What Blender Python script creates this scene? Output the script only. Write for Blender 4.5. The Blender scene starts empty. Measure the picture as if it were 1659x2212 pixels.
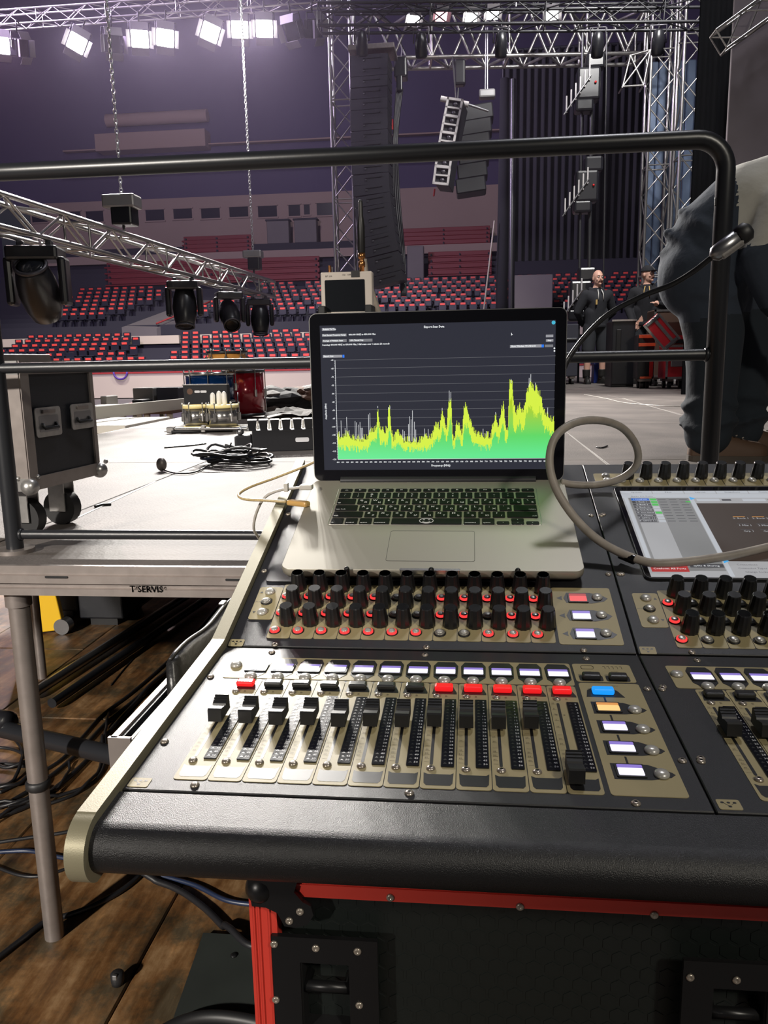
import bpy, bmesh, math, random
from mathutils import Matrix, Vector, Quaternion
random.seed(7)
S = bpy.context.scene
COL = S.collection
# ------------------------------------------------------------------ camera
F_PX, PITCH, ROLL, YAW, CX, CY = 1729.0, 0.187, 0.0195, math.radians(6.2), 829.5, 1106.0
CAMZ = 1.46
_rt = Vector((1, 0, 0)); _dn = -Vector((0, math.sin(PITCH), math.cos(PITCH)))
_R = math.cos(ROLL)*_rt + math.sin(ROLL)*_dn
_D = -math.sin(ROLL)*_rt + math.cos(ROLL)*_dn
_F = Vector((0, math.cos(PITCH), -math.sin(PITCH)))
_Z = Matrix.Rotation(YAW, 3, 'Z')
_R, _D, _F = _Z @ _R, _Z @ _D, _Z @ _F
cam_d = bpy.data.cameras.new('camera'); cam = bpy.data.objects.new('camera', cam_d); COL.objects.link(cam)
cam_d.sensor_fit = 'HORIZONTAL'; cam_d.sensor_width = 36.0; cam_d.lens = F_PX*36.0/1659.0
cam_d.clip_start = 0.02; cam_d.clip_end = 200
cam.matrix_world = Matrix(((_R.x, -_D.x, -_F.x, 0), (_R.y, -_D.y, -_F.y, 0), (_R.z, -_D.z, -_F.z, CAMZ), (0, 0, 0, 1)))
S.camera = cam
def ray(px, py): return _F + _R*((px-CX)/F_PX) + _D*((py-CY)/F_PX)
def aty(px, py, Y):
    d = ray(px, py); p = d*(Y/d.y); return Vector((p.x, p.y, p.z+CAMZ))
def atz(px, py, z):
    d = ray(px, py); p = d*((z-CAMZ)/d.z); return Vector((p.x, p.y, z))
def atx(px, py, X):
    d = ray(px, py); p = d*(X/d.x); return Vector((p.x, p.y, p.z+CAMZ))
DECK = 1.01
# ------------------------------------------------------------------ view / world / lights
S.view_settings.view_transform = 'Standard'; S.view_settings.look = 'None'
S.view_settings.exposure = 0.0; S.view_settings.gamma = 1.0; S.view_settings.use_curve_mapping = False
W = bpy.data.worlds.new('world'); S.world = W; W.use_nodes = True
W.node_tree.nodes['Background'].inputs[0].default_value = (0.30, 0.32, 0.42, 1)
W.node_tree.nodes['Background'].inputs[1].default_value = 0.055
def light(name, kind, loc, target, energy, color=(1, 1, 1), size=0.3, angle=60, blend=0.5):
    d = bpy.data.lights.new(name, kind); d.energy = energy; d.color = color
    o = bpy.data.objects.new(name, d); COL.objects.link(o); o.location = loc
    if kind == 'AREA': d.shape = 'DISK'; d.size = size
    else: d.shadow_soft_size = size
    if kind == 'SPOT': d.spot_size = math.radians(angle); d.spot_blend = blend
    v = Vector(target)-Vector(loc); o.rotation_euler = v.to_track_quat('-Z', 'Y').to_euler()
    return o
# house lights out of view, and fills added for far stand and trusses
light('unseen_light', 'AREA', (2.7, -3.2, 4.7), (0.4, 1.6, 1.0), 140, (1.0, 0.93, 0.80), 0.5)
light('unseen_light', 'AREA', (2.0, 6.0, 12.0), (1.5, 8, 1), 420, (0.95, 0.95, 1.0), 1.5)
light('unseen_light', 'SPOT', (-5.0, -8.0, 5.2), (-1.95, 2.5, 0.0), 8000, (1.0, 0.93, 0.84), 0.25, 27, 0.45)
light('unseen_light', 'SPOT', (-4.0, 27.0, 20.0), (-6, 37.5, 1.5), 15000, (1.0, 0.92, 0.90), 1.0, 62, 0.6)  # unseen spot added to light the lower seat rows
light('unseen_light', 'SPOT', (-18.0, 27.0, 20.0), (-18, 37.5, 1.5), 15000, (1.0, 0.92, 0.90), 1.0, 62, 0.6)  # its twin, added for the seats further left
light('unseen_light', 'AREA', (-9.0, 14.0, 22.0), (-9, 60, 12), 3000, (0.95, 0.85, 0.92), 3.0)  # unseen fill added to brighten the back wall of the stand
light('unseen_light', 'AREA', (-9.0, 12.0, 9.0), (-9, 50, 18), 4200, (0.74, 0.60, 0.92), 2.0)  # unseen purple fill, added to give the upper wall a hazy glow
light('truss_fill', 'SPOT', (2.5, 10.0, 8.5), (1.8, 15.0, 4.0), 2200, (1.0, 0.98, 0.95), 0.3, 75, 0.6)  # unseen fill added to light the trusses and towers

# ------------------------------------------------------------------ materials
def C(r, g, b):
    def f(c):
        c /= 255.0
        return c/12.92 if c <= 0.04045 else ((c+0.055)/1.055)**2.4
    return (f(r), f(g), f(b), 1.0)
MATS = {}
def mat(name, col, rough=0.5, metal=0.0, noise=None, bump=None, emit=None, estr=1.0, spec=0.5, coat=0.0, alpha=1.0, trans=0.0):
    """noise = (scale, amount, detail) value variation ; bump = (scale, strength)"""
    m = bpy.data.materials.new(name); m.use_nodes = True; MATS[name] = m
    nt = m.node_tree; b = nt.nodes['Principled BSDF']
    b.inputs['Base Color'].default_value = col; b.inputs['Roughness'].default_value = rough
    b.inputs['Metallic'].default_value = metal; b.inputs['Specular IOR Level'].default_value = spec
    b.inputs['Coat Weight'].default_value = coat; b.inputs['Alpha'].default_value = alpha
    b.inputs['Transmission Weight'].default_value = trans
    if emit is not None:
        b.inputs['Emission Color'].default_value = emit; b.inputs['Emission Strength'].default_value = estr
    if noise or bump:
        tc = nt.nodes.new('ShaderNodeTexCoord')
    if noise:
        n = nt.nodes.new('ShaderNodeTexNoise'); n.inputs['Scale'].default_value = noise[0]; n.inputs['Detail'].default_value = noise[2]
        nt.links.new(tc.outputs['Object'], n.inputs['Vector'])
        mx = nt.nodes.new('ShaderNodeMix'); mx.data_type = 'RGBA'
        a = noise[1]
        mx.inputs[6].default_value = tuple(max(0, c*(1-a)) for c in col[:3])+(1,)
        mx.inputs[7].default_value = tuple(min(1, c*(1+a)) for c in col[:3])+(1,)
        nt.links.new(n.outputs['Fac'], mx.inputs[0]); nt.links.new(mx.outputs[2], b.inputs['Base Color'])
    if bump:
        n2 = nt.nodes.new('ShaderNodeTexNoise'); n2.inputs['Scale'].default_value = bump[0]; n2.inputs['Detail'].default_value = 4
        nt.links.new(tc.outputs['Object'], n2.inputs['Vector'])
        bp = nt.nodes.new('ShaderNodeBump'); bp.inputs['Strength'].default_value = bump[1]; bp.inputs['Distance'].default_value = bump[2] if len(bump) > 2 else 0.001
        nt.links.new(n2.outputs['Fac'], bp.inputs['Height']); nt.links.new(bp.outputs['Normal'], b.inputs['Normal'])
    return m
def em(name, col, s=1.0, base=(0.01, 0.01, 0.01, 1), rough=0.35):
    return mat(name, base, rough, emit=col, estr=s, spec=0.3)
mat('panel_black', (0.008, 0.008, 0.0095, 1), 0.44, bump=(2200, 0.5, 0.0004))
mat('armrest_black', (0.009, 0.009, 0.010, 1), 0.36, bump=(1300, 0.7, 0.0006))
mat('console_body', (0.010, 0.010, 0.011, 1), 0.5)
mat('plate_beige', C(158, 146, 110), 0.5, bump=(1500, 0.2, 0.0003), spec=0.35)
mat('print_black', (0.010, 0.010, 0.011, 1), 0.4)
mat('print_brown', C(92, 82, 58), 0.5)
mat('print_white', C(220, 220, 222), 0.5)
mat('knob_black', (0.012, 0.012, 0.013, 1), 0.33)
mat('cap_black', (0.014, 0.014, 0.015, 1), 0.38)
mat('button_metal', C(188, 186, 180), 0.3, 0.35)
mat('screw_metal', C(170, 160, 148), 0.28, 0.6)
mat('screw_dark', C(40, 38, 36), 0.4, 0.8)
em('ring_red', C(255, 60, 60), 1.3)
mat('ring_off', C(140, 138, 132), 0.35, 0.4)
em('lcd_white', C(240, 236, 255), 1.15)
em('lcd_lav', C(140, 120, 205), 1.0)
em('lcd_red', C(240, 90, 90), 1.0)
em('lcd_red_dark', C(170, 60, 60), 1.0)
em('lcd_orange', C(255, 205, 130), 1.1)
em('lcd_orange_dark', C(220, 150, 80), 1.0)
em('key_red', C(225, 25, 30), 1.0, (0.3, 0.01, 0.01, 1), 0.3)
em('key_blue', C(20, 150, 250), 1.1)
mat('key_dark', C(34, 34, 34), 0.35)
mat('meter_black', (0.008, 0.009, 0.012, 1), 0.16, bump=(120, 0.25, 0.0008))
mat('cheek_alu', C(146, 140, 116), 0.45, 0.3, bump=(900, 0.3, 0.0003))
mat('laptop_alu', C(166, 161, 148), 0.42, 0.5)
mat('laptop_edge', C(214, 212, 208), 0.25, 0.9)
mat('laptop_black', (0.006, 0.006, 0.008, 1), 0.12)
mat('hinge_grey', C(70, 70, 72), 0.3, 0.6)
mat('key_black', (0.008, 0.008, 0.009, 1), 0.5, spec=0.15)
em('scr_bg', C(47, 48, 58), 1.0, (0.004, 0.004, 0.004, 1), 0.2)
em('scr_white', C(235, 238, 240), 1.0)
em('scr_grey', C(150, 150, 156), 1.0)
em('scr_dim', C(120, 121, 126), 1.0)
em('scr_blue', C(40, 120, 240), 1.0)
em('scr_cyan', C(70, 180, 210), 1.0)
em('scr_yellow', C(214, 240, 70), 1.0)
em('ts_light', C(158, 158, 160), 1.0)
em('ts_mid', C(122, 122, 122), 1.0)
em('ts_pale', C(178, 182, 188), 1.0)
em('ts_brown', C(56, 45, 38), 1.0)
em('ts_dark', C(70, 70, 74), 1.0)
em('ts_blue', C(40, 100, 190), 1.0)
em('ts_sky', C(70, 165, 225), 1.0)
em('ts_green', C(70, 180, 80), 1.0)
em('ts_red', C(170, 56, 56), 1.0)
em('ts_orange', C(215, 150, 70), 1.0)
mat('rail_black', (0.014, 0.015, 0.018, 1), 0.34, bump=(60, 0.12, 0.001))
mat('cable_grey', C(140, 132, 122), 0.5, noise=(60, 0.35, 3))
mat('cable_tape', C(12, 12, 12), 0.2)
mat('cable_yellow', C(170, 150, 110), 0.4, noise=(300, 0.4, 2))
mat('plug_amber', C(190, 150, 90), 0.2, coat=0.5)
mat('plug_white', C(176, 172, 166), 0.4)
mat('rubber_black', (0.012, 0.012, 0.013, 1), 0.5)
mat('rubber_grey', C(46, 50, 48), 0.45, noise=(8, 0.3, 4))
mat('blue_panel', C(84, 98, 122), 0.4, 0.3, noise=(1.5, 0.25, 4))
mat('cable_black', (0.012, 0.012, 0.014, 1), 0.42)
mat('cable_blue', (0.012, 0.020, 0.050, 1), 0.4)
mat('gooseneck', (0.03, 0.03, 0.032, 1), 0.35, 0.6)
mat('led_lens', C(150, 146, 142), 0.25, bump=(120, 0.8, 0.002))
mat('case_black', (0.012, 0.013, 0.017, 1), 0.45, bump=(350, 0.5, 0.0006))
mat('hex_black', (0.010, 0.013, 0.012, 1), 0.4)
mat('case_alu', C(140, 132, 128), 0.42, 0.6, noise=(25, 0.25, 4))
mat('case_alu_bright', C(176, 174, 172), 0.32, 0.8, noise=(40, 0.3, 4))
mat('case_red', C(205, 62, 50), 0.42)
mat('case_red_bright', C(215, 45, 55), 0.42)
mat('steel_dark', (0.012, 0.012, 0.013, 1), 0.35, 0.3)
mat('steel', C(150, 150, 152), 0.3, 0.9)
mat('truss_alu', C(175, 172, 170), 0.30, 0.85)
mat('truss_black', (0.015, 0.015, 0.018, 1), 0.4)
mat('chain_steel', C(205, 203, 208), 0.3, 0.7)
mat('motor_grey', C(150, 148, 150), 0.4, 0.5)
mat('fixture_black', (0.012, 0.012, 0.015, 1), 0.32)
mat('fixture_grey', C(70, 68, 74), 0.4, 0.4)
mat('barn_grey', C(120, 116, 120), 0.5, 0.3)
em('lamp_white', (1.0, 0.97, 0.93, 1), 14.0)
em('lamp_pink', (1.0, 0.45, 0.50, 1), 7.0)
mat('speaker_black', (0.008, 0.008, 0.011, 1), 0.55)
mat('speaker_groove', (0.004, 0.004, 0.005, 1), 0.6)
mat('speaker_white', C(176, 172, 172), 0.45)
mat('leather_black', (0.013, 0.013, 0.014, 1), 0.36, bump=(45, 0.6, 0.003))
mat('wood_drum', C(200, 140, 70), 0.3, coat=0.5, noise=(30, 0.25, 4))
mat('drum_blue', C(10, 45, 90), 0.15, 0.4, coat=0.6)
mat('drum_red', C(130, 16, 30), 0.18, 0.2, coat=0.6)
mat('drum_chrome', C(180, 178, 176), 0.18, 0.9)
mat('drum_skin', C(232, 214, 150), 0.5)
mat('white_plastic', C(225, 222, 215), 0.45)
mat('cloth_black', (0.014, 0.014, 0.017, 1), 0.85)
mat('cloth_brown', C(96, 72, 60), 0.85)
mat('cloth_grey', C(96, 94, 92), 0.85)
mat('tarp_grey', C(165, 162, 154), 0.7)
mat('red_plastic', C(190, 30, 30), 0.35)
mat('orange_plastic', C(220, 90, 50), 0.45)
mat('yellow_paint', C(225, 180, 30), 0.45)
mat('blue_plastic', C(40, 60, 140), 0.45)
mat('purple_hose', C(90, 60, 150), 0.45)
mat('brass', C(190, 130, 80), 0.25, 0.9)
mat('scanner_case', C(196, 186, 176), 0.45)
mat('scanner_screen', C(26, 28, 32), 0.15)
mat('antenna_black', (0.015, 0.014, 0.014, 1), 0.4)
mat('skin', C(205, 160, 140), 0.5, noise=(14, 0.06, 2))
mat('mouth', C(150, 80, 75), 0.5)
mat('hair_brown', C(96, 62, 48), 0.7)
mat('eye_white', C(215, 210, 205), 0.3)
mat('eye_dark', C(30, 24, 22), 0.3)
mat('hoodie_navy', C(46, 54, 66), 0.92, bump=(9, 0.5, 0.02))
mat('hoodie_grey', C(176, 174, 166), 0.92, bump=(9, 0.5, 0.015))
mat('jeans_dark', C(28, 36, 44), 0.9, bump=(10, 0.5, 0.015))
mat('hoodie_black', C(30, 31, 36), 0.9, bump=(12, 0.5, 0.01))
mat('hoodie_dark', C(22, 22, 27), 0.9, bump=(12, 0.5, 0.01))
mat('shorts_grey', C(44, 46, 50), 0.9)
mat('shoe_brown', C(84, 62, 46), 0.7, bump=(40, 0.3, 0.003))
mat('shoe_sole', C(70, 62, 54), 0.7)
mat('boot_black', C(30, 28, 26), 0.6)
mat('string_yellow', C(180, 150, 90), 0.7)
mat('string_white', C(200, 198, 192), 0.7)
mat('seat_dark', C(30, 30, 44), 0.5)
mat('seat_red', C(235, 80, 70), 0.5)
mat('bench_red', C(118, 34, 40), 0.6)
mat('stand_dark', C(46, 46, 56), 0.8)
mat('stand_grey', C(110, 106, 106), 0.8, noise=(0.6, 0.15, 4))
mat('stand_cream', C(196, 186, 168), 0.8, noise=(0.5, 0.08, 5))
mat('wall_cream', C(150, 132, 124), 0.85, noise=(0.4, 0.08, 4))
mat('wall_red', C(160, 50, 50), 0.7)
mat('void_dark', C(40, 40, 56), 0.9)
mat('roof_purple', C(76, 70, 96), 0.95, noise=(0.08, 0.3, 3))  # purple stands in for glowing haze over the dark roof and walls
mat('duct_beige', C(150, 130, 120), 0.8)
mat('window_dark', C(36, 36, 46), 0.2)
mat('drape_black', C(12, 13, 19), 0.95)
mat('backdrop_grey', C(120, 112, 118), 0.35, 0.3, noise=(0.9, 0.45, 5))
mat('sticker_white', C(200, 200, 205), 0.4)
mat('table_white', C(205, 200, 190), 0.5)
mat('gaffer', C(20, 20, 22), 0.5)

# wooden arena floor boards
def wood_floor():
    m = bpy.data.materials.new('floor_wood'); m.use_nodes = True; MATS['floor_wood'] = m
    nt = m.node_tree; b = nt.nodes['Principled BSDF']; b.inputs['Roughness'].default_value = 0.5
    tc = nt.nodes.new('ShaderNodeTexCoord'); oi = nt.nodes.new('ShaderNodeObjectInfo')
    mp = nt.nodes.new('ShaderNodeMapping'); mp.inputs['Scale'].default_value = (14, 2.6, 4)
    ad = nt.nodes.new('ShaderNodeVectorMath'); ad.operation = 'ADD'
    nt.links.new(tc.outputs['Object'], ad.inputs[0])
    mu = nt.nodes.new('ShaderNodeMath'); mu.operation = 'MULTIPLY'; mu.inputs[1].default_value = 13.0
    nt.links.new(oi.outputs['Random'], mu.inputs[0]); cb = nt.nodes.new('ShaderNodeCombineXYZ')
    nt.links.new(mu.outputs[0], cb.inputs[1]); nt.links.new(cb.outputs[0], ad.inputs[1]); nt.links.new(ad.outputs[0], mp.inputs['Vector'])
    n1 = nt.nodes.new('ShaderNodeTexNoise'); n1.inputs['Scale'].default_value = 1.0; n1.inputs['Detail'].default_value = 9; n1.inputs['Roughness'].default_value = 0.65
    nt.links.new(mp.outputs[0], n1.inputs['Vector'])
    n2 = nt.nodes.new('ShaderNodeTexNoise'); n2.inputs['Scale'].default_value = 4.5; n2.inputs['Detail'].default_value = 10; n2.inputs['Roughness'].default_value = 0.7
    nt.links.new(ad.outputs[0], n2.inputs['Vector'])
    r1 = nt.nodes.new('ShaderNodeValToRGB'); e = r1.color_ramp.elements
    e[0].position = 0.30; e[0].color = C(62, 46, 32); e[1].position = 0.72; e[1].color = C(190, 158, 120)
    x = e.new(0.45); x.color = C(116, 90, 62); x = e.new(0.58); x.color = C(146, 124, 98)
    nt.links.new(n1.outputs['Fac'], r1.inputs[0])
    r2 = nt.nodes.new('ShaderNodeValToRGB'); e = r2.color_ramp.elements
    e[0].position = 0.42; e[0].color = C(78, 86, 76); e[1].position = 0.66; e[1].color = C(255, 240, 215)
    x = e.new(0.54); x.color = C(205, 172, 125)
    nt.links.new(n2.outputs['Fac'], r2.inputs[0])
    mx = nt.nodes.new('ShaderNodeMix'); mx.data_type = 'RGBA'; mx.blend_type = 'MULTIPLY'; mx.inputs[0].default_value = 0.8
    nt.links.new(r1.outputs[0], mx.inputs[6]); nt.links.new(r2.outputs[0], mx.inputs[7]); nt.links.new(mx.outputs[2], b.inputs['Base Color'])
    bp = nt.nodes.new('ShaderNodeBump'); bp.inputs['Strength'].default_value = 0.35; bp.inputs['Distance'].default_value = 0.004
    nt.links.new(n1.outputs['Fac'], bp.inputs['Height']); nt.links.new(bp.outputs[0], b.inputs['Normal'])
wood_floor()
# non-slip stage deck surface with a fine woven relief
def deck_mat():
    m = bpy.data.materials.new('deck_grey'); m.use_nodes = True; MATS['deck_grey'] = m
    nt = m.node_tree; b = nt.nodes['Principled BSDF']; b.inputs['Roughness'].default_value = 0.68; b.inputs['Specular IOR Level'].default_value = 0.3
    tc = nt.nodes.new('ShaderNodeTexCoord')
    n1 = nt.nodes.new('ShaderNodeTexNoise'); n1.inputs['Scale'].default_value = 2.2; n1.inputs['Detail'].default_value = 8
    nt.links.new(tc.outputs['Object'], n1.inputs['Vector'])
    r1 = nt.nodes.new('ShaderNodeValToRGB'); e = r1.color_ramp.elements
    e[0].position = 0.3; e[0].color = C(88, 83, 80); e[1].position = 0.7; e[1].color = C(118, 111, 106)
    nt.links.new(n1.outputs['Fac'], r1.inputs[0]); nt.links.new(r1.outputs[0], b.inputs['Base Color'])
    wv = nt.nodes.new('ShaderNodeTexVoronoi'); wv.inputs['Scale'].default_value = 130
    nt.links.new(tc.outputs['Object'], wv.inputs['Vector'])
    bp = nt.nodes.new('ShaderNodeBump'); bp.inputs['Strength'].default_value = 0.35; bp.inputs['Distance'].default_value = 0.002
    nt.links.new(wv.outputs['Distance'], bp.inputs['Height']); nt.links.new(bp.outputs[0], b.inputs['Normal'])
deck_mat()
# spectrum fill: what the screen shows, green at the noise floor and lime towards the peaks
def spectrum_mat():
    m = bpy.data.materials.new('scr_green'); m.use_nodes = True; MATS['scr_green'] = m
    nt = m.node_tree; b = nt.nodes['Principled BSDF']; b.inputs['Base Color'].default_value = (0.01, 0.01, 0.01, 1)
    tc = nt.nodes.new('ShaderNodeTexCoord'); sp = nt.nodes.new('ShaderNodeSeparateXYZ'); nt.links.new(tc.outputs['Generated'], sp.inputs[0])
    r = nt.nodes.new('ShaderNodeValToRGB'); e = r.color_ramp.elements
    e[0].position = 0.05; e[0].color = C(96, 230, 142); e[1].position = 0.85; e[1].color = C(176, 205, 24)
    x = e.new(0.35); x.color = C(92, 215, 100)
    nt.links.new(sp.outputs['Z'], r.inputs[0]); nt.links.new(r.outputs[0], b.inputs['Emission Color']); b.inputs['Emission Strength'].default_value = 1.0
spectrum_mat()

# ------------------------------------------------------------------ mesh helpers
class MB:
    def __init__(s): s.v = []; s.f = []; s.mi = []; s.sm = []
    def add(s, vs, fs, m=0, smooth=False, M=None):
        o = len(s.v)
        for p in vs:
            p = Vector(p); s.v.append(M @ p if M is not None else p)
        for f in fs:
            s.f.append(tuple(o+i for i in f)); s.mi.append(m); s.sm.append(smooth)
        return s
    def box(s, c, d, m=0, M=None):
        x, y, z = c; a, b, e = d[0]/2, d[1]/2, d[2]/2
        vs = [(x+i*a, y+j*b, z+k*e) for k in (-1, 1) for j in (-1, 1) for i in (-1, 1)]
        return s.add(vs, [(0, 2, 3, 1), (4, 5, 7, 6), (0, 1, 5, 4), (2, 6, 7, 3), (0, 4, 6, 2), (1, 3, 7, 5)], m, False, M)
    def bbox(s, c, d, r, m=0, M=None, seg=2):
        bm = bmesh.new(); bmesh.ops.create_cube(bm, size=1)
        for v in bm.verts: v.co = Vector((v.co.x*d[0]+c[0], v.co.y*d[1]+c[1], v.co.z*d[2]+c[2]))
        bmesh.ops.bevel(bm, geom=list(bm.edges), offset=min(r, min(d)*0.49), segments=seg, profile=0.5, affect='EDGES')
        bm.verts.index_update()
        s.add([v.co for v in bm.verts], [[v.index for v in f.verts] for f in bm.faces], m, False, M); bm.free(); return s
    def prism(s, poly, z0, z1, m=0, M=None, top_m=None, smooth=False):
        n = len(poly); vs = [(p[0], p[1], z0) for p in poly]+[(p[0], p[1], z1) for p in poly]
        s.add(vs, [(i, (i+1) % n, n+(i+1) % n, n+i) for i in range(n)], m, smooth, M)
        s.add([(p[0], p[1], z1) for p in poly], [tuple(range(n))], m if top_m is None else top_m, False, M)
        s.add([(p[0], p[1], z0) for p in poly], [tuple(reversed(range(n)))], m, False, M); return s
    def flat(s, poly, z, m=0, M=None):
        return s.add([(p[0], p[1], z) for p in poly], [tuple(range(len(poly)))], m, False, M)
    def cyl(s, p0, p1, r0, r1=None, n=12, m=0, caps=True, M=None, smooth=True):
        r1 = r0 if r1 is None else r1; p0 = Vector(p0); p1 = Vector(p1); d = (p1-p0)
        q = d.to_track_quat('Z', 'Y'); vs = []
        for p, r in ((p0, r0), (p1, r1)):
            for i in range(n):
                a = 2*math.pi*i/n; vs.append(p+q @ Vector((r*math.cos(a), r*math.sin(a), 0)))
        s.add(vs, [(i, (i+1) % n, n+(i+1) % n, n+i) for i in range(n)], m, smooth, M)
        if caps:
            if r1 > 0: s.add(vs[n:], [tuple(range(n))], m, False, M)
            if r0 > 0: s.add(vs[:n], [tuple(reversed(range(n)))], m, False, M)
        return s
    def lathe(s, prof, n=20, m=0, M=None, smooth=True, caps=True):
        vs = [(r*math.cos(2*math.pi*i/n), r*math.sin(2*math.pi*i/n), z) for r, z in prof for i in range(n)]
        fs = [(k*n+i, k*n+(i+1) % n, (k+1)*n+(i+1) % n, (k+1)*n+i) for k in range(len(prof)-1) for i in range(n)]
        if caps: fs += [tuple(reversed(range(n))), tuple((len(prof)-1)*n+i for i in range(n))]
        return s.add(vs, fs, m, smooth, M)
    def tube(s, pts, r, n=8, m=0, M=None, closed=False):
        pts = [Vector(p) for p in pts]; k = len(pts); rr = r if isinstance(r, (list, tuple)) else [r]*k
        T = []
        for i in range(k):
            if closed: t = pts[(i+1) % k]-pts[i-1]
            else: t = pts[min(i+1, k-1)]-pts[max(i-1, 0)]
            T.append(t.normalized())
        u = T[0].orthogonal().normalized(); vs = []
        for i in range(k):
            if i: u = (T[i-1].rotation_difference(T[i]) @ u); u = (u-T[i]*u.dot(T[i])).normalized()
            w = T[i].cross(u)
            for j in range(n):
                a = 2*math.pi*j/n; vs.append(pts[i]+(u*math.cos(a)+w*math.sin(a))*rr[i])
        fs = [(i*n+j, i*n+(j+1) % n, ((i+1) % k)*n+(j+1) % n, ((i+1) % k)*n+j) for i in range(k if closed else k-1) for j in range(n)]
        if not closed: fs += [tuple(reversed(range(n))), tuple((k-1)*n+j for j in range(n))]
        return s.add(vs, fs, m, True, M)
    def ball(s, c, r, m=0, n=12, k=8, sc=(1, 1, 1), M=None):
        vs = [(c[0], c[1], c[2]-r*sc[2])]
        for i in range(1, k):
            a = math.pi*i/k
            for j in range(n):
                b = 2*math.pi*j/n; vs.append((c[0]+r*sc[0]*math.sin(a)*math.cos(b), c[1]+r*sc[1]*math.sin(a)*math.sin(b), c[2]-r*sc[2]*math.cos(a)))
        vs.append((c[0], c[1], c[2]+r*sc[2])); fs = [(0, 1+(j+1) % n, 1+j) for j in range(n)]
        for i in range(k-2):
            for j in range(n): a = 1+i*n; fs.append((a+j, a+(j+1) % n, a+n+(j+1) % n, a+n+j))
        e = len(vs)-1; a = 1+(k-2)*n; fs += [(a+j, a+(j+1) % n, e) for j in range(n)]
        return s.add(vs, fs, m, True, M)
    def merge(s, me, m=0, M=None):
        return s.add([v.co.copy() for v in me.vertices], [tuple(p.vertices) for p in me.polygons], m, False, M)
    def mesh(s, name, mats):
        me = bpy.data.meshes.new(name); me.from_pydata([tuple(v) for v in s.v], [], s.f)
        for mm in (mats if isinstance(mats, (list, tuple)) else [mats]): me.materials.append(MATS[mm])
        me.polygons.foreach_set('material_index', s.mi); me.polygons.foreach_set('use_smooth', s.sm); me.update(); return me
def tag(o, label=None, cat=None, group=None, kind=None):
    if label: o['label'] = label
    if cat: o['category'] = cat
    if group: o['group'] = group
    if kind: o['kind'] = kind
    return o
def put(name, me, parent=None, M=None, label=None, cat=None, group=None, kind=None):
    o = bpy.data.objects.new(name, me); COL.objects.link(o)
    if parent is not None: o.parent = parent
    if M is not None: o.matrix_basis = M
    return tag(o, label, cat, group, kind)
def thing(name, label, cat, M=None, group=None, kind=None):
    o = bpy.data.objects.new(name, None); o.empty_display_size = 0.1; COL.objects.link(o)
    if M is not None: o.matrix_basis = M if isinstance(M, Matrix) else Matrix.Translation(M)
    return tag(o, label, cat, group, kind)
def copy_tree(o, parent=None, M=None, label=None):
    c = o.copy(); COL.objects.link(c); c.parent = parent
    if M is not None: c.matrix_basis = M
    if label: c['label'] = label
    for ch in list(o.children): copy_tree(ch, c)
    return c
T = lambda x, y, z=0: Matrix.Translation((x, y, z))
def RX(a): return Matrix.Rotation(math.radians(a), 4, 'X')
def RY(a): return Matrix.Rotation(math.radians(a), 4, 'Y')
def RZ(a): return Matrix.Rotation(math.radians(a), 4, 'Z')
def rrect(x0, y0, x1, y1, r, seg=4):
    r = min(r, (x1-x0)/2-1e-6, (y1-y0)/2-1e-6); p = []
    for cx, cy, a0 in ((x1-r, y0+r, -90), (x1-r, y1-r, 0), (x0+r, y1-r, 90), (x0+r, y0+r, 180)):
        for i in range(seg+1):
            a = math.radians(a0+90*i/seg); p.append((cx+r*math.cos(a), cy+r*math.sin(a)))
    return p
def smooth_path(pts, sub=6):
    pts = [Vector(p) for p in pts]; out = []; n = len(pts)
    for i in range(n-1):
        p0, p1, p2, p3 = pts[max(i-1, 0)], pts[i], pts[i+1], pts[min(i+2, n-1)]
        for k in range(sub):
            t = k/sub; out.append(0.5*((2*p1)+(p2-p0)*t+(2*p0-5*p1+4*p2-p3)*t*t+(3*p1-p0-3*p2+p3)*t**3))
    out.append(pts[-1]); return out
_BAR = {}
def bar(parent, name, p0, p1, r, m, n=8):
    """round bar as its own object; all bars of one material share a unit mesh"""
    k = (m, n)
    if k not in _BAR: _BAR[k] = MB().cyl((0, 0, 0), (0, 0, 1), 1, n=n).mesh('bar', m)
    p0 = Vector(p0); d = Vector(p1)-p0
    M = Matrix.Translation(p0) @ d.to_track_quat('Z', 'Y').to_matrix().to_4x4() @ Matrix.Diagonal((r, r, d.length, 1))
    return put(name, _BAR[k], parent, M)
_TXT = {}
def text_mesh(s, size, m, align='CENTER', sx=1.0, bold=0.0, extrude=0.0):
    k = (s, size, m, align, sx, bold)
    if k in _TXT: return _TXT[k]
    cu = bpy.data.curves.new('text', 'FONT'); cu.body = s; cu.size = size; cu.align_x = align; cu.align_y = 'CENTER'; cu.offset = bold; cu.resolution_u = 1; cu.extrude = extrude
    o = bpy.data.objects.new('text', cu); me = bpy.data.meshes.new_from_object(o)
    bpy.data.objects.remove(o); bpy.data.curves.remove(cu)
    me.materials.clear(); me.materials.append(MATS[m])
    if sx != 1.0:
        for v in me.vertices: v.co.x *= sx
    _TXT[k] = me; return me

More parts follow.
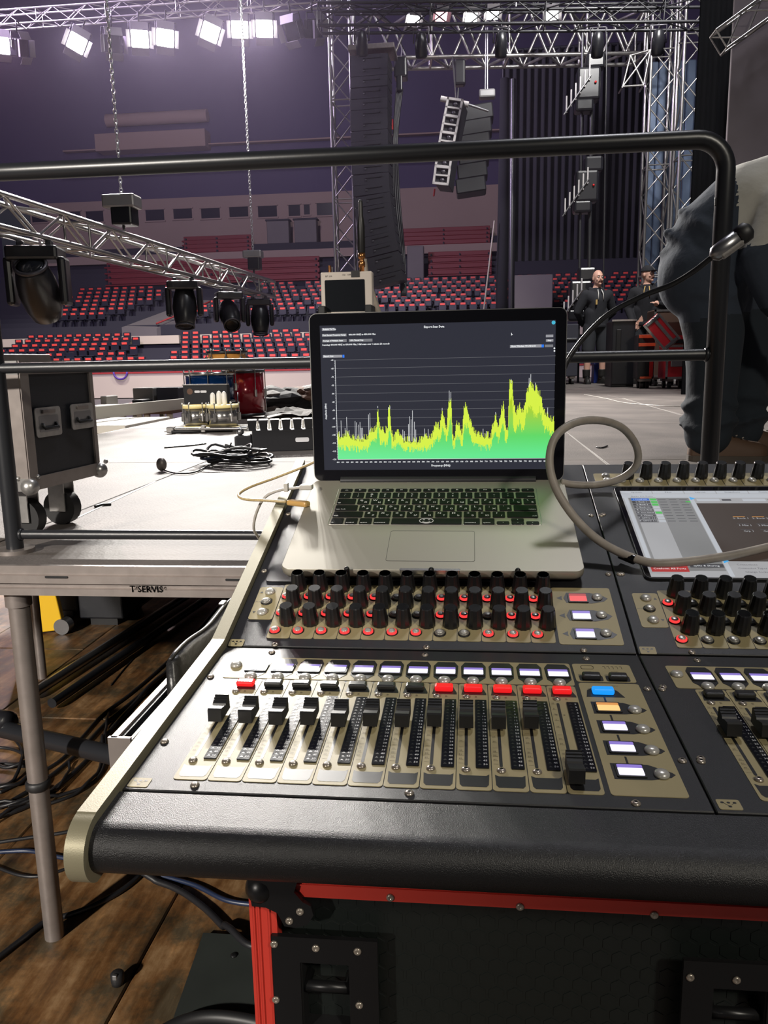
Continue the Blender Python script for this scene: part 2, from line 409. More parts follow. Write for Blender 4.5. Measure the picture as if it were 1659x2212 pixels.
# ================================================================== SETTING
# ---- arena floor: wide worn boards, each its own piece
floor = thing('floor', None, None, kind='structure')
_b = MB().bbox((0, 0, -0.02), (0.597, 2.4, 0.04), 0.004, seg=1).mesh('floor_board', 'floor_wood')
fa = 0.0    # the boards run straight under the stage
for i in range(-7, 5):
    for j in range(-1, 5):
        M = T(-1.115, 2.6) @ RZ(fa) @ T(i*0.6, j*2.405-(0.8 if i % 2 else 0), random.uniform(-0.001, 0.001))
        p = M.translation
        if p.x > 1.4 or p.y < -0.4: continue
        put('floor_board', _b, floor, M)
put('sub_floor', MB().box((-6, 22, -0.06), (60, 64, 0.03)).mesh('sub_floor', 'stand_grey'), floor)
# ---- stage platform with its deck panels, edge frame and legs
stage = thing('stage_platform', 'raised stage of grey non-slip deck panels with an aluminium edge frame', 'stage', kind='structure')
xs = [-2.48, -1.23, -0.42, 0.585, 1.62, 2.66, 3.70, 5.0, 7.0]; ys = [1.705, 3.60, 5.55, 7.5, 9.5, 11.5, 13.5, 16.0, 18.5]
_pm = {}
for i in range(len(xs)-1):
    for j in range(len(ys)-1):
        w, d = xs[i+1]-xs[i]-0.005, ys[j+1]-ys[j]-0.005; k = (round(w, 3), round(d, 3))
        if k not in _pm: _pm[k] = MB().bbox((0, 0, -0.012), (w, d, 0.024), 0.002, seg=1).mesh('deck_panel', 'deck_grey')
        put('deck_panel', _pm[k], stage, T((xs[i]+xs[i+1])/2, (ys[j]+ys[j+1])/2, DECK))
put('deck_underside', MB().box((2.26, 10.1, DECK-0.045), (9.4, 16.6, 0.03)).mesh('deck_underside', 'console_body'), stage)
def edge_profile(L):
    # cross-section of the aluminium edge frame (y out of the edge, z down)
    prof = [(0.0, 0.0), (-0.012, 0.0), (-0.012, -0.020), (-0.020, -0.022), (-0.020, -0.040), (-0.006, -0.044), (-0.006, -0.052), (-0.016, -0.054), (-0.016, -0.070), (0.0, -0.070)]
    mb = MB(); n = len(prof)
    vs = [(x, p[0], p[1]) for x in (0, L) for p in prof]
    mb.add(vs, [(i, (i+1) % n, n+(i+1) % n, n+i) for i in range(n)]+[tuple(range(n)), tuple(reversed(range(n, 2*n)))]); return mb
fr = put('edge_frame', edge_profile(9.4).mesh('edge_frame', 'case_alu'), stage, T(-2.44, 1.702, DECK+0.002))
put('edge_frame', edge_profile(16.6).mesh('edge_frame', 'case_alu'), stage, T(-2.482, 18.3, DECK) @ RZ(-90))
for px, py, wd in ((121, 1247, 0.055), (510, 1253, 0.05)):
    p = aty(px, py, 1.6795); put('frame_slot', MB().prism(rrect(-wd/2, -0.0028, wd/2, 0.0028, 0.0027), 0, 0.002, M=RX(90)).mesh('frame_slot', 'print_black'), stage, T(p.x, 1.682, p.z))
p = aty(316, 1273.5, 1.685); tm_ = text_mesh('T SERVIS', 0.0215, 'print_black', sx=0.97); mb = MB()
for dx_, dy_ in ((0, 0), (0.0007, 0), (0.0014, 0.0003), (0.0003, 0.0007)): mb.merge(tm_, 0, T(dx_, dy_, 0))
put('stencil_text', mb.mesh('stencil_text', 'print_black'), stage, T(p.x, 1.6845, p.z) @ RX(90))
for (x, y, r) in ((-1.076, 1.745, 0.0245), (-2.03, 3.42, 0.022), (0.9, 1.745, 0.0245), (-2.4, 5.6, 0.024), (-2.4, 8.0, 0.024), (-0.9, 3.6, 0.024)):
    lg = put('leg', MB().cyl((0, 0, 0), (0, 0, DECK-0.075), r, n=16).mesh('leg', 'case_alu'), stage, T(x, y))
    put('leg_socket', MB().cyl((0, 0, DECK-0.11), (0, 0, DECK-0.06), r+0.006, n=16).mesh('leg_socket', 'case_alu'), lg)
    put('leg_clip', MB().lathe([(r+0.001, 0.42), (r+0.006, 0.425), (r+0.006, 0.44), (r+0.001, 0.445)], 14).mesh('leg_clip', 'rubber_black'), lg)
a = aty(-90, 1552, 2.12); b = aty(262, 1636, 1.80); d = (b-a).normalized()
br = put('cross_brace', MB().cyl(a-d*0.3, b+d*0.7, 0.0245, n=16).mesh('cross_brace', 'rail_black'), stage)
put('brace_clamp', MB().lathe([(0.028, -0.03), (0.034, -0.02), (0.034, 0.02), (0.028, 0.03)], 14, M=Matrix.Translation(aty(8, 1560, 2.03)) @ d.to_track_quat('Z', 'Y').to_matrix().to_4x4()).mesh('brace_clamp', 'fixture_black'), br)

# ---- far stand across the arena: front wall, rows of seats, parapets, box windows, roof
SY = 36.0
wf = put('wall_front', MB().box((-6, SY-0.15, 0.55), (50, 0.3, 1.1)).mesh('wall_front', 'stand_cream'), kind='structure')
put('trim_1', MB().box((-6, SY-0.17, 1.13), (50, 0.36, 0.07)).mesh('trim_1', 'wall_red'), kind='structure')
tiers = MB()
for r in range(6): tiers.box((-6, SY+0.4+0.8*r, 1.05+0.25*r-0.6), (50, 0.8, 1.2))
put('lower_tier', tiers.mesh('lower_tier', 'stand_dark'), kind='structure')
for x0, x1 in ((-31.0, -14.9), (-13.9, 12)):
    put('trim_2', MB().box(((x0+x1)/2, SY+5.0, 2.74), (x1-x0, 0.25, 0.42)).mesh('trim_2', 'stand_cream'), kind='structure')
mid = MB()
mid.box((-6, SY+6.6, 2.4), (50, 3.0, 0.5)); 
for r in range(7): mid.box((-6, SY+8.4+0.8*r, 3.0+0.30*r), (50, 0.8, 1.3))
put('middle_tier', mid.mesh('middle_tier', 'stand_dark'), kind='structure')
# steps carrying the long benches, a parapet, then the upper steps up to the back wall
bench_mid = [(SY+14.2+0.8*k, aty(600, 606-13*k, SY+14.2+0.8*k).z) for k in range(4)]
UY = SY+17.6
bench_up = [(UY+0.9+0.9*k, aty(560, 543-9*k, UY+0.9+0.9*k).z) for k in range(4)]
steps = MB()
for Y, z in bench_mid: steps.box((-6, Y, z-0.4-1.5), (50, 0.8, 3.0))
put('bench_tier', steps.mesh('bench_tier', 'stand_dark'), kind='structure')
zp = aty(600, 559, UY).z; zq = aty(600, 541, UY).z
put('trim_3', MB().box((-6, UY, (zp+zq)/2), (50, 0.3, zq-zp)).mesh('trim_3', 'wall_cream'), kind='structure')
steps = MB()
for Y, z in bench_up: steps.box((-6, Y, z-0.4-1.5), (50, 0.9, 3.0))
put('upper_tier', steps.mesh('upper_tier', 'stand_dark'), kind='structure')
WY = UY+5.0
zw0 = aty(560, 530, WY).z; zw1 = aty(560, 420, WY).z
put('wall_back', MB().box((-6, WY+0.2, (zw0+zw1)/2), (52, 0.4, zw1-zw0)).mesh('wall_back', 'wall_cream'), kind='structure')
put('wall_upper', MB().box((-6, WY+0.6, zw1+9.5), (70, 0.4, 19.2)).mesh('wall_upper', 'roof_purple'), kind='structure')
put('ceiling', MB().box((-6, 26, 31.2), (70, 74, 0.4)).mesh('ceiling', 'roof_purple'), kind='structure')
put('wall_left', MB().box((-36, 28, 15.5), (0.4, 66, 31)).mesh('wall_left', 'roof_purple'), kind='structure')
# windows of the boxes along the back wall
wins = [(156, 468, 38, 20), (205, 468, 38, 22), (335, 465, 40, 22), (395, 462, 40, 20), (455, 461, 40, 20), (516, 458, 40, 20), (578, 457, 40, 22), (636, 455, 24, 22), (663, 453, 12, 20), (703, 452, 36, 24), (86, 471, 34, 18)]
for k, (px, py, w, h) in enumerate(wins):
    q = aty(px, py, WY); s_ = WY/F_PX
    o = put('window_%d' % (k+1), MB().box((0, -0.01, 0), (w*s_, 0.08, h*s_)).mesh('window', 'window_dark'), None, T(q.x, WY, q.z), kind='structure')
    put('window_frame', MB().box((0, -0.04, h*s_/2+0.05), (w*s_+0.2, 0.12, 0.1)).box((0, -0.04, -h*s_/2-0.05), (w*s_+0.2, 0.12, 0.1)).mesh('window_frame', 'wall_cream'), o)
# upper dark front of the roof void, balcony line, duct
q0 = aty(0, 395, WY); put('trim_4', MB().box((-6, WY-0.3, q0.z+0.25), (46, 0.8, 0.12)).mesh('trim_4', 'duct_beige'), kind='structure')
put('trim_5', MB().box((-6, WY+0.1, aty(330, 318, WY).z), (46, 0.5, 0.09)).mesh('trim_5', 'duct_beige'), kind='structure')
a = aty(232, 262, WY); b = aty(452, 300, WY); a2 = aty(214, 290, WY); b2 = aty(452, 318, WY)
du = thing('ventilation_duct', 'beige boxed ventilation duct high on the dark arena wall', 'duct', Vector(((a.x+b.x)/2, WY-0.1, b.z)))
o = du.matrix_basis.translation
put('round_duct', MB().cyl((a.x-o.x, 0, a.z-o.z+0.0), (b.x-o.x, 0, a.z-o.z), 0.42, n=16).mesh('round_duct', 'duct_beige'), du)
put('boxed_duct', MB().bbox(((a2.x+b2.x)/2-o.x, -0.1, (a2.z+b2.z)/2-o.z-0.15), (b2.x-a2.x, 1.3, 1.15), 0.05).mesh('boxed_duct', 'duct_beige'), du)
# stair walls and concrete blocks standing among the tiers
st = thing('stair_wall', 'sloping grey concrete stair wall between the middle seat blocks', 'stairs', (-16.6, SY+9, 3.0))
put('stair_slab', MB().add([(-2.6, -1.2, 0.55), (-0.6, -1.2, 0.45), (2.2, 2.6, 2.15), (0.4, 2.6, 2.2), (-2.6, -1.2, -0.3), (-0.6, -1.2, -0.3), (2.2, 2.6, 1.0), (0.4, 2.6, 1.0)],
    [(0, 1, 2, 3), (4, 7, 6, 5), (0, 4, 5, 1), (1, 5, 6, 2), (2, 6, 7, 3), (3, 7, 4, 0)]).mesh('stair_slab', 'stand_grey'), st)
put('stair_rail', MB().tube([(-0.6, -1.2, 0.7), (2.2, 2.6, 2.4)], 0.05, 6).mesh('stair_rail', 'wall_red'), st)
for lab, px0, px1, py0, py1, Y in (('pale concrete block among the seats beyond the black column', 1110, 1195, 592, 690, SY+6.6), ('grey concrete parapet block below the red benches by the speaker array', 880, 915, 530, 615, SY+13.8), ('dim concrete block high in the stand beside the dark column', 1105, 1175, 475, 570, UY+1.0)):
    a = aty(px0, py1, Y); b = aty(px1, py0, Y)
    put('concrete_block', MB().bbox(((a.x+b.x)/2, Y+0.3, (a.z+b.z)/2), (b.x-a.x, 0.6, b.z-a.z), 0.04, seg=1).mesh('concrete_block', 'stand_grey'), None, label=lab, cat='block')
# two dark camera booths under the windows
for px in (604, 663):
    Y, zb = bench_up[3]; q = aty(px, 538, Y); w = 52*Y/F_PX
    bo = thing('camera_booth', 'small grey camera booth standing alone in the upper tier' if px < 620 else 'half hidden grey camera booth beside the aluminium truss tower', 'booth', Vector((q.x, Y, zb-0.4)))
    put('booth_body', MB().bbox((0, 0, 0.75), (w*0.9, 0.7, 1.5), 0.04, seg=1).mesh('booth_body', 'stand_grey'), bo)
    put('booth_roof', MB().bbox((0, 0, 1.55), (w, 0.75, 0.12), 0.03, seg=1).mesh('booth_roof', 'stand_dark'), bo)
# ---- seats
seat_me = MB().bbox((0, 0.16, 0.60), (0.42, 0.05, 0.46), 0.03, 0, seg=1).bbox((0, 0.0, 0.40), (0.40, 0.36, 0.05), 0.015, 0, seg=1).bbox((0, 0.125, 0.735), (0.27, 0.03, 0.11), 0.01, 1, seg=1).box((0, 0.12, 0.2), (0.06, 0.1, 0.4), 0).mesh('seat', ['seat_dark', 'seat_red'])
white_me = MB().bbox((0, 0.16, 0.60), (0.42, 0.05, 0.46), 0.03, 0, seg=1).bbox((0, -0.05, 0.42), (0.40, 0.36, 0.12), 0.015, 1, seg=1).box((0, 0.12, 0.2), (0.06, 0.1, 0.4), 0).mesh('seat', ['seat_dark', 'sticker_white'])
rowname = ['front', 'second', 'third', 'fourth', 'fifth', 'last']
n_seat = 0; rest = []
for r in range(6):
    for k in range(60):
        x = -23.0+0.52*k+(0.26 if r % 2 else 0)
        off = 0.30*r
        if -15.2-off < x < -13.7-off*0.7: continue            # aisle
        if x > 3.0: continue
        p = (x, SY+0.45+0.8*r, 1.05+0.25*r)
        if random.random() < 0.10 and r > 0: continue
        side = 'left of the stair aisle' if x < -14 else 'right of the stair aisle'
        if n_seat < 296:
            wh = (r == 0 and k in (4,)) or (r == 1 and k in (7, 8))
            put('stadium_seat', white_me if wh else seat_me, None, T(*p), ('dark seat with a white sheet on it among the red-panelled seats' if wh else 'dark folding seat with a red panel in the %s row of the lower stand' % rowname[r]), 'seat', 'white-covered seats' if wh else 'lower stand, %s row' % rowname[r]); n_seat += 1
        else: rest.append(p)
for r in range(7):
    for k in range(90):
        x = -24.0+0.55*k+(0.27 if r % 2 else 0)
        if x > 12: continue
        pz = (x, SY+8.45+0.8*r, 3.65+0.30*r)
        if -20.2+0.55*r < x < -16.0+0.55*r or -7.6-0.2*r < x < -6.3-0.1*r or random.random() < 0.12: continue
        rest.append(pz)
mb = MB()
vs = [v.co for v in seat_me.vertices]; fs = [tuple(p.vertices) for p in seat_me.polygons]; ms = [p.material_index for p in seat_me.polygons]
for p in rest:
    o = len(mb.v); mb.v += [v+Vector(p) for v in vs]; mb.f += [tuple(i+o for i in f) for f in fs]; mb.mi += ms; mb.sm += [False]*len(fs)
put('seat_rows', mb.mesh('seat_rows', ['seat_dark', 'seat_red']), None, label='rows of dark folding seats with red panels in the middle stand', cat='seats', kind='stuff')
# long red benches in the upper tier
bench_leg_me = MB().box((0, 0, 0), (0.08, 0.25, 0.6)).mesh('bench_leg', 'stand_dark')
def bench(px0, px1, row, lab):
    Y, z = row; a = aty(px0, 600, Y); b = aty(px1, 600, Y)
    t = thing('bench', lab, 'bench', Vector(((a.x+b.x)/2, Y, z-0.4)), 'long red benches of the upper stand'); w = b.x-a.x
    put('bench_seat', MB().bbox((0, -0.1, 0.38), (w, 0.36, 0.1), 0.02, seg=1).mesh('bench_seat', 'bench_red'), t)
    put('bench_back', MB().bbox((0, 0.2, 0.62), (w, 0.06, 0.26), 0.02, seg=1).mesh('bench_back', 'bench_red'), t)
    for x_ in (-w/2+0.2, 0, w/2-0.2): put('bench_leg', bench_leg_me, t, T(x_, 0.05, 0.3))
rn = ['front', 'second', 'third', 'fourth']
for k in range(4):
    bench(230, 690, bench_mid[k], 'long dark red bench in the %s row above the middle seat block' % rn[k])
    bench(925, 1062, bench_mid[k], 'long dark red bench in the %s row right of the speaker array' % rn[k])
    bench(400, 545, bench_up[k], 'short dim red bench in the %s row below the box windows' % rn[k])
    bench(860, 1058, bench_up[k], 'dim red bench in the %s upper row beside the black column' % rn[k])

# ================================================================== MIXING CONSOLE
mm = 0.001
tF, tE = math.radians(3.02), math.radians(17.3)
MF = Matrix.Translation((0, 0.5275, -0.3127+CAMZ)) @ Matrix.Rotation(tF, 4, 'X')
ME = Matrix.Translation((0, 0.795, -0.2985+CAMZ)) @ Matrix.Rotation(tE, 4, 'X')
console = thing('mixing_console', 'large black digital mixing console with beige fader strips and lit displays', 'console')
def P(v, z): return (0.5275+v*math.cos(tF)-z*math.sin(tF), -0.3127+CAMZ+v*math.sin(tF)+z*math.cos(tF))
def Q(v, z): return (0.795+v*math.cos(tE)-z*math.sin(tE), -0.2985+CAMZ+v*math.sin(tE)+z*math.cos(tE))
def extrude_x(prof, x0, x1, mats, bev=False):
    n = len(prof); mb = MB()
    vs = [(x, p[0], p[1]) for x in (x0, x1) for p in prof]
    mb.add(vs, [(i, (i+1) % n, n+(i+1) % n, n+i) for i in range(n)], 0, bev)
    mb.add(vs[:n], [tuple(range(n))]); mb.add(vs[n:], [tuple(reversed(range(n)))]); return mb
XL, XR = -0.2605, 0.612
# body under the panels
prof = [P(0.003, -0.0035), P(0.268, -0.0035), Q(0.462, -0.0035), Q(0.475, -0.012), (1.262, CAMZ-0.33), (1.10, CAMZ-0.372), (0.560, CAMZ-0.372), (0.555, CAMZ-0.345)]
put('console_body', extrude_x(prof[::-1], XL, XR, 'console_body').mesh('console_body', 'console_body'), console)
# padded arm rest: flat top then a round nose
ap = [P(-0.001, -0.001), P(-0.037, -0.001)]
RN = 0.0187
c0 = (ap[1][0]+0.001, ap[1][1]-RN)
for i in range(1, 13):
    a = math.radians(92+i*(178/12)); ap.append((c0[0]+RN*math.cos(a), c0[1]+RN*math.sin(a)))
ap += [(0.56, c0[1]-RN), (0.56, ap[0][1]-0.02)]
arm = extrude_x(ap, XL-0.0005, XR, 'armrest_black'); arm.sm = [False]+[True]*13+[False]*(len(arm.f)-14)
put('arm_rest', arm.mesh('arm_rest', 'armrest_black'), console)
# end cheek of bare aluminium following the profile
def cheek(x0, x1):
    up_ = [Q(0.478, 0.004), Q(0.12, 0.006), Q(0.004, 0.007), P(0.262, 0.007), P(0.0, 0.006), P(-0.037, 0.006)]
    cc = (c0[0], c0[1]); pr = list(up_)
    for i in range(0, 25):
        a = math.radians(96+i*6.4); pr.append((cc[0]+(RN+0.0065)*math.cos(a), cc[1]+(RN+0.0065)*math.sin(a)))
    pr += [(0.56, cc[1]-RN-0.004), (1.0, cc[1]-RN-0.01), (1.262, CAMZ-0.33)]
    mb_ = extrude_x(pr, x0, x1, 'cheek_alu'); mb_.sm = [5 < i < 31 for i in range(len(pr))]+[False, False]; return mb_
put('end_cheek', cheek(-0.2755, -0.2612).mesh('end_cheek', 'cheek_alu'), console)
put('end_cheek', cheek(XR+0.001, XR+0.015).mesh('end_cheek', 'cheek_alu'), console)

OFF2 = 0.4316     # second block repeats the first one
panels = {}
for b in (0, 1):
    x0, x1 = (-0.2595, 0.1700) if b == 0 else (0.1712, 0.6115)
    panels['F', b] = put('fader_panel', MB().bbox(((x0+x1)/2, 0.1335, -0.0015), (x1-x0, 0.265, 0.003), 0.0008, seg=1).mesh('fader_panel', 'panel_black'), console, MF)
    panels['E', b] = put('encoder_panel', MB().bbox(((x0+x1)/2, 0.2315, -0.0015), (x1-x0, 0.459, 0.003), 0.0008, seg=1).mesh('encoder_panel', 'panel_black'), console, ME)
# shared small parts ---------------------------------------------------------
knob_me = MB()
prof_k = [(9.2*mm, 0.3*mm), (9.4*mm, 3*mm), (8.0*mm, 16*mm), (7.2*mm, 22.5*mm), (6.6*mm, 23.5*mm)]
N = 12; vs = []
for r, z in prof_k:
    for i in range(N*2):
        rr = r*(1.0 if i % 2 else 0.945); a = math.pi*i/N; vs.append((rr*math.cos(a), rr*math.sin(a), z))
n2 = N*2
knob_me.add(vs, [(k*n2+i, k*n2+(i+1) % n2, (k+1)*n2+(i+1) % n2, (k+1)*n2+i) for k in range(len(prof_k)-1) for i in range(n2)], 0)
knob_me.add([(6.4*mm*math.cos(2*math.pi*i/16), 6.4*mm*math.sin(2*math.pi*i/16), z) for z in (23.5*mm,) for i in range(16)], [tuple(range(16))], 0)
knob_me.add(vs[-n2:], [tuple(range(n2))], 0)
knob_me = knob_me.mesh('encoder_knob', 'knob_black')
def button_mesh(ring): return MB().lathe([(6.6*mm, 0.0), (6.6*mm, 0.7*mm), (5.9*mm, 0.9*mm)], 20, 0).lathe([(5.5*mm, 0.9*mm), (5.4*mm, 2.4*mm), (4.9*mm, 2.9*mm)], 20, 1).lathe([(3.9*mm, 2.8*mm), (3.7*mm, 3.7*mm), (2.4*mm, 4.2*mm), (0.6*mm, 4.35*mm)], 20, 2).mesh('round_button', ['print_black', ring, 'button_metal'])
btn_red, btn_off = button_mesh('ring_red'), button_mesh('ring_off')
dome_me = MB().lathe([(6.0*mm, 0), (5.9*mm, 1.6*mm), (4.8*mm, 3.2*mm), (2.8*mm, 4.0*mm), (0.6*mm, 4.2*mm)], 20).mesh('dome_button', 'button_metal')
def key_mesh(m): return MB().bbox((0, 0, 2.6*mm), (17*mm, 9.5*mm, 5.2*mm), 1.6*mm, seg=2).mesh('mute_key', m)
key_r, key_k, key_b = key_mesh('key_red'), key_mesh('key_dark'), key_mesh('key_blue')
def lcd_mesh(m0, m1, w=19*mm, h=15*mm):
    return (MB().prism(rrect(-w/2-1.6*mm, -h/2-1.6*mm, w/2+1.6*mm, h/2+1.6*mm, 1.5*mm), 0, 1.1*mm, 0)
            .flat(rrect(-w/2, -h/2, w/2, h/2*0.38, 1*mm), 1.35*mm, 1).flat(rrect(-w/2, h/2*0.38, w/2, h/2, 1*mm), 1.35*mm, 2).mesh('lcd_display', ['print_black', m0, m1]))
lcd_w, lcd_r, lcd_o = lcd_mesh('lcd_white', 'lcd_lav'), lcd_mesh('lcd_red', 'lcd_red_dark'), lcd_mesh('lcd_orange', 'lcd_orange_dark')
def screw_mesh(m): return MB().lathe([(3.6*mm, 0), (3.5*mm, 0.8*mm), (2.6*mm, 1.8*mm), (1.5*mm, 2.1*mm)], 14, 0).lathe([(1.4*mm, 2.12*mm), (0.2*mm, 2.14*mm)], 6, 1, caps=True, smooth=False).mesh('screw', [m, 'screw_dark'])
scr_l, scr_d = screw_mesh('screw_metal'), screw_mesh('screw_dark')
cap_me = MB()
cp = [(-13*mm, 3*mm), (-12.4*mm, 13.5*mm), (-11*mm, 14.6*mm), (-2*mm, 12.6*mm), (-1.2*mm, 11.2*mm), (1.2*mm, 11.2*mm), (2*mm, 12.6*mm), (11*mm, 17*mm), (12.4*mm, 16*mm), (13*mm, 3*mm)]
nn = len(cp); vv = [(x, p[0], p[1]) for x in (-5.9*mm, 5.9*mm) for p in cp]
cap_me.add(vv, [(i, nn+i, nn+(i+1) % nn, (i+1) % nn) for i in range(nn)]+[tuple(range(nn)), tuple(reversed(range(nn, 2*nn)))], 0)
cap_me.box((0, 0, 11.3*mm), (11.9*mm, 0.7*mm, 0.5*mm), 1); cap_me.box((0, 0, 1.5*mm), (2.0*mm, 12*mm, 4*mm), 0)
for k in range(3): cap_me.box((0, (5+2.6*k)*mm, (14.3+1.3*k)*mm), (11.9*mm, 0.6*mm, 0.6*mm), 0)
cap_me = cap_me.mesh('fader_cap', ['cap_black', 'key_dark'])
# one channel strip plate: beige plate with printed surround, slot and scribble cell
def strip_mesh():
    L, R_, B, Tt = -7.2*mm, 19.2*mm, 16*mm, 190.5*mm
    mb = MB().prism(rrect(L, B, R_, Tt, 3*mm), 0, 0.5*mm, 0)
    z = 0.62*mm
    mb.flat([(L+2.4*mm, 168*mm), (R_-1.2*mm, 168*mm), (R_-1.2*mm, 171*mm), (R_-5*mm, 184*mm), (R_-7*mm, 187*mm), (L+6*mm, 187*mm), (L+4.2*mm, 184*mm)], z, 1)   # key surround
    mb.flat(rrect(-1.25*mm, 48*mm, 1.25*mm, 156*mm, 1.2*mm), z, 1)                                                  # fader slot
    mb.flat([(L+4.5*mm, 20*mm), (R_-4*mm, 20*mm), (R_-2.2*mm, 23*mm), (R_-1.6*mm, 37*mm), (R_-4*mm, 35*mm), (L+5*mm, 35*mm), (L+2*mm, 37*mm), (L+2.6*mm, 23*mm)], z, 1)
    for v in (154, 144, 134, 124, 112, 100, 92, 84, 76, 69, 63, 57, 52):
        mb.flat([(-5.8*mm, v*mm-0.15*mm), (-2.0*mm, v*mm-0.15*mm), (-2.0*mm, v*mm+0.15*mm), (-5.8*mm, v*mm+0.15*mm)], z, 2)
    for v, s_ in ((154, '10'), (144, '5'), (134, '0'), (124, '5'), (112, '10'), (92, '20'), (84, '30'), (69, '40'), (63, '50'), (57, '60')):
        mb.merge(text_mesh(s_, 2.6*mm, 'print_brown'), 2, T(-4.4*mm, (v+1.7)*mm, z))
    for sgn in (-1, 1): mb.flat([(sgn*2.0*mm, 134*mm), (sgn*4.0*mm, 134.8*mm), (sgn*4.0*mm, 133.2*mm)][::sgn], z+0.00002, 1)
    mb.merge(text_mesh('B', 4.5*mm, 'print_brown'), 2, T(8.5*mm, 164*mm, z)); mb.merge(text_mesh('ᄀ', 1*mm, 'print_brown'), 2, T(6*mm, 164*mm, z))
    return mb.mesh('channel_plate', ['plate_beige', 'print_black', 'print_brown'])
strip_me = strip_mesh()
mb = MB().prism(rrect(7.6*mm, 45*mm, 17.8*mm, 157*mm, 0.8*mm), 0.5*mm, 1.5*mm, 0)
nums = ['0', '2', '4', '6', '8', '10', '12', '14', '16', '18', '20', '22', '24', '26', '28', '30', '35', '40', '45', '50']
for k, s_ in enumerate(nums):
    v = (153-5.45*k)*mm; mb.merge(text_mesh(s_, 3.4*mm, 'print_white', bold=0.0), 1, T(15.0*mm, v, 1.6*mm))
    mb.flat([(9.0*mm, v-1.0*mm), (12.2*mm, v-1.0*mm), (10.6*mm, v+1.2*mm)], 1.58*mm, 2)
meter_me = mb.mesh('level_meter', ['meter_black', 'print_white', 'key_dark'])
FU = [(-218.7+27.03*i)*mm for i in range(12)]
mute_lit = {0, 7, 8, 9, 10, 11}
cap_v = [112.5, 111.5, 110, 111.5, 109.8, 112, 112.5, 115, 114, 114, 116.3, 36.5]
for b in (0, 1):
    pn = panels['F', b]; o = OFF2*b; cols = range(12) if b == 0 else range(10)
    put('display_plate', MB().prism(rrect((-241)*mm+o, 192.5*mm, 98.5*mm+o, 241*mm, 3*mm), 0, 0.5*mm).mesh('display_plate', 'plate_beige'), pn)
    put('dome_button', dome_me, pn, T(-234.5*mm+o, 220*mm, 0.5*mm))
    for i in cols:
        u = FU[i]+o
        put('channel_plate', strip_me, pn, T(u, 0, 0)); put('level_meter', meter_me, pn, T(u, 0, 0))
        put('display_surround', MB().prism([(u-5*mm, 204*mm), (u+0.5*mm, 196*mm), (u+12.5*mm, 196*mm), (u+18*mm, 204*mm), (u+18.6*mm, 229*mm), (u+15*mm, 238*mm), (u-2*mm, 238*mm), (u-5.6*mm, 229*mm)], 0.4*mm, 0.8*mm).mesh('display_surround', 'print_black'), pn)
        put('lcd_display', lcd_w, pn, T(u+6.5*mm, 216*mm, 0.8*mm)); put('dome_button', dome_me, pn, T(u+5.8*mm, 195*mm, 0.7*mm))
        put('mute_key', key_r if (b == 0 and i in mute_lit) else key_k, pn, T(u+6.0*mm, 177*mm, 0.6*mm))
        put('screw', scr_l, pn, T(u, 163.5*mm, 0.5*mm)); put('screw', scr_l, pn, T(u, 42.5*mm, 0.5*mm))
        put('fader_cap', cap_me, pn, T(u, (cap_v[i] if b == 0 else 113)*mm, 0.6*mm))
    for (u, v) in ((-253.1, 194), (-252.7, 70), (-205.8, 9), (-43.7, 9), (117.5, 7), (-45.4, 255), (117, 254), (163.2, 189), (164, 66), (-206.4, 255)):
        put('screw', scr_l, pn, T(u*mm+o, v*mm, 0))
    em_pl = put('emblem_plate', MB().prism(rrect(-8*mm, -6*mm, 8*mm, 6*mm, 1.5*mm), 0, 0.4*mm, 0).flat(rrect(-5.5*mm, 1*mm, -3*mm, 3.2*mm, 1*mm), 0.5*mm, 1).flat(rrect(-1.2*mm, 1*mm, 1.2*mm, 3.2*mm, 1*mm), 0.5*mm, 1).flat(rrect(3*mm, 1*mm, 5.5*mm, 3.2*mm, 1*mm), 0.5*mm, 1).flat(rrect(-1.2*mm, -3.6*mm, 1.2*mm, -1.4*mm, 1*mm), 0.5*mm, 1)
        .add([(-4.2*mm, 2*mm, 0.5*mm), (-4*mm, 2.5*mm, 0.5*mm), (0.2*mm, -2.2*mm, 0.5*mm), (-0.2*mm, -2.5*mm, 0.5*mm), (4.2*mm, 2*mm, 0.5*mm), (4*mm, 2.5*mm, 0.5*mm)], [(0, 3, 2, 1), (2, 3, 4, 5)], 1).mesh('emblem_plate', ['plate_beige', 'print_black']), pn, T(-249.5*mm+o, 10*mm, 0))
# side controls of block one
pn = panels['F', 0]
put('function_plate', MB().prism(rrect(101*mm, 201.5*mm, 156.5*mm, 241*mm, 3*mm), 0, 0.5*mm).mesh('function_plate', 'plate_beige'), pn)
put('function_plate', MB().prism(rrect(102*mm, 16*mm, 157*mm, 198.5*mm, 3*mm), 0, 0.5*mm).mesh('function_plate', 'plate_beige'), pn)
for u in (115.5, 140.3):
    put('key_surround', MB().prism(rrect((u-11)*mm, 199.9*mm+3*mm, (u+11)*mm, 214.5*mm, 2*mm), 0.4*mm, 0.7*mm).mesh('key_surround', 'print_black'), pn)
    put('function_key', key_k, pn, T(u*mm, 208.5*mm, 0.7*mm))
mb = MB().merge(text_mesh('next\nalternate', 3*mm, 'print_brown'), 0, T(115*mm, 222*mm, 0.6*mm)).merge(text_mesh('assign\nto faders', 3*mm, 'print_brown'), 0, T(140*mm, 223*mm, 0.6*mm)).merge(text_mesh('layer', 3*mm, 'print_brown'), 0, T(135*mm, 193.5*mm, 0.6*mm))
mb.tube([Vector((x*mm, y*mm, 0.65*mm)) for x, y in ((110, 229), (120, 229), (121, 232), (121, 235), (119, 237), (111, 237), (109, 235), (109, 231))], 0.35*mm, 4, closed=True)
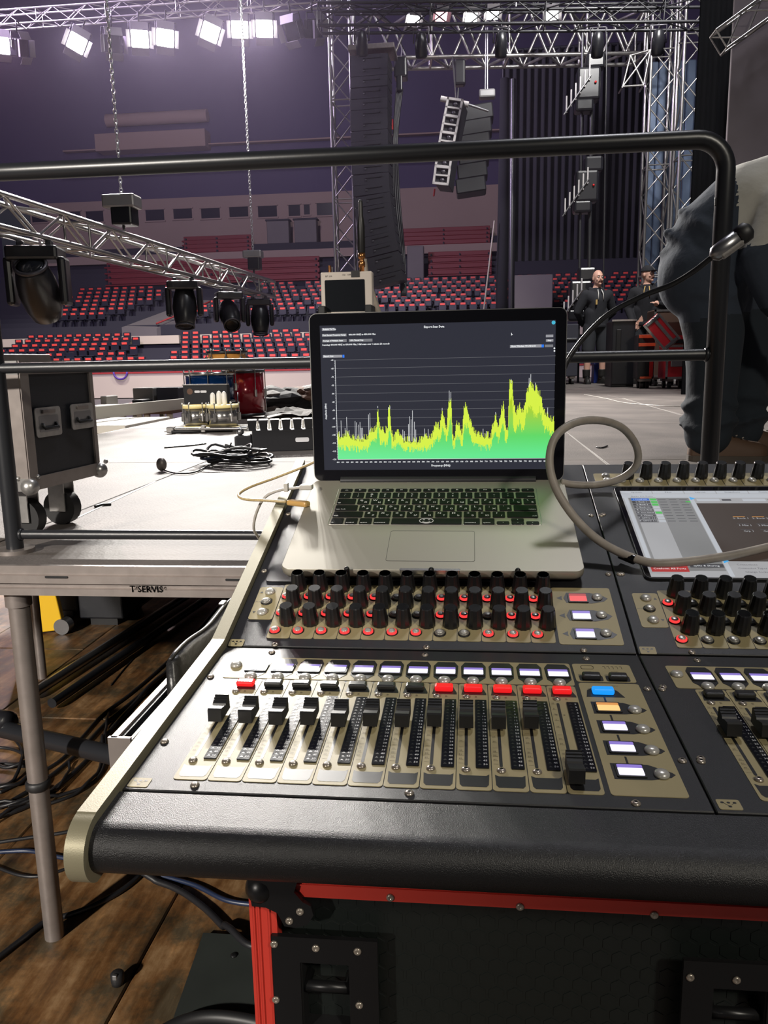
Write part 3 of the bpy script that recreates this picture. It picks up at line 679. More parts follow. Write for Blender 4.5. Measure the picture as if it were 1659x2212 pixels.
for k in range(5): mb.box(((132+4*k)*mm, 233*mm, 0.6*mm), (0.5*mm, 5*mm, 0.2*mm)); mb.box(((131+4*k)*mm, 236*mm, 0.6*mm), (2*mm, 0.5*mm, 0.2*mm))
put('printed_legend', mb.mesh('printed_legend', 'print_brown'), pn)
put('key_surround', MB().prism([(106*mm, 170*mm), (140*mm, 170*mm), (135*mm, 183*mm), (131*mm, 187*mm), (112*mm, 187*mm), (108*mm, 183*mm)], 0.4*mm, 0.7*mm).mesh('key_surround', 'print_black'), pn)
put('layer_key', key_b, pn, T(121.5*mm, 178*mm, 0.7*mm) @ Matrix.Scale(1.15, 4, (1, 0, 0)))
for k, v in enumerate((149.5, 115.5, 82, 48)):
    put('display_surround', MB().prism([(108*mm, (v-11)*mm), (135*mm, (v-11)*mm), (150*mm, (v-7)*mm), (154*mm, (v-3)*mm), (152*mm, v*mm), (136*mm, (v+10)*mm), (108*mm, (v+11)*mm)], 0.4*mm, 0.7*mm).mesh('display_surround', 'print_black'), pn)
    put('lcd_display', lcd_o if k == 0 else lcd_w, pn, T(121.5*mm, v*mm, 0.7*mm)); put('dome_button', dome_me, pn, T(143.5*mm, (v-4)*mm, 0.7*mm))
    put('link_mark', MB().box((121.5*mm, (v+16)*mm, 0.6*mm), (1.6*mm, 10*mm, 0.2*mm)).mesh('link_mark', 'print_black'), pn)
# encoder sections --------------------------------------------------------------
cell_me = MB().prism(rrect(-7.0*mm, 16*mm, 18.2*mm, 121*mm, 2.5*mm), 0, 0.5*mm).mesh('encoder_plate', 'plate_beige')
red2 = {0, 1, 2, 3, 4, 7, 8, 9, 10, 11}; red3 = {0, 1, 2, 3, 4, 7, 8, 10, 11}; red4 = {0, 1, 2, 3, 4, 5, 6, 9, 10, 11}
for b in (0, 1):
    pn = panels['E', b]; o = OFF2*b; dv = 0 if b == 0 else -4*mm
    for i in (range(12) if b == 0 else range(10)):
        u = (-212.6+25.87*i)*mm+o; lit = b == 0 or i == 0
        put('encoder_plate', cell_me, pn, T(u, dv, 0))
        for v in (112, 79.5, 44.5): put('encoder_knob', knob_me, pn, T(u+11.6*mm, v*mm+dv, 0.5*mm))
        for v, st_ in ((95.5, red2), (62, red3), (28.8, red4)):
            put('round_button', btn_red if (i in st_ and lit and not (b == 1 and i)) else btn_off, pn, T(u, v*mm+dv, 0.5*mm))
    put('bank_plate', MB().prism(rrect(-248.5*mm+o, 50*mm+dv, -220.6*mm+o, 115*mm+dv, 3*mm), 0, 0.5*mm).mesh('bank_plate', 'plate_beige'), pn)
    for v, m_ in ((104.2, dome_me), (84, btn_off), (62.7, dome_me)): put('bank_button', m_, pn, T(-234.5*mm+o, v*mm+dv, 0.5*mm))
    sx = -1 if b == 0 else 1
    put('arrow_mark', MB().flat([((-234.5+sx*10-2)*mm+o, 102*mm+dv), ((-234.5+sx*10+2)*mm+o, 102*mm+dv), ((-234.5+sx*10)*mm+o, 106*mm+dv)], 0.62*mm).flat([((-234.5+sx*10+2)*mm+o, 65*mm+dv), ((-234.5+sx*10-2)*mm+o, 65*mm+dv), ((-234.5+sx*10)*mm+o, 61*mm+dv)], 0.62*mm).merge(text_mesh('MUTE', 2.6*mm, 'print_black'), 0, T(-244*mm+o, 84*mm+dv, 0.62*mm)).mesh('arrow_mark', 'print_black'), pn)
    for (u, v) in ((-252.5, 151), (-207, 4.5), (-44.8, 4.5), (117, 4.5), (163.4, 150.5), (162.5, 297), (-252.5, 300), (-40, 440)):
        put('screw', scr_l, pn, T(u*mm+o, v*mm, 0))
    put('emblem_plate', em_pl.data, pn, T(-250*mm+o, 6.6*mm, 0))
pn = panels['E', 0]
for u, v in ((176.2, 150.8), (175.6, 297)): put('screw', scr_l, panels['E', 1], T(u*mm, v*mm, 0))
for u, v in ((176.5, 189), (178, 66)): put('screw', scr_l, panels['F', 1], T(u*mm, v*mm, 0))
put('function_plate', MB().prism(rrect(97.6*mm-4*mm, 14*mm, 159.5*mm, 120.5*mm, 3*mm), 0, 0.5*mm).mesh('function_plate', 'plate_beige'), pn)
for k, v in enumerate((99, 65, 32)):
    put('display_surround', MB().prism([(108.5*mm, (v-9)*mm), (136*mm, (v-10)*mm), (150*mm, (v-6)*mm), (155*mm, v*mm), (149*mm, (v+6)*mm), (136*mm, (v+11)*mm), (110*mm, (v+11)*mm), (106*mm, v*mm)], 0.4*mm, 0.7*mm).mesh('display_surround', 'print_black'), pn)
    put('lcd_display', lcd_r if k == 0 else lcd_w, pn, T(122*mm, v*mm, 0.7*mm)); put('dome_button', dome_me, pn, T(143.5*mm, (v+1.5)*mm, 0.7*mm))
    put('arrow_mark', MB().flat([(98*mm, v*mm), (104.5*mm, (v-4.5)*mm), (104*mm, v*mm), (104.5*mm, (v+4.5)*mm)], 0.62*mm).mesh('arrow_mark', 'print_black'), pn)
put('cover_plate', MB().prism(rrect(-246*mm, 127.5*mm, 90*mm, 420*mm, 5*mm), 0, 0.8*mm).mesh('cover_plate', 'panel_black'), pn)
# block two: knob strip, touch screen
pn = panels['E', 1]
put('knob_plate', MB().prism(rrect(182.5*mm, 386*mm, 596*mm, 428*mm, 3*mm), 0, 0.5*mm).mesh('knob_plate', 'plate_beige'), pn)
for i in range(14):
    put('encoder_knob', knob_me, pn, T((229.6+25.9*i)*mm, 414*mm, 0.5*mm)); put('dome_button', dome_me, pn, T((219.5+25.9*i)*mm, 402*mm, 0.5*mm))
    put('divider_mark', MB().box(((231+25.9*i)*mm, 396*mm, 0.5*mm), (0.8*mm, 18*mm, 0.3*mm)).mesh('divider_mark', 'print_black'), pn)
for v in (419.2, 404): put('dome_button', dome_me, pn, T(199.5*mm, v*mm, 0.5*mm))
put('screen_bezel', MB().prism(rrect(203*mm, 138*mm, 566*mm, 381*mm, 9*mm, 6), 0, 2.2*mm, 1, top_m=0).tube([Vector((p[0], p[1], 2.4*mm)) for p in rrect(204.5*mm, 139.5*mm, 564.5*mm, 379.5*mm, 8*mm, 6)], 0.7*mm, 5, 2, closed=True).mesh('screen_bezel', ['laptop_black', 'console_body', 'hinge_grey']), pn)
sx0, sx1, sv0, sv1 = 211.0, 556.0, 142.5, 366.0
ts = MB().prism(rrect(sx0*mm, sv0*mm, sx1*mm, sv1*mm, 0.5*mm), 2.2*mm, 2.6*mm, 0)
def tr(mb, x0, y0, x1, y1, m, z=2.75):
    mb.flat([(x0*mm, y0*mm), (x1*mm, y0*mm), (x1*mm, y1*mm), (x0*mm, y1*mm)], z*mm, m)
tsm = ['ts_light', 'ts_mid', 'ts_pale', 'ts_brown', 'ts_dark', 'ts_blue', 'ts_sky', 'ts_green', 'ts_red', 'ts_orange', 'scr_white', 'ts_dark']
menu = ['System', 'Files', 'Layout', 'Snapshots', 'Control', 'FX', 'Matrix', 'Master']
for k, s_ in enumerate(menu):
    tr(ts, sx0+1+43*k, 357, sx0+42.5+43*k, 365, 2); ts.merge(text_mesh(s_, 5.2*mm, 'ts_dark'), 4, T((sx0+22+43*k)*mm, 361*mm, 2.9*mm))
tr(ts, 211, 344, 556, 356, 2, 2.7)
tr(ts, 219, 156, 299, 344, 1); tr(ts, 222, 175, 256, 346, 0, 2.8); tr(ts, 256, 160, 297, 343, 1, 2.8); tr(ts, 213, 178, 218, 344, 2, 2.8)
ts.merge(text_mesh('Audio I/O Ports', 4.5*mm, 'ts_dark'), 4, T(238*mm, 348.5*mm, 2.9*mm))
rows = ['1 Local I/O', '1: Rack 1', '2: Rack 2', '3: Rack n/c', '4: Con Arm', '5: Con Send', '6: Waves', '7: OPTO 1.11', '8: OPTO 1.12']
for k, s_ in enumerate(rows):
    v = 339-7.7*k; tr(ts, 222, v-3.4, 246, v+3.4, 5 if k == 0 else 4, 2.9); tr(ts, 247, v-3.0, 255.5, v+3.0, 7 if k in (0, 1, 2, 5) else 2, 2.9)
    ts.merge(text_mesh(s_, 4.2*mm, 'scr_white'), 10, T(234*mm, v*mm, 3.0*mm))
    for c_ in range(3): tr(ts, 258+14*c_, v-1.0, 268+14*c_, v+0.6, 11, 2.9)
tr(ts, 293, 330, 299.5, 334, 7, 2.9)
tr(ts, 306, 178, 556, 328, 3); tr(ts, 300, 144, 305.5, 352, 2)
for x0, y0 in ((300, 342), (300, 178)): ts.flat([((x0+1)*mm, (y0-5)*mm), ((x0+8)*mm, y0*mm), ((x0+1)*mm, (y0+5)*mm)], 3.0*mm, 6)
for x0 in (309, 369, 429): tr(ts, x0, 334, x0+30, 341, 2, 2.9); tr(ts, x0+33, 335, x0+45, 340, 4, 2.9)
tr(ts, 429, 330, 470, 333, 7, 3.0)
for k, (s_, x0, v) in enumerate((('2: Rack 1', 352, 285), ('2: Rack 2', 376, 285), ('3: Rack', 400, 285), ('1 Mix 1', 352, 266), ('2 Mix 2', 376, 266), ('3 Mix', 400, 266), ('Grp 1', 352, 251), ('Grp 2', 376, 251), ('Grp 3', 400, 251))):
    ts.merge(text_mesh(s_, 5.4*mm, 'ts_pale'), 2, T(x0*mm, v*mm, 2.95*mm)); tr(ts, x0-9, v+3.6, x0+6, v+5.0, 9 if k < 3 else 4, 2.95)
tr(ts, 214, 153, 257, 167, 8, 2.9); ts.merge(text_mesh('Conform All Ports', 5.0*mm, 'scr_white'), 10, T(235.5*mm, 160*mm, 3.0*mm))
tr(ts, 260, 163, 299, 171, 4, 2.9); ts.merge(text_mesh('Splits & Sharing', 4.8*mm, 'scr_white'), 10, T(279*mm, 167*mm, 3.0*mm))
tr(ts, 310, 146, 550, 174, 0, 2.8)
for k, s_ in enumerate(('Connections', 'Connector Types', 'Change Sockets')): ts.merge(text_mesh(s_, 4.6*mm, 'ts_dark'), 4, T((326+4*k)*mm, (170-8*k)*mm, 2.95*mm))
put('touch_screen', ts.mesh('touch_screen', tsm), pn)
# ---- laptop rests (three small posts at the front edge)
for u in (-144, -44.3, 55.6):
    put('laptop_stop', MB().cyl((0, 0, 0), (0, 0, 21*mm), 3.2*mm, n=10).ball((0, 0, 21*mm), 3.4*mm, n=10, k=6).mesh('laptop_stop', 'steel_dark'), panels['E', 0], T(u*mm, 123.5*mm, 0.5*mm))

# ================================================================== LAPTOP
def loft(levels, mb, m=0, seg=6, smooth=True):
    """stack of rounded rectangles (x0,y0,x1,y1,r,z)"""
    rings = [[(p[0], p[1], L[5]) for p in rrect(*L[:5], seg)] for L in levels]; n = len(rings[0])
    vs = [p for r_ in rings for p in r_]
    mb.add(vs, [(k*n+i, k*n+(i+1) % n, (k+1)*n+(i+1) % n, (k+1)*n+i) for k in range(len(rings)-1) for i in range(n)], m, smooth)
    mb.add(rings[0], [tuple(reversed(range(n)))], m); mb.add(rings[-1], [tuple(range(n))], m); return mb
LAPM = ME @ T(-46.5*mm, 128*mm, 0)
laptop = thing('laptop', 'open silver laptop showing a green radio spectrum, lying on the mixing console', 'laptop', LAPM)
hw, dp = 179.5*mm, 245*mm
base = loft([(-hw+9*mm, 9*mm, hw-9*mm, dp-6*mm, 10*mm, 2.5*mm), (-hw+3*mm, 3*mm, hw-3*mm, dp-2*mm, 11*mm, 5*mm), (-hw+0.4*mm, 0.4*mm, hw-0.4*mm, dp, 12*mm, 9*mm), (-hw, 0, hw, dp, 12*mm, 13*mm), (-hw, 0, hw, dp, 12*mm, 17.2*mm), (-hw+0.6*mm, 0.6*mm, hw-0.6*mm, dp-0.6*mm, 11.5*mm, 18*mm)], MB())
base = put('base', base.mesh('base', 'laptop_alu'), laptop)
put('thumb_notch', MB().prism(rrect(-36*mm, -0.6*mm, 36*mm, 4*mm, 2.4*mm), 13*mm, 18.15*mm).mesh('thumb_notch', 'laptop_edge'), base)
put('trackpad', loft([(-53.5*mm, 20.5*mm, 52.5*mm, 93.5*mm, 3*mm, 18.0*mm), (-53.5*mm, 20.5*mm, 52.5*mm, 93.5*mm, 3*mm, 18.12*mm)], MB()).tube([Vector((p[0], p[1], 18.05*mm)) for p in rrect(-53.8*mm, 20.2*mm, 52.8*mm, 93.8*mm, 3*mm, 4)], 0.28*mm, 4, 1, closed=True).mesh('trackpad', ['laptop_alu', 'hinge_grey']), base)
put('foot', MB().cyl((-150*mm, 30*mm, 0.5*mm), (-150*mm, 30*mm, 4*mm), 8*mm).cyl((150*mm, 30*mm, 0.5*mm), (150*mm, 30*mm, 4*mm), 8*mm).cyl((-150*mm, 215*mm, 0.9*mm), (-150*mm, 215*mm, 4*mm), 8*mm).cyl((150*mm, 215*mm, 0.9*mm), (150*mm, 215*mm, 4*mm), 8*mm).mesh('foot', 'rubber_black'), base)
kb = put('keyboard', MB().flat(rrect(-138.5*mm, 110.6*mm, 138.5*mm, 215.6*mm, 2*mm), 18.06*mm, 0).tube([Vector((p[0], p[1], 18.1*mm)) for p in rrect(-138.8*mm, 110.2*mm, 138.8*mm, 216*mm, 2*mm, 4)], 0.35*mm, 4, 1, closed=True).mesh('keyboard', ['laptop_alu', 'laptop_edge']), laptop)
def key(cx, cy, w, h, legs):
    mb = MB(); loft([(-w/2, -h/2, w/2, h/2, 1.6*mm, 0), (-w/2, -h/2, w/2, h/2, 1.6*mm, 0.9*mm), (-w/2+0.4*mm, -h/2+0.4*mm, w/2-0.4*mm, h/2-0.4*mm, 1.4*mm, 1.2*mm)], mb, 0, 3, False)
    for s_, x, y, sz, al in legs: mb.merge(text_mesh(s_, sz*mm, 'print_white', al, bold=0.00010), 1, T(x, y, 1.28*mm))
    put('key', mb.mesh('key', ['key_black', 'print_white']), kb, T(cx, cy, 18.1*mm))
U_ = 18.86*mm; G = 2.8*mm; x_left = -136.7*mm
fnl = ['esc', 'F1', 'F2', 'F3', 'F4', 'F5', 'F6', 'F7', 'F8', 'F9', 'F10', 'F11', 'F12', 'o']
for k, s_ in enumerate(fnl):
    w = 14.5/14*U_; key(x_left+(k+0.5)*w, 209.4*mm, w-G, 8.2*mm, [(s_, 0.0, 0.0, 3.4, 'CENTER')])
R1 = [('~', '`', 1), ('!', '1', 1), ('@', '2', 1), ('#', '3', 1), ('$', '4', 1), ('%', '5', 1), ('^', '6', 1), ('&', '7', 1), ('*', '8', 1), ('(', '9', 1), (')', '0', 1), ('_', '-', 1), ('+', '=', 1), ('delete', '', 1.5)]
R2 = [('tab', '', 1.5)]+[(a, b, 1) for a, b in zip('QWERTYUIOP[]\\', 'ЙЦУКЕНГШЩЗХЪЁ')]
R3 = [('caps lock', '', 1.75)]+[(a, b, 1) for a, b in zip("ASDFGHJKL;'", 'ФЫВАПРОЛДЖЭ')]+[('return', '', 1.75)]
R4 = [('shift', '', 2.25)]+[(a, b, 1) for a, b in zip('ZXCVBNM<>?', 'ЯЧСМИТЬБЮ/')]+[('shift', '', 2.25)]
R5 = [('fn', '', 1), ('control', '', 1), ('option', '', 1), ('command', '', 1.25), (' ', '', 5), ('command', '', 1.25), ('option', '', 1)]
for ri, row in enumerate((R1, R2, R3, R4, R5)):
    y = (193.6-18.75*ri)*mm; x = x_left
    for a, b, wu in row:
        w = wu*U_; cx = x+w/2
        if len(a) > 1:
            right = a in ('delete', 'return') or (a == 'shift' and x > 0)
            legs = [(a, (w/2-2.8*mm) if right else (-w/2+2.6*mm), -4.6*mm, 3.6, 'RIGHT' if right else 'LEFT')]
        elif a == ' ': legs = []
        else: legs = [(a, -2.6*mm if ri else 0.0, 2.6*mm, 6.2 if ri else 4.6, 'CENTER')]+([(b, 3.6*mm if ri else 0.0, -3.4*mm, 5.0, 'CENTER')] if b else [])
        key(cx, y, w-G, 15.9*mm, legs)
        if a == ' ':
            sm = MB().tube([Vector((9*mm*math.cos(t_*math.pi/12), 6.6*mm*math.sin(t_*math.pi/12), 0)) for t_ in range(24)], 0.55*mm, 4, closed=True)
            sm.tube([Vector((5.2*mm*math.cos(math.radians(t_)), -0.3*mm+4.0*mm*math.sin(math.radians(t_)), 0)) for t_ in range(200, 341, 14)], 0.5*mm, 4)
            for sg in (-1, 1): sm.flat(rrect(sg*3.2*mm-1.4*mm, 1.4*mm, sg*3.2*mm+1.4*mm, 2.8*mm, 0.6*mm), 0.3*mm)
            put('smiley_sticker', sm.mesh('smiley_sticker', 'print_white'), kb, T(cx, y, 19.5*mm))
        x += w
ya = (193.6-18.75*4)*mm
key(x+0.5*U_, ya-4*mm, U_-G, 7.6*mm, [('◂', 0, 0, 4, 'CENTER')]); key(x+1.5*U_, ya-4*mm, U_-G, 7.6*mm, [('▾', 0, 0, 4, 'CENTER')]); key(x+1.5*U_, ya+4.2*mm, U_-G, 7.6*mm, [('▴', 0, 0, 4, 'CENTER')]); key(x+2.5*U_, ya-4*mm, U_-G, 7.6*mm, [('▸', 0, 0, 4, 'CENTER')])
put('hinge', MB().cyl((-140*mm, 243*mm, 17.5*mm), (140*mm, 243*mm, 17.5*mm), 6.5*mm, n=16).mesh('hinge', 'hinge_grey'), laptop)
lid = put('lid', loft([(-hw, 0, hw, 239*mm, 11*mm, -0.0), (-hw, 0, hw, 239*mm, 11*mm, 4.5*mm), (-hw+2*mm, 2*mm, hw-2*mm, 237*mm, 10*mm, 6*mm)], MB()).mesh('lid', 'laptop_edge'), laptop, T(0, 243*mm, 17*mm) @ RX(-17.3) @ RX(90) @ Matrix.Scale(-1, 4, (0, 0, 1)))
# the lid was mirrored in depth so that its back faces away; parts below use lid-plane axes (x right, y up, -z towards the viewer)
FM = Matrix.Scale(-1, 4, (0, 0, 1))
put('bezel', MB().prism(rrect(-hw+1.1*mm, 0.8*mm, hw-1.1*mm, 238*mm, 10*mm, 6), 0.0, 0.5*mm).mesh('bezel', 'laptop_black'), lid, FM)
SX, SY0, SY1 = 164*mm, 16.5*mm, 222*mm
put('display', MB().flat([(-SX, SY0), (SX, SY0), (SX, SY1), (-SX, SY1)], 0.62*mm).mesh('display', 'scr_bg'), lid, FM)
def scr(cx, cy):
    s_ = (cx-60.0)/1515.0
    for _ in range(3):
        l = 57+33*(cy-120)/925.0; r_ = 1578-33*(cy-92)/955.0; s_ = (cx-l)/(r_-l)
    top = 120-28*s_; bot = 1045+5*s_; t_ = (cy-top)/(bot-top)
    return (-SX+2*SX*s_, SY1-(SY1-SY0)*t_)
Z1 = 0.72*mm; Z2 = 0.80*mm; Z3 = 0.88*mm
def rect_c(mb, x0, y0, x1, y1, m, z=Z1):
    a = scr(x0, y0); b = scr(x1, y1); xa, xb = sorted((a[0], b[0])); ya_, yb_ = sorted((a[1], b[1]))
    mb.flat([(xa, ya_), (xb, ya_), (xb, yb_), (xa, yb_)], z, m)
ui = MB()
rect_c(ui, 72, 135, 158, 151, 1); rect_c(ui, 73, 172, 235, 187, 2); rect_c(ui, 75, 207, 236, 222, 2); rect_c(ui, 250, 205, 405, 220, 2)
rect_c(ui, 1514, 184, 1560, 199, 1); rect_c(ui, 1514, 212, 1560, 227, 1); rect_c(ui, 1288, 247, 1486, 263, 1); rect_c(ui, 1506, 246, 1558, 261, 2); rect_c(ui, 78, 304, 206, 319, 1)
rect_c(ui, 1486, 245, 1500, 263, 3, Z2); rect_c(ui, 208, 302, 221, 320, 3, Z2)
def scr_text(s_, cx, cy, size, m='scr_white', mi=0, al='LEFT', rot=0):
    x, y = scr(cx, cy); ui.merge(text_mesh(s_, size*mm, m, al, bold=0.00012), mi, T(x, y, Z3) @ RZ(rot))
scr_text('Export Scan Data', 805, 130, 4.0, al='CENTER'); scr_text('Return To Top', 80, 143, 3.0); scr_text('Most Recent Frequency Range', 76, 180, 2.7)
scr_text('400.000 MHZ to 850.000 Mhz', 249, 177, 3.1); scr_text('Average of Multiple Scans', 78, 215, 2.8); scr_text('USA Manual Step', 256, 212, 2.8)
scr_text('Scanning: 400.000 MHZ to 850.000 Mhz, 3 full scans over 1 minute 23 seconds', 75, 241, 3.0)
scr_text('Show Wireless Workbench', 1294, 255, 3.0); scr_text('Stop', 1524, 220, 2.8); scr_text('Export Scan', 84, 311, 2.9)
scr_text('Frequency (MHz)', 843, 1021, 3.9, al='CENTER'); scr_text('Amplitude (dBm)', 99, 662, 3.3, al='CENTER', rot=90)
c_ = scr(1563, 108); ui.flat([(c_[0]+2.6*mm*math.cos(k*math.pi/8), c_[1]+2.6*mm*math.sin(k*math.pi/8)) for k in range(16)], Z1, 4)
c_ = scr(1296, 180); ui.flat([(c_[0], c_[1]+2.4*mm), (c_[0], c_[1]-1.8*mm), (c_[0]+0.9*mm, c_[1]-0.9*mm), (c_[0]+2.2*mm, c_[1]-0.9*mm)], Z2, 0)
for cy in (269, 286): c_ = scr(1566, cy); ui.flat([(c_[0]+1.2*mm*math.cos(k*math.pi/5), c_[1]+1.2*mm*math.sin(k*math.pi/5)) for k in range(10)], Z1, 0)
gx0, gy0 = scr(150, 338)[0]+2.0*mm, scr(150, 338)[1]; gx1 = scr(1550, 972)[0]; gyb = scr(170, 975)[1]; gy0 = (scr(150, 338)[1]+scr(1556, 315)[1])/2
for k in range(13):
    y = gy0+(gyb-gy0)*k/12
    ui.flat([(gx0, y-0.16*mm), (gx1, y-0.16*mm), (gx1, y+0.16*mm), (gx0, y+0.16*mm)], Z1, 2)
    ui.merge(text_mesh(str(-60-5*k), 2.9*mm, 'scr_white', 'RIGHT', bold=0.0001), 0, T(gx0-2.4*mm, y, Z1))
    for j in range(5 if k < 12 else 0):
        yy = y+(gyb-gy0)/60*j; ui.flat([(gx0-1.2*mm, yy-0.15*mm), (gx0, yy-0.15*mm), (gx0, yy+0.15*mm), (gx0-1.2*mm, yy+0.15*mm)], Z1, 0)
ui.flat([(gx0-0.3*mm, gyb), (gx0+0.3*mm, gyb), (gx0+0.3*mm, gy0), (gx0-0.3*mm, gy0)], Z2, 0); ui.flat([(gx0, gyb-0.35*mm), (gx1, gyb-0.35*mm), (gx1, gyb+0.15*mm), (gx0, gyb+0.15*mm)], Z3, 0)
for k in range(45): ui.merge(text_mesh(str(400+10*k), 2.7*mm, 'scr_white', 'CENTER', bold=0.0001), 0, T(gx0+(gx1-gx0)*k/44.7, gyb-4.3*mm, Z1))
put('display_text', ui.mesh('display_text', ['scr_white', 'scr_grey', 'scr_dim', 'scr_blue', 'scr_cyan']), lid, FM)
env = [(170, 820, 890), (200, 825, 900), (240, 800, 900), (265, 830, 900), (300, 840, 910), (370, 840, 910), (380, 790, 880), (400, 785, 860), (425, 770, 850), (437, 640, 750), (445, 760, 860), (480, 790, 880), (498, 780, 860), (505, 650, 780), (515, 645, 780), (522, 800, 890), (535, 850, 915), (555, 800, 880), (575, 810, 880), (600, 850, 910), (640, 855, 915), (690, 860, 915), (740, 830, 910), (780, 830, 890), (800, 770, 860), (815, 750, 840), (830, 770, 860), (847, 660, 780), (860, 720, 800), (875, 790, 870), (888, 600, 780), (905, 600, 700), (912, 840, 905), (925, 850, 900), (935, 750, 850), (955, 740, 830), (968, 820, 890), (975, 810, 900), (985, 630, 770), (1010, 660, 760), (1030, 760, 860), (1060, 820, 890), (1090, 830, 905), (1155, 825, 905), (1165, 760, 840), (1183, 690, 810), (1200, 780, 870), (1215, 680, 800), (1232, 630, 760), (1245, 780, 860), (1260, 800, 870), (1268, 500, 600), (1285, 490, 580), (1295, 630, 800), (1310, 690, 810), (1333, 620, 730), (1350, 680, 800), (1362, 660, 780), (1375, 560, 680), (1398, 490, 640), (1415, 540, 690), (1430, 520, 720), (1445, 580, 700), (1455, 560, 660), (1470, 620, 720), (1490, 700, 800), (1505, 690, 780), (1520, 730, 810), (1547, 720, 820)]
spikes = {185: 790, 197: 722, 222: 770, 234: 700, 248: 785, 288: 727, 297: 735, 312: 750, 320: 733, 327: 770, 336: 770, 376: 685, 385: 676, 437: 632, 505: 640, 515: 634, 595: 785, 605: 795, 632: 750, 640: 700, 649: 720, 658: 663, 670: 735, 678: 785, 735: 780, 757: 783, 847: 650, 892: 541, 902: 550, 1105: 785, 1125: 800, 1183: 680, 1278: 475, 1398: 447, 1388: 470, 1428: 500, 1505: 655}
gr, yl = MB(), MB(); rng = random.Random(3)
def interp(x):
    for (a, t0, b0), (b, t1, b1) in zip(env, env[1:]):
        if a <= x <= b: k = (x-a)/(b-a); return t0+(t1-t0)*k, b0+(b1-b0)*k
    return env[-1][1:]
def gmap(x, y): return gx0+(gx1-gx0)*(x-170)/1377.0, gyb+(gy0-gyb)*(975-y)/(975-337.0)*1.0
NC = 459
for i in range(NC):
    x = 170+1377*i/NC; x1 = 170+1377*(i+1)/NC; tp, bt = interp((x+x1)/2); tp += rng.uniform(-28, 24); bt += rng.uniform(-22, 22); bt = max(bt, tp+12)
    a, yb = gmap(x, bt); b, yt = gmap(x1, tp)
    gr.flat([(a, gyb), (b, gyb), (b, yb), (a, yb)], Z2, 0); yl.flat([(a, yb), (b, yb), (b, yt), (a, yt)], Z2, 0)
for x, y in spikes.items():
    a, yt = gmap(x-1.3, y); b, _ = gmap(x+1.3, y); _, yb = gmap(x, interp(x)[0]+5); yl.flat([(a, yb), (b, yb), (b, yt), (a, yt)], Z3, 1)
FMV = FM @ RX(90)    # spectrum meshes are built upright so that their height is the generated Z
gme = gr.mesh('spectrum_fill', 'scr_green')
for v in gme.vertices: v.co = Vector((v.co.x, -v.co.z, v.co.y))
put('spectrum_fill', gme, lid, FM @ RX(-90))
put('spectrum_trace', yl.mesh('spectrum_trace', ['scr_yellow', 'scr_white']), lid, FM)
for v in gme.vertices: pass

# ---- small radio scanner clipped to the lid
LY = 1.168
sc_ = thing('radio_scanner', 'small grey handheld radio scanner with a dark screen clipped to the laptop lid', 'scanner', (-0.1745, LY, CAMZ+0.052))
put('case', MB().bbox((0, 0.010, 0.0365), (0.074, 0.020, 0.073), 0.002).mesh('case', 'scanner_case'), sc_)
put('screen', MB().prism(rrect(-0.030, 0.018, 0.0275, 0.062, 0.0015), 0, 0.0006, M=RX(90)).mesh('screen', 'scanner_screen'), sc_, T(-0.001, 0.0, 0.0) )
put('tape', MB().box((0.0135, -0.0004, 0.0695), (0.012, 0.0012, 0.0085)).box((0.0135, 0.006, 0.0735), (0.012, 0.013, 0.0012)).mesh('tape', 'gaffer'), sc_)
put('printed_text', MB().merge(text_mesh('RF 100', 0.0034, 'print_black'), 0, T(-0.025, -0.0004, 0.0672) @ RX(90)).merge(text_mesh('ON', 0.003, 'print_black'), 0, T(-0.0035, -0.0004, 0.0685) @ RX(90)).merge(text_mesh('OFF', 0.003, 'print_black'), 0, T(0.0045, -0.0004, 0.0685) @ RX(90)).merge(text_mesh('RST Service', 0.009, 'print_black', bold=0.0002), 0, T(-0.004, -0.0004, 0.0125) @ RX(90)).mesh('printed_text', 'print_black'), sc_)
put('clip', MB().bbox((-0.0345, 0.008, 0.002), (0.010, 0.044, 0.048), 0.0015).bbox((-0.0345, -0.0105, -0.006), (0.012, 0.006, 0.032), 0.001).mesh('clip', 'rubber_black'), sc_)
put('clip', MB().bbox((0.0325, 0.008, 0.002), (0.010, 0.044, 0.048), 0.0015).bbox((0.0285, -0.0105, -0.006), (0.012, 0.006, 0.032), 0.001).mesh('clip', 'rubber_black'), sc_)
put('socket', MB().cyl((-0.025, 0.01, 0.073), (-0.025, 0.01, 0.083), 0.0022, n=12).mesh('socket', 'brass'), sc_)
put('socket', MB().cyl((-0.0212, 0.01, 0.073), (-0.0212, 0.01, 0.081), 0.0008, n=8).mesh('socket', 'steel'), sc_)
an = put('antenna', MB().lathe([(0.0045, 0.098), (0.0052, 0.100), (0.0052, 0.136), (0.0040, 0.145), (0.0032, 0.150), (0.0030, 0.168), (0.0018, 0.171)], 14).mesh('antenna', 'antenna_black'), sc_, T(0.0215, 0.012, 0))
put('antenna_connector', MB().lathe([(0.0034, 0.073), (0.0034, 0.079), (0.0048, 0.080), (0.0048, 0.087), (0.0036, 0.088), (0.0036, 0.091), (0.0052, 0.092), (0.0052, 0.099)], 14).mesh('antenna_connector', 'brass'), an)
put('grey_strap', MB().tube(smooth_path([aty(786, 560, 1.216), aty(792, 600, 1.216), aty(806, 640, 1.216), aty(822, 690, 1.216)]), 0.0045, 8, M=T(0, 0, 0)).mesh('grey_strap', 'cable_grey'), None, label='grey cable dropping behind the laptop lid beside the radio scanner', cat='cable')

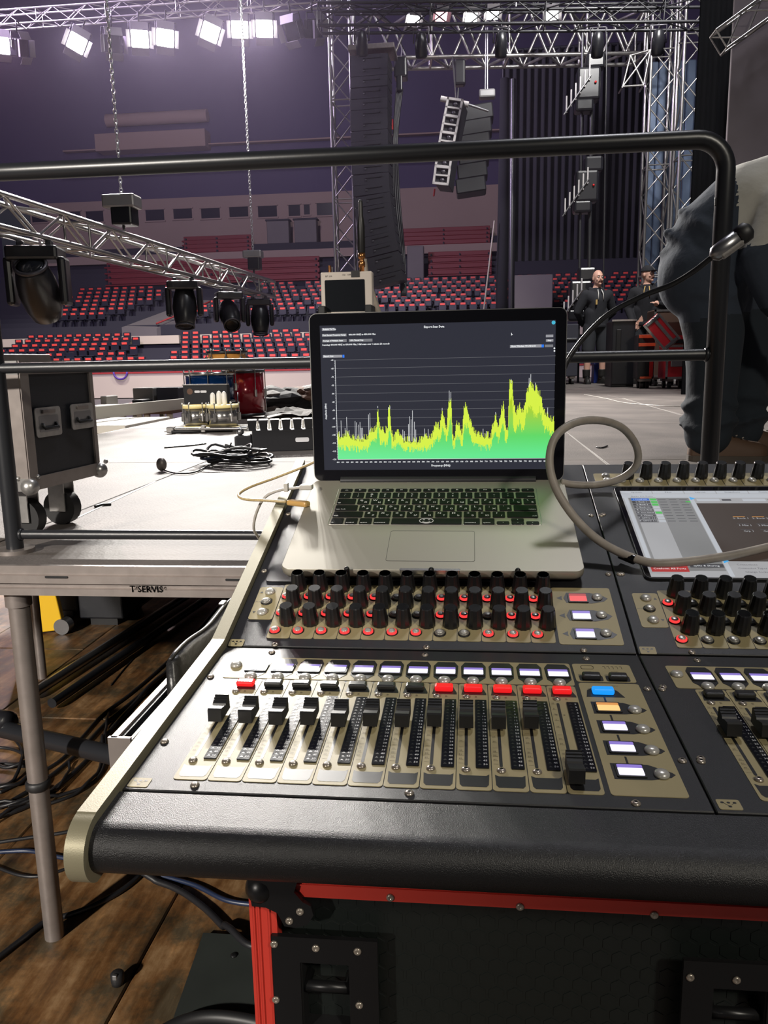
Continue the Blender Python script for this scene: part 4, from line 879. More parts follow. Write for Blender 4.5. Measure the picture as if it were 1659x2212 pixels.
# ---- gooseneck console lamp
gp = [aty(1190, 960, 1.25), aty(1205, 860, 1.25), aty(1228, 776, 1.25), aty(1300, 690, 1.24), aty(1380, 643, 1.22), aty(1450, 615, 1.20), aty(1500, 585, 1.18), aty(1542, 552, 1.17)]
gp[0] = Vector((gp[0].x, 1.245, CAMZ-0.165))
lampg = thing('gooseneck_lamp', 'black gooseneck console lamp arching up from behind the laptop', 'lamp', gp[0])
put('neck', MB().tube([p-gp[0] for p in smooth_path(gp, 10)], 0.0040, 10).mesh('neck', 'gooseneck'), lampg)
put('socket', MB().cyl((0, 0, -0.012), (0, 0, 0.02), 0.009).mesh('socket', 'steel_dark'), lampg)
a = aty(1540, 553, 1.17)-gp[0]; b = aty(1612, 500, 1.165)-gp[0]; d = (b-a).normalized()
QM = Matrix.Translation(a) @ d.to_track_quat('Z', 'Y').to_matrix().to_4x4()
L_ = (b-a).length
put('lamp_head', MB().lathe([(0.003, -0.004), (0.0105, 0.003), (0.0115, 0.010), (0.0115, L_-0.006)], 18, M=QM).mesh('lamp_head', 'steel'), lampg)
put('end_cap', MB().lathe([(0.0125, L_-0.012), (0.0135, L_-0.006), (0.0130, L_+0.002), (0.007, L_+0.007)], 18, M=QM).mesh('end_cap', 'rubber_black'), lampg)
side = QM.to_3x3() @ Vector((1, 0, 0))
dn = Vector((0.35, -0.55, -0.75)); dn = (dn-d*dn.dot(d)).normalized()
put('led_window', MB().bbox((0, 0, 0), (0.011, 0.006, L_*0.66), 0.002, M=Matrix.Translation(a+d*(L_*0.47)+dn*0.0095) @ Matrix((tuple(dn.cross(d))+(0,), tuple(dn)+(0,), tuple(d)+(0,), (0, 0, 0, 1))).transposed()).mesh('led_window', 'led_lens'), lampg)

# ---- cables on the console
def on_E(px, py, h):
    d = ray(px, py); n_ = Vector((0, -math.sin(tE), math.cos(tE))); O_ = Vector((0, 0.795, -0.2985)); q = d*((n_.dot(O_)+h)/n_.dot(d)); return q+Vector((0, 0, CAMZ))
cp_ = [on_E(2150, 1075, 0.014), on_E(1950, 1105, 0.013), on_E(1760, 1155, 0.012), on_E(1659, 1182, 0.010), on_E(1560, 1203, 0.009), on_E(1450, 1216, 0.009), on_E(1385, 1211, 0.010), on_E(1300, 1172, 0.022), aty(1240, 1116, 0.985), aty(1200, 1053, 1.00), aty(1187, 995, 1.015), aty(1200, 944, 1.03), aty(1240, 914, 1.05), aty(1295, 908, 1.08), aty(1345, 925, 1.11), aty(1375, 965, 1.13), aty(1374, 1005, 1.14), aty(1340, 1034, 1.145), aty(1290, 1047, 1.145), aty(1240, 1047, 1.14), aty(1212, 1042, 1.135)]
gc = thing('thick_grey_cable', 'thick worn grey cable looping over the laptop corner onto the touch screen', 'cable', cp_[5])
put('sheath', MB().tube([p-cp_[5] for p in smooth_path(cp_, 8)], 0.0052, 12).mesh('sheath', 'cable_grey'), gc)
d = (on_E(1372, 1209, 0.0105)-on_E(1341, 1196, 0.0115)); q = on_E(1356, 1203, 0.011)
put('black_tape', MB().cyl(q-d*0.5-cp_[5], q+d*0.5-cp_[5], 0.0062, n=12).mesh('black_tape', 'cable_tape'), gc)
yc = [aty(700, 985, 1.19), aty(668, 1003, 1.19), aty(600, 1030, 1.17), aty(540, 1052, 1.14), aty(516, 1068, 1.12), aty(528, 1078, 1.10), aty(575, 1081, 1.085), aty(618, 1084, 1.08)]
us = thing('usb_cable', 'yellowed cable with a clear amber plug in the side of the laptop', 'cable', yc[-1])
put('wire', MB().tube([p-yc[-1] for p in smooth_path(yc, 8)], 0.0021, 8).mesh('wire', 'cable_yellow'), us)
e_ = aty(661, 1089, 1.065)-yc[-1]; d = e_.normalized()
put('plug', MB().bbox((0, 0, 0), (0.034, 0.013, 0.008), 0.003, M=Matrix.Translation(e_*0.62) @ d.to_track_quat('X', 'Z').to_matrix().to_4x4()).mesh('plug', 'plug_amber'), us)
wc = [aty(668, 1052, 1.10), aty(640, 1054, 1.10), aty(600, 1060, 1.115), aty(572, 1075, 1.13), aty(555, 1105, 1.15), aty(548, 1138, 1.17), aty(556, 1158, 1.19), aty(590, 1200, 1.25)]
us = thing('power_cable', 'thin grey power cable plugged into the back corner of the laptop', 'cable', wc[0])
put('wire', MB().tube([p-wc[0] for p in smooth_path(wc, 8)], 0.0021, 8).mesh('wire', 'plug_white'), us)
put('plug', MB().bbox((-0.004, 0, 0), (0.018, 0.014, 0.007), 0.0015).bbox((-0.034, 0.004, -0.001), (0.006, 0.009, 0.012), 0.001).mesh('plug', 'plug_white'), us)

# ================================================================== FLIGHT CASE UNDER THE CONSOLE
FY = 0.548
fc = thing('flight_case', 'black flight case with red edging standing under the mixing console', 'flight case', (0.2, FY, 0))
zt = CAMZ-0.3715
put('case_body', MB().box((0.14, 0.33, 0.03+(zt-0.03)/2), (1.0, 0.64, zt-0.03)).mesh('case_body', 'hex_black'), fc)
xl = -0.170-0.2
def ledge(p0, p1, w, nrm, nm='edge_trim'):
    pass
put('edge_trim', MB().box((xl+0.0105, -0.001, 0.5*(zt)), (0.0215, 0.014, zt)).box((xl+0.0035, -0.0085, 0.5*zt), (0.001, 0.002, zt)).box((xl+0.0075, -0.0085, 0.5*zt), (0.0012, 0.002, zt)).box((xl+0.0155, -0.0085, 0.5*zt), (0.0012, 0.002, zt)).mesh('edge_trim', 'case_red'), fc)
put('edge_trim', MB().box((0.145, -0.001, zt-0.0165), (1.03, 0.014, 0.033)).box((0.145, -0.0085, zt-0.006), (1.03, 0.002, 0.0012)).box((0.145, -0.0085, zt-0.022), (1.03, 0.002, 0.0012)).mesh('edge_trim', 'case_red'), fc)
def case_screw(x, z, y=-0.011): return put('case_screw', MB().lathe([(0.0032, 0), (0.003, 0.001), (0.002, 0.0018), (0.001, 0.0012), (0.0003, 0.0006)], 12, M=T(x, y, z) @ RX(90)).mesh('case_screw', 'screw_metal'), fc)
def pxf(px, py, Y=FY-0.012):
    q = aty(px, py, Y); return q.x-0.2, q.z
# corner bracket (butterfly shaped) holding the top corner
pts = [(535, 1895), (645, 1895), (636, 1925), (655, 1947), (672, 1955), (678, 1975), (665, 1995), (640, 2002), (615, 1998), (600, 1970), (575, 1958), (545, 1955)]
pl = [pxf(*p) for p in pts]
put('corner_bracket', MB().prism([(x, z) for x, z in pl][::-1], 0, 0.004, M=T(0, -0.0095, 0) @ RX(90)).mesh('corner_bracket', 'steel_dark'), fc)
put('corner_ball', MB().ball((pl[0][0]+0.008, -0.006, pl[0][1]-0.012), 0.012, n=14, k=9).mesh('corner_ball', 'steel_dark'), fc)
for px, py in ((626, 1986), (649, 1966)): case_screw(*pxf(px, py), -0.0135)
for px, py in ((842, 1946), (1124, 1966), (1416, 1984)): case_screw(*pxf(px, py), -0.008)
# recessed dishes with handles
def dish(x0, z1, w, h):
    o = thing('tmp', None, None); bpy.data.objects.remove(o)
    mb = MB(); t = 0.022
    for (cx, cz, sw, sh) in ((x0+w/2, z1-t/2, w, t), (x0+w/2, z1-h+t/2, w, t), (x0+t/2, z1-h/2, t, h-2*t), (x0+w-t/2, z1-h/2, t, h-2*t)): mb.box((cx, -0.0095, cz), (sw, 0.004, sh))
    mb.box((x0+w/2, 0.03, z1-h/2), (w-2*t, 0.002, h-2*t), 1)
    for sx_ in (x0+t, x0+w-t): mb.box((sx_, 0.011, z1-h/2), (0.002, 0.04, h-2*t), 1)
    for sz in (z1-t, z1-h+t): mb.box((x0+w/2, 0.011, sz), (w-2*t, 0.04, 0.002), 1)
    dd = put('recessed_dish', mb.mesh('recessed_dish', ['steel_dark', 'rubber_black']), fc)
    put('handle', MB().tube([(x0+w*0.3, 0.02, z1-h*0.42), (x0+w*0.3, -0.003, z1-h*0.45), (x0+w*0.7, -0.003, z1-h*0.45), (x0+w*0.7, 0.02, z1-h*0.42)], 0.005, 8).mesh('handle', 'steel_dark'), dd)
x0, z1 = pxf(585, 2023); dish(x0, z1, 0.083, 0.11); xb, zb = pxf(1478, 2076); dish(xb, zb, 0.083, 0.11)
for px, py in ((592, 2040), (682, 2049), (772, 2056), (596, 2160), (776, 2172)): case_screw(*pxf(px, py), -0.0115)
for px, py in ((1491, 2112), (1591, 2118)): case_screw(*pxf(px, py), -0.0115)
# hexagon embossed board: one stuff part
hx = MB(); r_h = 0.0078
for j in range(40):
    for i in range(70):
        cx = -0.345+i*r_h*1.06*2*0.5*1.75+(r_h*0.93 if j % 2 else 0); cz = zt-0.035-j*r_h*1.62
        if cx > 0.62 or cz < 0.45: continue
        hx.prism([(cx+r_h*0.86*math.cos(math.radians(60*k+30)), cz+r_h*0.86*math.sin(math.radians(60*k+30))) for k in range(6)], 0, 0.0007, M=T(0, 0.0102, 0) @ RX(90))
put('hexagon_relief', hx.mesh('hexagon_relief', 'hex_black'), fc, kind='stuff')
for x in (xl+0.1, 0.55):
    for y in (0.08, 0.56):
        put('caster', MB().cyl((x-0.015, y, 0.03), (x+0.015, y, 0.03), 0.03, n=14).mesh('caster', 'rubber_black'), fc)
# tray rim of the console's case with a metal edge, and a black pouch standing in it
TX = -0.360
a = atx(252, 1592, TX); zb0 = a.z
sbd = thing('case_tray', 'narrow metal-edged black case tray along the left end of the console', 'tray', (TX, 1.0, zb0-0.055))
put('board', MB().box((0, 0.08, 0.0265), (0.010, 0.70, 0.053)).box((0.102, 0.08, -0.003), (0.194, 0.70, 0.006)).mesh('board', 'case_black'), sbd)
put('edge_trim', MB().box((-0.002, 0.08, 0.0545), (0.007, 0.705, 0.003)).box((0.004, -0.271, 0.027), (0.024, 0.004, 0.058)).mesh('edge_trim', 'case_alu'), sbd)
put('inner_lip', MB().box((0.012, 0.08, 0.028), (0.004, 0.69, 0.044)).mesh('inner_lip', 'rubber_black'), sbd)
pf, pr = atx(356, 1426, TX+0.022), atx(497, 1294, TX+0.022)
pou = thing('black_pouch', 'black leather zip pouch standing in the tray beside the console', 'pouch', (TX+0.028, (pf.y+pr.y)/2, zb0-0.055))
HP = pf.z-(zb0-0.055)
Lp = pr.y-pf.y; dz = pr.z-pf.z
bm = MB(); prof = []
nseg = 14
for i in range(nseg+1):
    t_ = i/nseg; y = -Lp/2+Lp*t_; ztop = HP+dz*t_+0.003*math.sin(t_*9); w = (0.0045+0.0065*min(1, 6*min(t_, 1-t_)+0.25))
    prof.append([(-w, y, 0.0), (-w*1.05, y, ztop*0.6), (-w*0.8, y, ztop-0.004), (0, y, ztop), (w*0.8, y, ztop-0.004), (w*1.05, y, ztop*0.6), (w, y, 0.0)])
vs = [p for r_ in prof for p in r_]; n = 7
bm.add(vs, [(i*n+j, i*n+j+1, (i+1)*n+j+1, (i+1)*n+j) for i in range(nseg) for j in range(n-1)]+[tuple(reversed(range(n))), tuple(nseg*n+j for j in range(n))], 0, True)
put('pouch_body', bm.mesh('pouch_body', 'leather_black'), pou)
put('zip', MB().tube([Vector((0, p[3][1], p[3][2]+0.001)) for p in prof], 0.0022, 6).mesh('zip', 'hinge_grey'), pou)
put('zip_pull', MB().bbox((-0.004, Lp*0.34, HP+dz*0.84+0.006), (0.008, 0.014, 0.003), 0.001).mesh('zip_pull', 'steel'), pou)

# ================================================================== GUARD RAIL
gx_l, gx_r, RYY = -1.122, 0.529, 1.83
zt_, zm_, zb_ = CAMZ+0.4365, CAMZ-0.001, CAMZ-0.405
rail = thing('guard_rail', 'black tubular guard rail with three bars along the stage edge', 'railing', (-0.3, RYY, DECK))
O = Vector((-0.3, RYY, DECK)); rr_ = 0.0192; bend = 0.062
path = [Vector((-2.0, RYY, zt_)), Vector((-1.0, RYY, zt_)), Vector((0.0, RYY, zt_))]
for i in range(9):
    a = math.radians(90-90*i/8); path.append(Vector((gx_r-bend+bend*math.cos(a), RYY, zt_-bend+bend*math.sin(a))))
path.append(Vector((gx_r, RYY, DECK+0.002)))
put('top_tube', MB().tube([p-O for p in path], rr_, 16).mesh('top_tube', 'rail_black'), rail)
po = put('post', MB().cyl(Vector((gx_l, RYY, DECK+0.01))-O, Vector((gx_l, RYY, zt_))-O, 0.0205, n=16).mesh('post', 'rail_black'), rail)
bar(rail, 'mid_bar', Vector((-2.0, RYY, zm_))-O, Vector((gx_r, RYY, zm_))-O, 0.0128, 'rail_black', 14)
bar(rail, 'bottom_bar', Vector((gx_l, RYY, zb_))-O, Vector((gx_r, RYY, zb_))-O, 0.0118, 'rail_black', 14)
for x, z in ((gx_r-0.02, zm_), (gx_l+0.02, zb_)):
    put('weld_collar', MB().lathe([(0.013, -0.004), (0.0165, 0), (0.013, 0.005)], 12, M=T(x+0.3, 0, z-DECK) @ RY(90)).mesh('weld_collar', 'rail_black'), rail)
put('foot_plate', MB().cyl(Vector((gx_l, RYY, DECK))-O, Vector((gx_l, RYY, DECK+0.010))-O, 0.046, n=24).mesh('foot_plate', 'case_alu'), rail)
put('foot_plate', MB().cyl(Vector((gx_r, RYY, DECK))-O, Vector((gx_r, RYY, DECK+0.010))-O, 0.046, n=24).mesh('foot_plate', 'case_alu'), rail)
put('pin_hole', MB().bbox((gx_r-0.0195+0.3, -0.006, CAMZ+0.312-DECK), (0.003, 0.006, 0.016), 0.001).mesh('pin_hole', 'print_black'), rail)
put('rail_post', MB().cyl(Vector((-2.0, RYY, DECK))-O, Vector((-2.0, RYY, zt_))-O, 0.0205, n=12).mesh('rail_post', 'rail_black'), rail)

# ================================================================== ON THE STAGE
# ---- road case at the left with butterfly handles
a = atz(66, 1062, DECK+0.135); b = atz(216, 1024, DECK+0.135)
ex = (b-a); Lc = ex.length; ex.normalize(); ey = Vector((-ex.y, ex.x, 0))     # ex along the visible side, ey to the left
RC = Matrix(((ex.x, ey.x, 0, a.x), (ex.y, ey.y, 0, a.y), (0, 0, 1, DECK), (0, 0, 0, 1)))
rc = thing('road_case', 'black road case on castors with aluminium edges and two butterfly handles behind the rail', 'road case', RC)
z0c, z1c, Wc = 0.135, CAMZ+0.012-DECK, 0.62
put('case_shell', MB().box((Lc/2, Wc/2, (z0c+z1c)/2), (Lc-0.01, Wc-0.01, z1c-z0c-0.01)).mesh('case_shell', 'case_black'), rc)
ed = 0.034
put('edge_trim', MB().box((ed/2, 0, (z0c+z1c)/2), (ed, 0.006, z1c-z0c)).box((0, ed/2, (z0c+z1c)/2), (0.006, ed, z1c-z0c)).mesh('edge_trim', 'case_alu'), rc)
put('edge_trim', MB().box((Lc-ed/4, 0, (z0c+z1c)/2), (ed/2, 0.006, z1c-z0c)).mesh('edge_trim', 'case_alu'), rc)
for z in (z0c+ed/2, z1c-0.012):
    put('edge_trim', MB().box((Lc/2, -0.001, z), (Lc, 0.006, ed)).mesh('edge_trim', 'case_alu'), rc)
    put('edge_trim', MB().box((-0.001, Wc/2, z), (0.006, Wc, ed)).mesh('edge_trim', 'case_alu_bright'), rc)
put('lid_tray', MB().bbox((Lc*0.5, Wc*0.42, z1c+0.012), (Lc*0.8, Wc*0.5, 0.024), 0.003).mesh('lid_tray', 'case_alu'), rc)
for x, y in ((0, 0), (Lc, 0), (0, Wc)):
    for z in (z0c,):
        bc = put('ball_corner', MB().ball((x, y, z+0.012), 0.023, n=14, k=9).mesh('ball_corner', 'case_alu_bright'), rc)
        
        put('corner_rivet', MB().ball((x+0.030, y-0.004, z+0.034), 0.007, n=8, k=6).mesh('corner_rivet', 'case_alu_bright'), bc)
        put('corner_rivet', MB().ball((x-0.004, y+0.03, z+0.034), 0.007, n=8, k=6).mesh('corner_rivet', 'case_alu_bright'), bc)
def px_side(px, py):     # pixel on the visible side plane -> (along, height)
    d = ray(px, py); n_ = ey; k = n_.dot(a-Vector((0, 0, CAMZ)))/n_.dot(d); q = d*k+Vector((0, 0, CAMZ)); return (q-a).dot(ex), q.z-DECK
for (x0p, x1p, y0p, y1p) in ((70, 131, 874, 950), (148, 200, 866, 934)):
    u0, zt0 = px_side(x0p, (y0p+8)); u1, zb0_ = px_side(x1p, y1p-12); h_ = zt0-zb0_; w_ = u1-u0; cu, cz = (u0+u1)/2, (zt0+zb0_)/2
    mb = MB(); t = w_*0.12
    mb.prism(rrect(-w_/2, -h_/2, w_/2, h_/2, 0.008, 3), 0, 0.003, 0, M=T(cu, -0.003, cz) @ RX(90))
    mb.flat(rrect(-w_/2+t, -h_/2+t, w_/2-t, h_/2-t*1.6, 0.004, 2), 0.0035, 1, M=T(cu, -0.003, cz) @ RX(90))
    dd = put('recessed_dish', mb.mesh('recessed_dish', ['case_alu_bright', 'steel']), rc)
    put('handle', MB().tube([(cu-w_*0.26, -0.006, cz-h_*0.05), (cu-w_*0.26, -0.014, cz-h_*0.20), (cu+w_*0.26, -0.014, cz-h_*0.20), (cu+w_*0.26, -0.006, cz-h_*0.05)], 0.0045, 8).mesh('handle', 'rubber_black'), dd)
    put('latch_plate', MB().bbox((cu, -0.008, cz+h_*0.36), (w_*0.5, 0.006, h_*0.14), 0.002).mesh('latch_plate', 'case_alu'), dd)
for x, y in ((0.08, 0.08), (Lc-0.08, 0.08), (0.08, Wc-0.1)):
    ca = put('castor', MB().cyl((x-0.018, y, 0.05), (x+0.018, y, 0.05), 0.05, n=20).mesh('castor', 'rubber_black'), rc)
    put('castor_fork', MB().box((x-0.024, y, 0.085), (0.004, 0.05, 0.09)).box((x+0.024, y, 0.085), (0.004, 0.05, 0.09)).box((x, y, 0.130), (0.08, 0.09, 0.006)).mesh('castor_fork', 'case_alu_bright'), ca)
put('printed_letter', MB().merge(text_mesh('nt', 0.075, 'sticker_white', 'RIGHT'), 0, T(-0.0045, 0.045, z0c+0.125) @ RZ(-90) @ RX(90) @ Matrix.Shear('XY', 4, (0.2, 0)) if False else T(-0.0045, 0.045, z0c+0.125) @ RZ(-90) @ RX(90)).mesh('printed_letter', 'sticker_white'), rc)

# ---- drums
def drum(nm, lab, c, r, h, shell, rim='drum_chrome', skin='white_plastic', lugs=8):
    t = thing(nm, lab, 'drum', c)
    put('shell', MB().lathe([(r, 0.012), (r, h-0.012)], 32).mesh('shell', shell), t)
    for z in (0.0, h-0.022): put('hoop', MB().lathe([(r+0.002, z), (r+0.012, z), (r+0.012, z+0.022), (r+0.002, z+0.022), (r+0.002, z)], 32, caps=False).mesh('hoop', rim), t)
    put('drum_head', MB().lathe([(r, h-0.014), (r*0.98, h-0.005), (0.002, h-0.005)], 32).mesh('drum_head', skin), t)
    for k in range(lugs):
        an_ = 2*math.pi*(k+0.3)/lugs; x, y = (r+0.012)*math.cos(an_), (r+0.012)*math.sin(an_)
        lg = put('lug', MB().bbox((0, 0, h*0.5), (0.022, 0.020, min(0.06, h*0.5)), 0.004, seg=1).mesh('lug', 'drum_chrome'), t, T(x, y, 0) @ RZ(math.degrees(an_)))
        put('tension_rod', MB().cyl((0, 0, h*0.5), (0, 0, h+0.008), 0.004, n=6).ball((0, 0, h+0.008), 0.008, n=6, k=4).mesh('tension_rod', 'drum_chrome'), lg)
    return t
s6 = 6.1/F_PX
cb_ = atz(500, 905, DECK); cb_.z = DECK
def drum_at(px, Y): q = aty(px, 900, Y); return q.x
# snare drum and floor stack behind the timbales
bl = drum('blue_drum', 'dark blue drum standing behind the small silver drums', (drum_at(458, 6.15), 6.15, DECK+0.152), 0.185, 0.235, 'drum_blue')
put('box', MB().bbox((0, 0, 0.075), (0.36, 0.3, 0.15), 0.004).mesh('box', 'case_black'), None, T(drum_at(458, 6.15), 6.15, DECK), 'low black riser box carrying the blue drum', 'box')
drum('wooden_snare_drum', 'honey coloured wooden snare drum stacked on the blue drum', (drum_at(503, 6.25), 6.18, DECK+0.402), 0.145, 0.145, 'wood_drum', rim='fixture_black')
rd = drum('red_floor_tom', 'tall glossy red floor tom beside the blue drum', (drum_at(530, 6.6), 6.6, DECK+0.02), 0.165, 0.375, 'drum_red', rim='fixture_black', lugs=6)
for k in range(3):
    an_ = 2*math.pi*k/3+0.5; put('tom_leg', MB().tube([(0.18*math.cos(an_), 0.18*math.sin(an_), -0.019), (0.18*math.cos(an_), 0.18*math.sin(an_), 0.2)], 0.006, 8).mesh('tom_leg', 'drum_chrome'), rd)
bx = thing('sample_pad', 'flat black instrument case with a white logo leaning behind the small drums', 'case', (drum_at(448, 5.72), 5.74, DECK))
put('case_body', MB().bbox((0, 0, 0.15), (0.33, 0.07, 0.30), 0.006).mesh('case_body', 'cloth_black'), bx)
put('edge_trim', MB().box((0, -0.02, 0.303), (0.335, 0.05, 0.008)).mesh('edge_trim', 'drum_chrome'), bx)
put('logo', MB().flat([(-0.115+0.022*math.cos(k*math.pi/8), 0.255+0.022*math.sin(k*math.pi/8)) for k in range(16)], 0, 1).flat(rrect(-0.08, 0.245, -0.04, 0.262, 0.006), 0).flat(rrect(-0.036, 0.245, 0.01, 0.262, 0.006), 0).mesh('logo', ['sticker_white', 'cloth_brown']), bx, T(0, -0.0365, 0) @ RX(90))
tb_w = {}
drum('small_silver_drum', 'small silver drum with a yellow skin beside the stand rail', (drum_at(424, 5.45), 5.45, DECK+0.006), 0.078, 0.165, 'drum_chrome', 'drum_skin', 'drum_skin', 6)
tb = drum('silver_drum', 'larger silver drum with a yellow skin holding white shakers', (drum_at(482, 5.38), 5.38, DECK+0.006), 0.098, 0.17, 'drum_chrome', 'drum_skin', 'drum_skin', 6)
for dx, rz, h_ in ((-0.062, 2, 0.085), (-0.016, 1, 0.095), (0.022, -1, 0.092)):
    put('shaker', MB().lathe([(0.012, 0), (0.017, 0.01), (0.0175, h_-0.02), (0.012, h_-0.006), (0.003, h_)], 14).mesh('shaker', 'white_plastic'), None, T(drum_at(482, 5.38)+dx, 5.36, DECK+0.173) @ RY(rz), {-0.062: 'white plastic shaker standing apart on the yellow drum skin', -0.016: 'middle white plastic shaker on the yellow drum skin', 0.022: 'white plastic shaker close beside the middle one on the yellow drum skin'}[dx], 'shaker')
hs = thing('hardware_stand', 'folded chrome drum stand lying along the front of the small drums', 'stand', (drum_at(455, 5.25), 5.15, DECK))
bar(hs, 'rod', (-0.24, 0, 0.028), (0.28, -0.02, 0.030), 0.011, 'drum_chrome'); bar(hs, 'rod', (-0.2, 0.05, 0.02), (0.22, 0.05, 0.02), 0.009, 'fixture_black'); bar(hs, 'rod', (-0.23, -0.03, 0.012), (0.15, 0.09, 0.012), 0.011, 'rubber_black')
put('clamp', MB().bbox((-0.02, 0, 0.03), (0.03, 0.03, 0.045), 0.004).bbox((-0.24, 0, 0.025), (0.05, 0.06, 0.04), 0.006).mesh('clamp', 'drum_chrome'), hs)
put('drum_mat', MB().bbox((drum_at(470, 5.5), 5.48, DECK+0.002), (0.62, 0.40, 0.004), 0.001, seg=1).mesh('drum_mat', 'cloth_grey'), None, label='grey mat spread under the drums on the stage', cat='mat')
# ---- black light bar with round sockets
a = atz(512, 978, DECK); b = atz(690, 972, DECK); ang = math.degrees(math.atan2(b.y-a.y, b.x-a.x)); Lb = 1.25
lb = thing('lighting_bar', 'long black fixture bar with a row of upright black heads on the stage', 'light bar', T(a.x, a.y, DECK) @ RZ(ang))
put('bar_body', MB().bbox((Lb/2+0.08, 0.06, 0.055), (Lb, 0.12, 0.11), 0.004).mesh('bar_body', 'fixture_black'), lb)
put('end_box', MB().bbox((0.035, 0.06, 0.045), (0.09, 0.12, 0.085), 0.01).bbox((0.0, 0.04, 0.04), (0.02, 0.03, 0.05), 0.003, 1).mesh('end_box', ['fixture_black', 'red_plastic']), lb)
for k in range(20):
    h_ = put('bar_head', MB().add([(0.082+0.058*k+x_*w_, 0.06+y_*0.05, z_) for z_, w_ in ((0.108, 0.017), (0.162, 0.023)) for x_, y_ in ((-1, -1), (1, -1), (1, 1), (-1, 1))], [(3, 2, 1, 0), (4, 5, 6, 7), (0, 1, 5, 4), (1, 2, 6, 5), (2, 3, 7, 6), (3, 0, 4, 7)]).mesh('bar_head', 'fixture_black'), lb)
    put('white_bracket', MB().bbox((0.111+0.058*k, 0.004, 0.140), (0.008, 0.008, 0.036), 0.003, seg=1).ball((0.111+0.058*k, 0.002, 0.122), 0.0065, n=8, k=6).mesh('white_bracket', 'white_plastic'), h_)
put('label', MB().prism(rrect(0.30, 0.045, 0.37, 0.068, 0.008), 0, 0.002, M=RX(90)).mesh('label', 'sticker_white'), lb)
put('knob', MB().ball((0.02, 0.03, 0.105), 0.02, n=10, k=8).mesh('knob', 'steel'), lb)
# ---- cable coil and the silver bulb shaped microphone
cc_ = atz(502, 1005, DECK); rg = random.Random(5)
coil = thing('cable_coil', 'loose coil of black cables on the stage by the light bar', 'cable coil', (cc_.x, cc_.y, DECK))
for k in range(9):
    pts = []; r0 = rg.uniform(0.07, 0.13); ox, oy = rg.uniform(-0.05, 0.05), rg.uniform(-0.03, 0.06); tl = rg.uniform(0.1, 0.5)
    for i in range(26):
        an_ = 2*math.pi*i/22+k; pts.append((ox+r0*1.25*math.cos(an_), oy+r0*0.8*math.sin(an_), 0.010+0.006*k+0.035*tl*(1+math.sin(an_*1.5+2*k))*(0.6+0.4*math.sin(3*an_))+0.004))
    put('cable_loop', MB().tube(pts, 0.006, 6, m=0).mesh('cable_loop', 'cable_blue' if k == 3 else 'cable_black'), coil)
mp = atz(350, 1018, DECK)
mic = thing('floor_microphone', 'small silver egg-shaped microphone lying on the stage with a cable to the coil', 'microphone', (mp.x, mp.y, DECK))
put('capsule', MB().ball((0, 0, 0.030), 0.022, sc=(1, 1, 1.35), n=16, k=10).mesh('capsule', 'case_alu'), mic)
put('mic_cable', MB().tube([Vector(p)-Vector((mp.x, mp.y, DECK)) for p in smooth_path([Vector((mp.x, mp.y, DECK+0.008)), atz(380, 1022, DECK+0.006), atz(420, 1020, DECK+0.006), atz(455, 1003, DECK+0.006), atz(485, 990, DECK+0.012), Vector((cc_.x, cc_.y, DECK+0.10))])], 0.0035, 6).mesh('mic_cable', 'cable_black'), mic)
for nm, lab, m_, pts in (('tape_scrap', 'small scrap of black tape on the stage beside the white seam', 'cable_black', [(205, 1094), (222, 1090), (240, 1089)]), ('thin_wire', 'thin wire lying on the stage in front of the drums', 'cable_black', [(355, 967), (390, 964), (415, 962), (445, 958)]), ('rope', 'pale rope lying across the stage below the road cases', 'plug_white', [(1262, 852), (1310, 861), (1350, 870), (1420, 876), (1478, 878)]), ('black_scrap', 'black scrap of tape on the stage beside the cable loop', 'cable_black', [(1288, 966), (1300, 967), (1312, 963)])):
    put(nm, MB().tube(smooth_path([atz(x, y, DECK+0.004) for x, y in pts], 5), 0.004, 6).mesh(nm, m_), None, label=lab, cat='rope' if nm == 'rope' else 'scrap' if 'scrap' in nm else 'wire')
for lab, m_, p0, p1 in (('white tape line running from the road case across the stage', 'white_plastic', (158, 1122), (335, 1040)), ('pale tape line on the stage by the cable loop', 'plug_white', (1232, 940), (1312, 1004)), ('thin pale tape line crossing the stage behind the cables', 'plug_white', (1345, 860), (1472, 897)), ('pale tape line beside the brown shoes on the stage', 'plug_white', (1618, 940), (1680, 958))):
    put('tape_line', MB().add([atz(p0[0]-2, p0[1], DECK+0.0012), atz(p0[0]+2, p0[1], DECK+0.0012), atz(p1[0]+2, p1[1], DECK+0.0012), atz(p1[0]-2, p1[1], DECK+0.0012)], [(0, 1, 2, 3)]).mesh('tape_line', m_), None, label=lab, cat='tape')
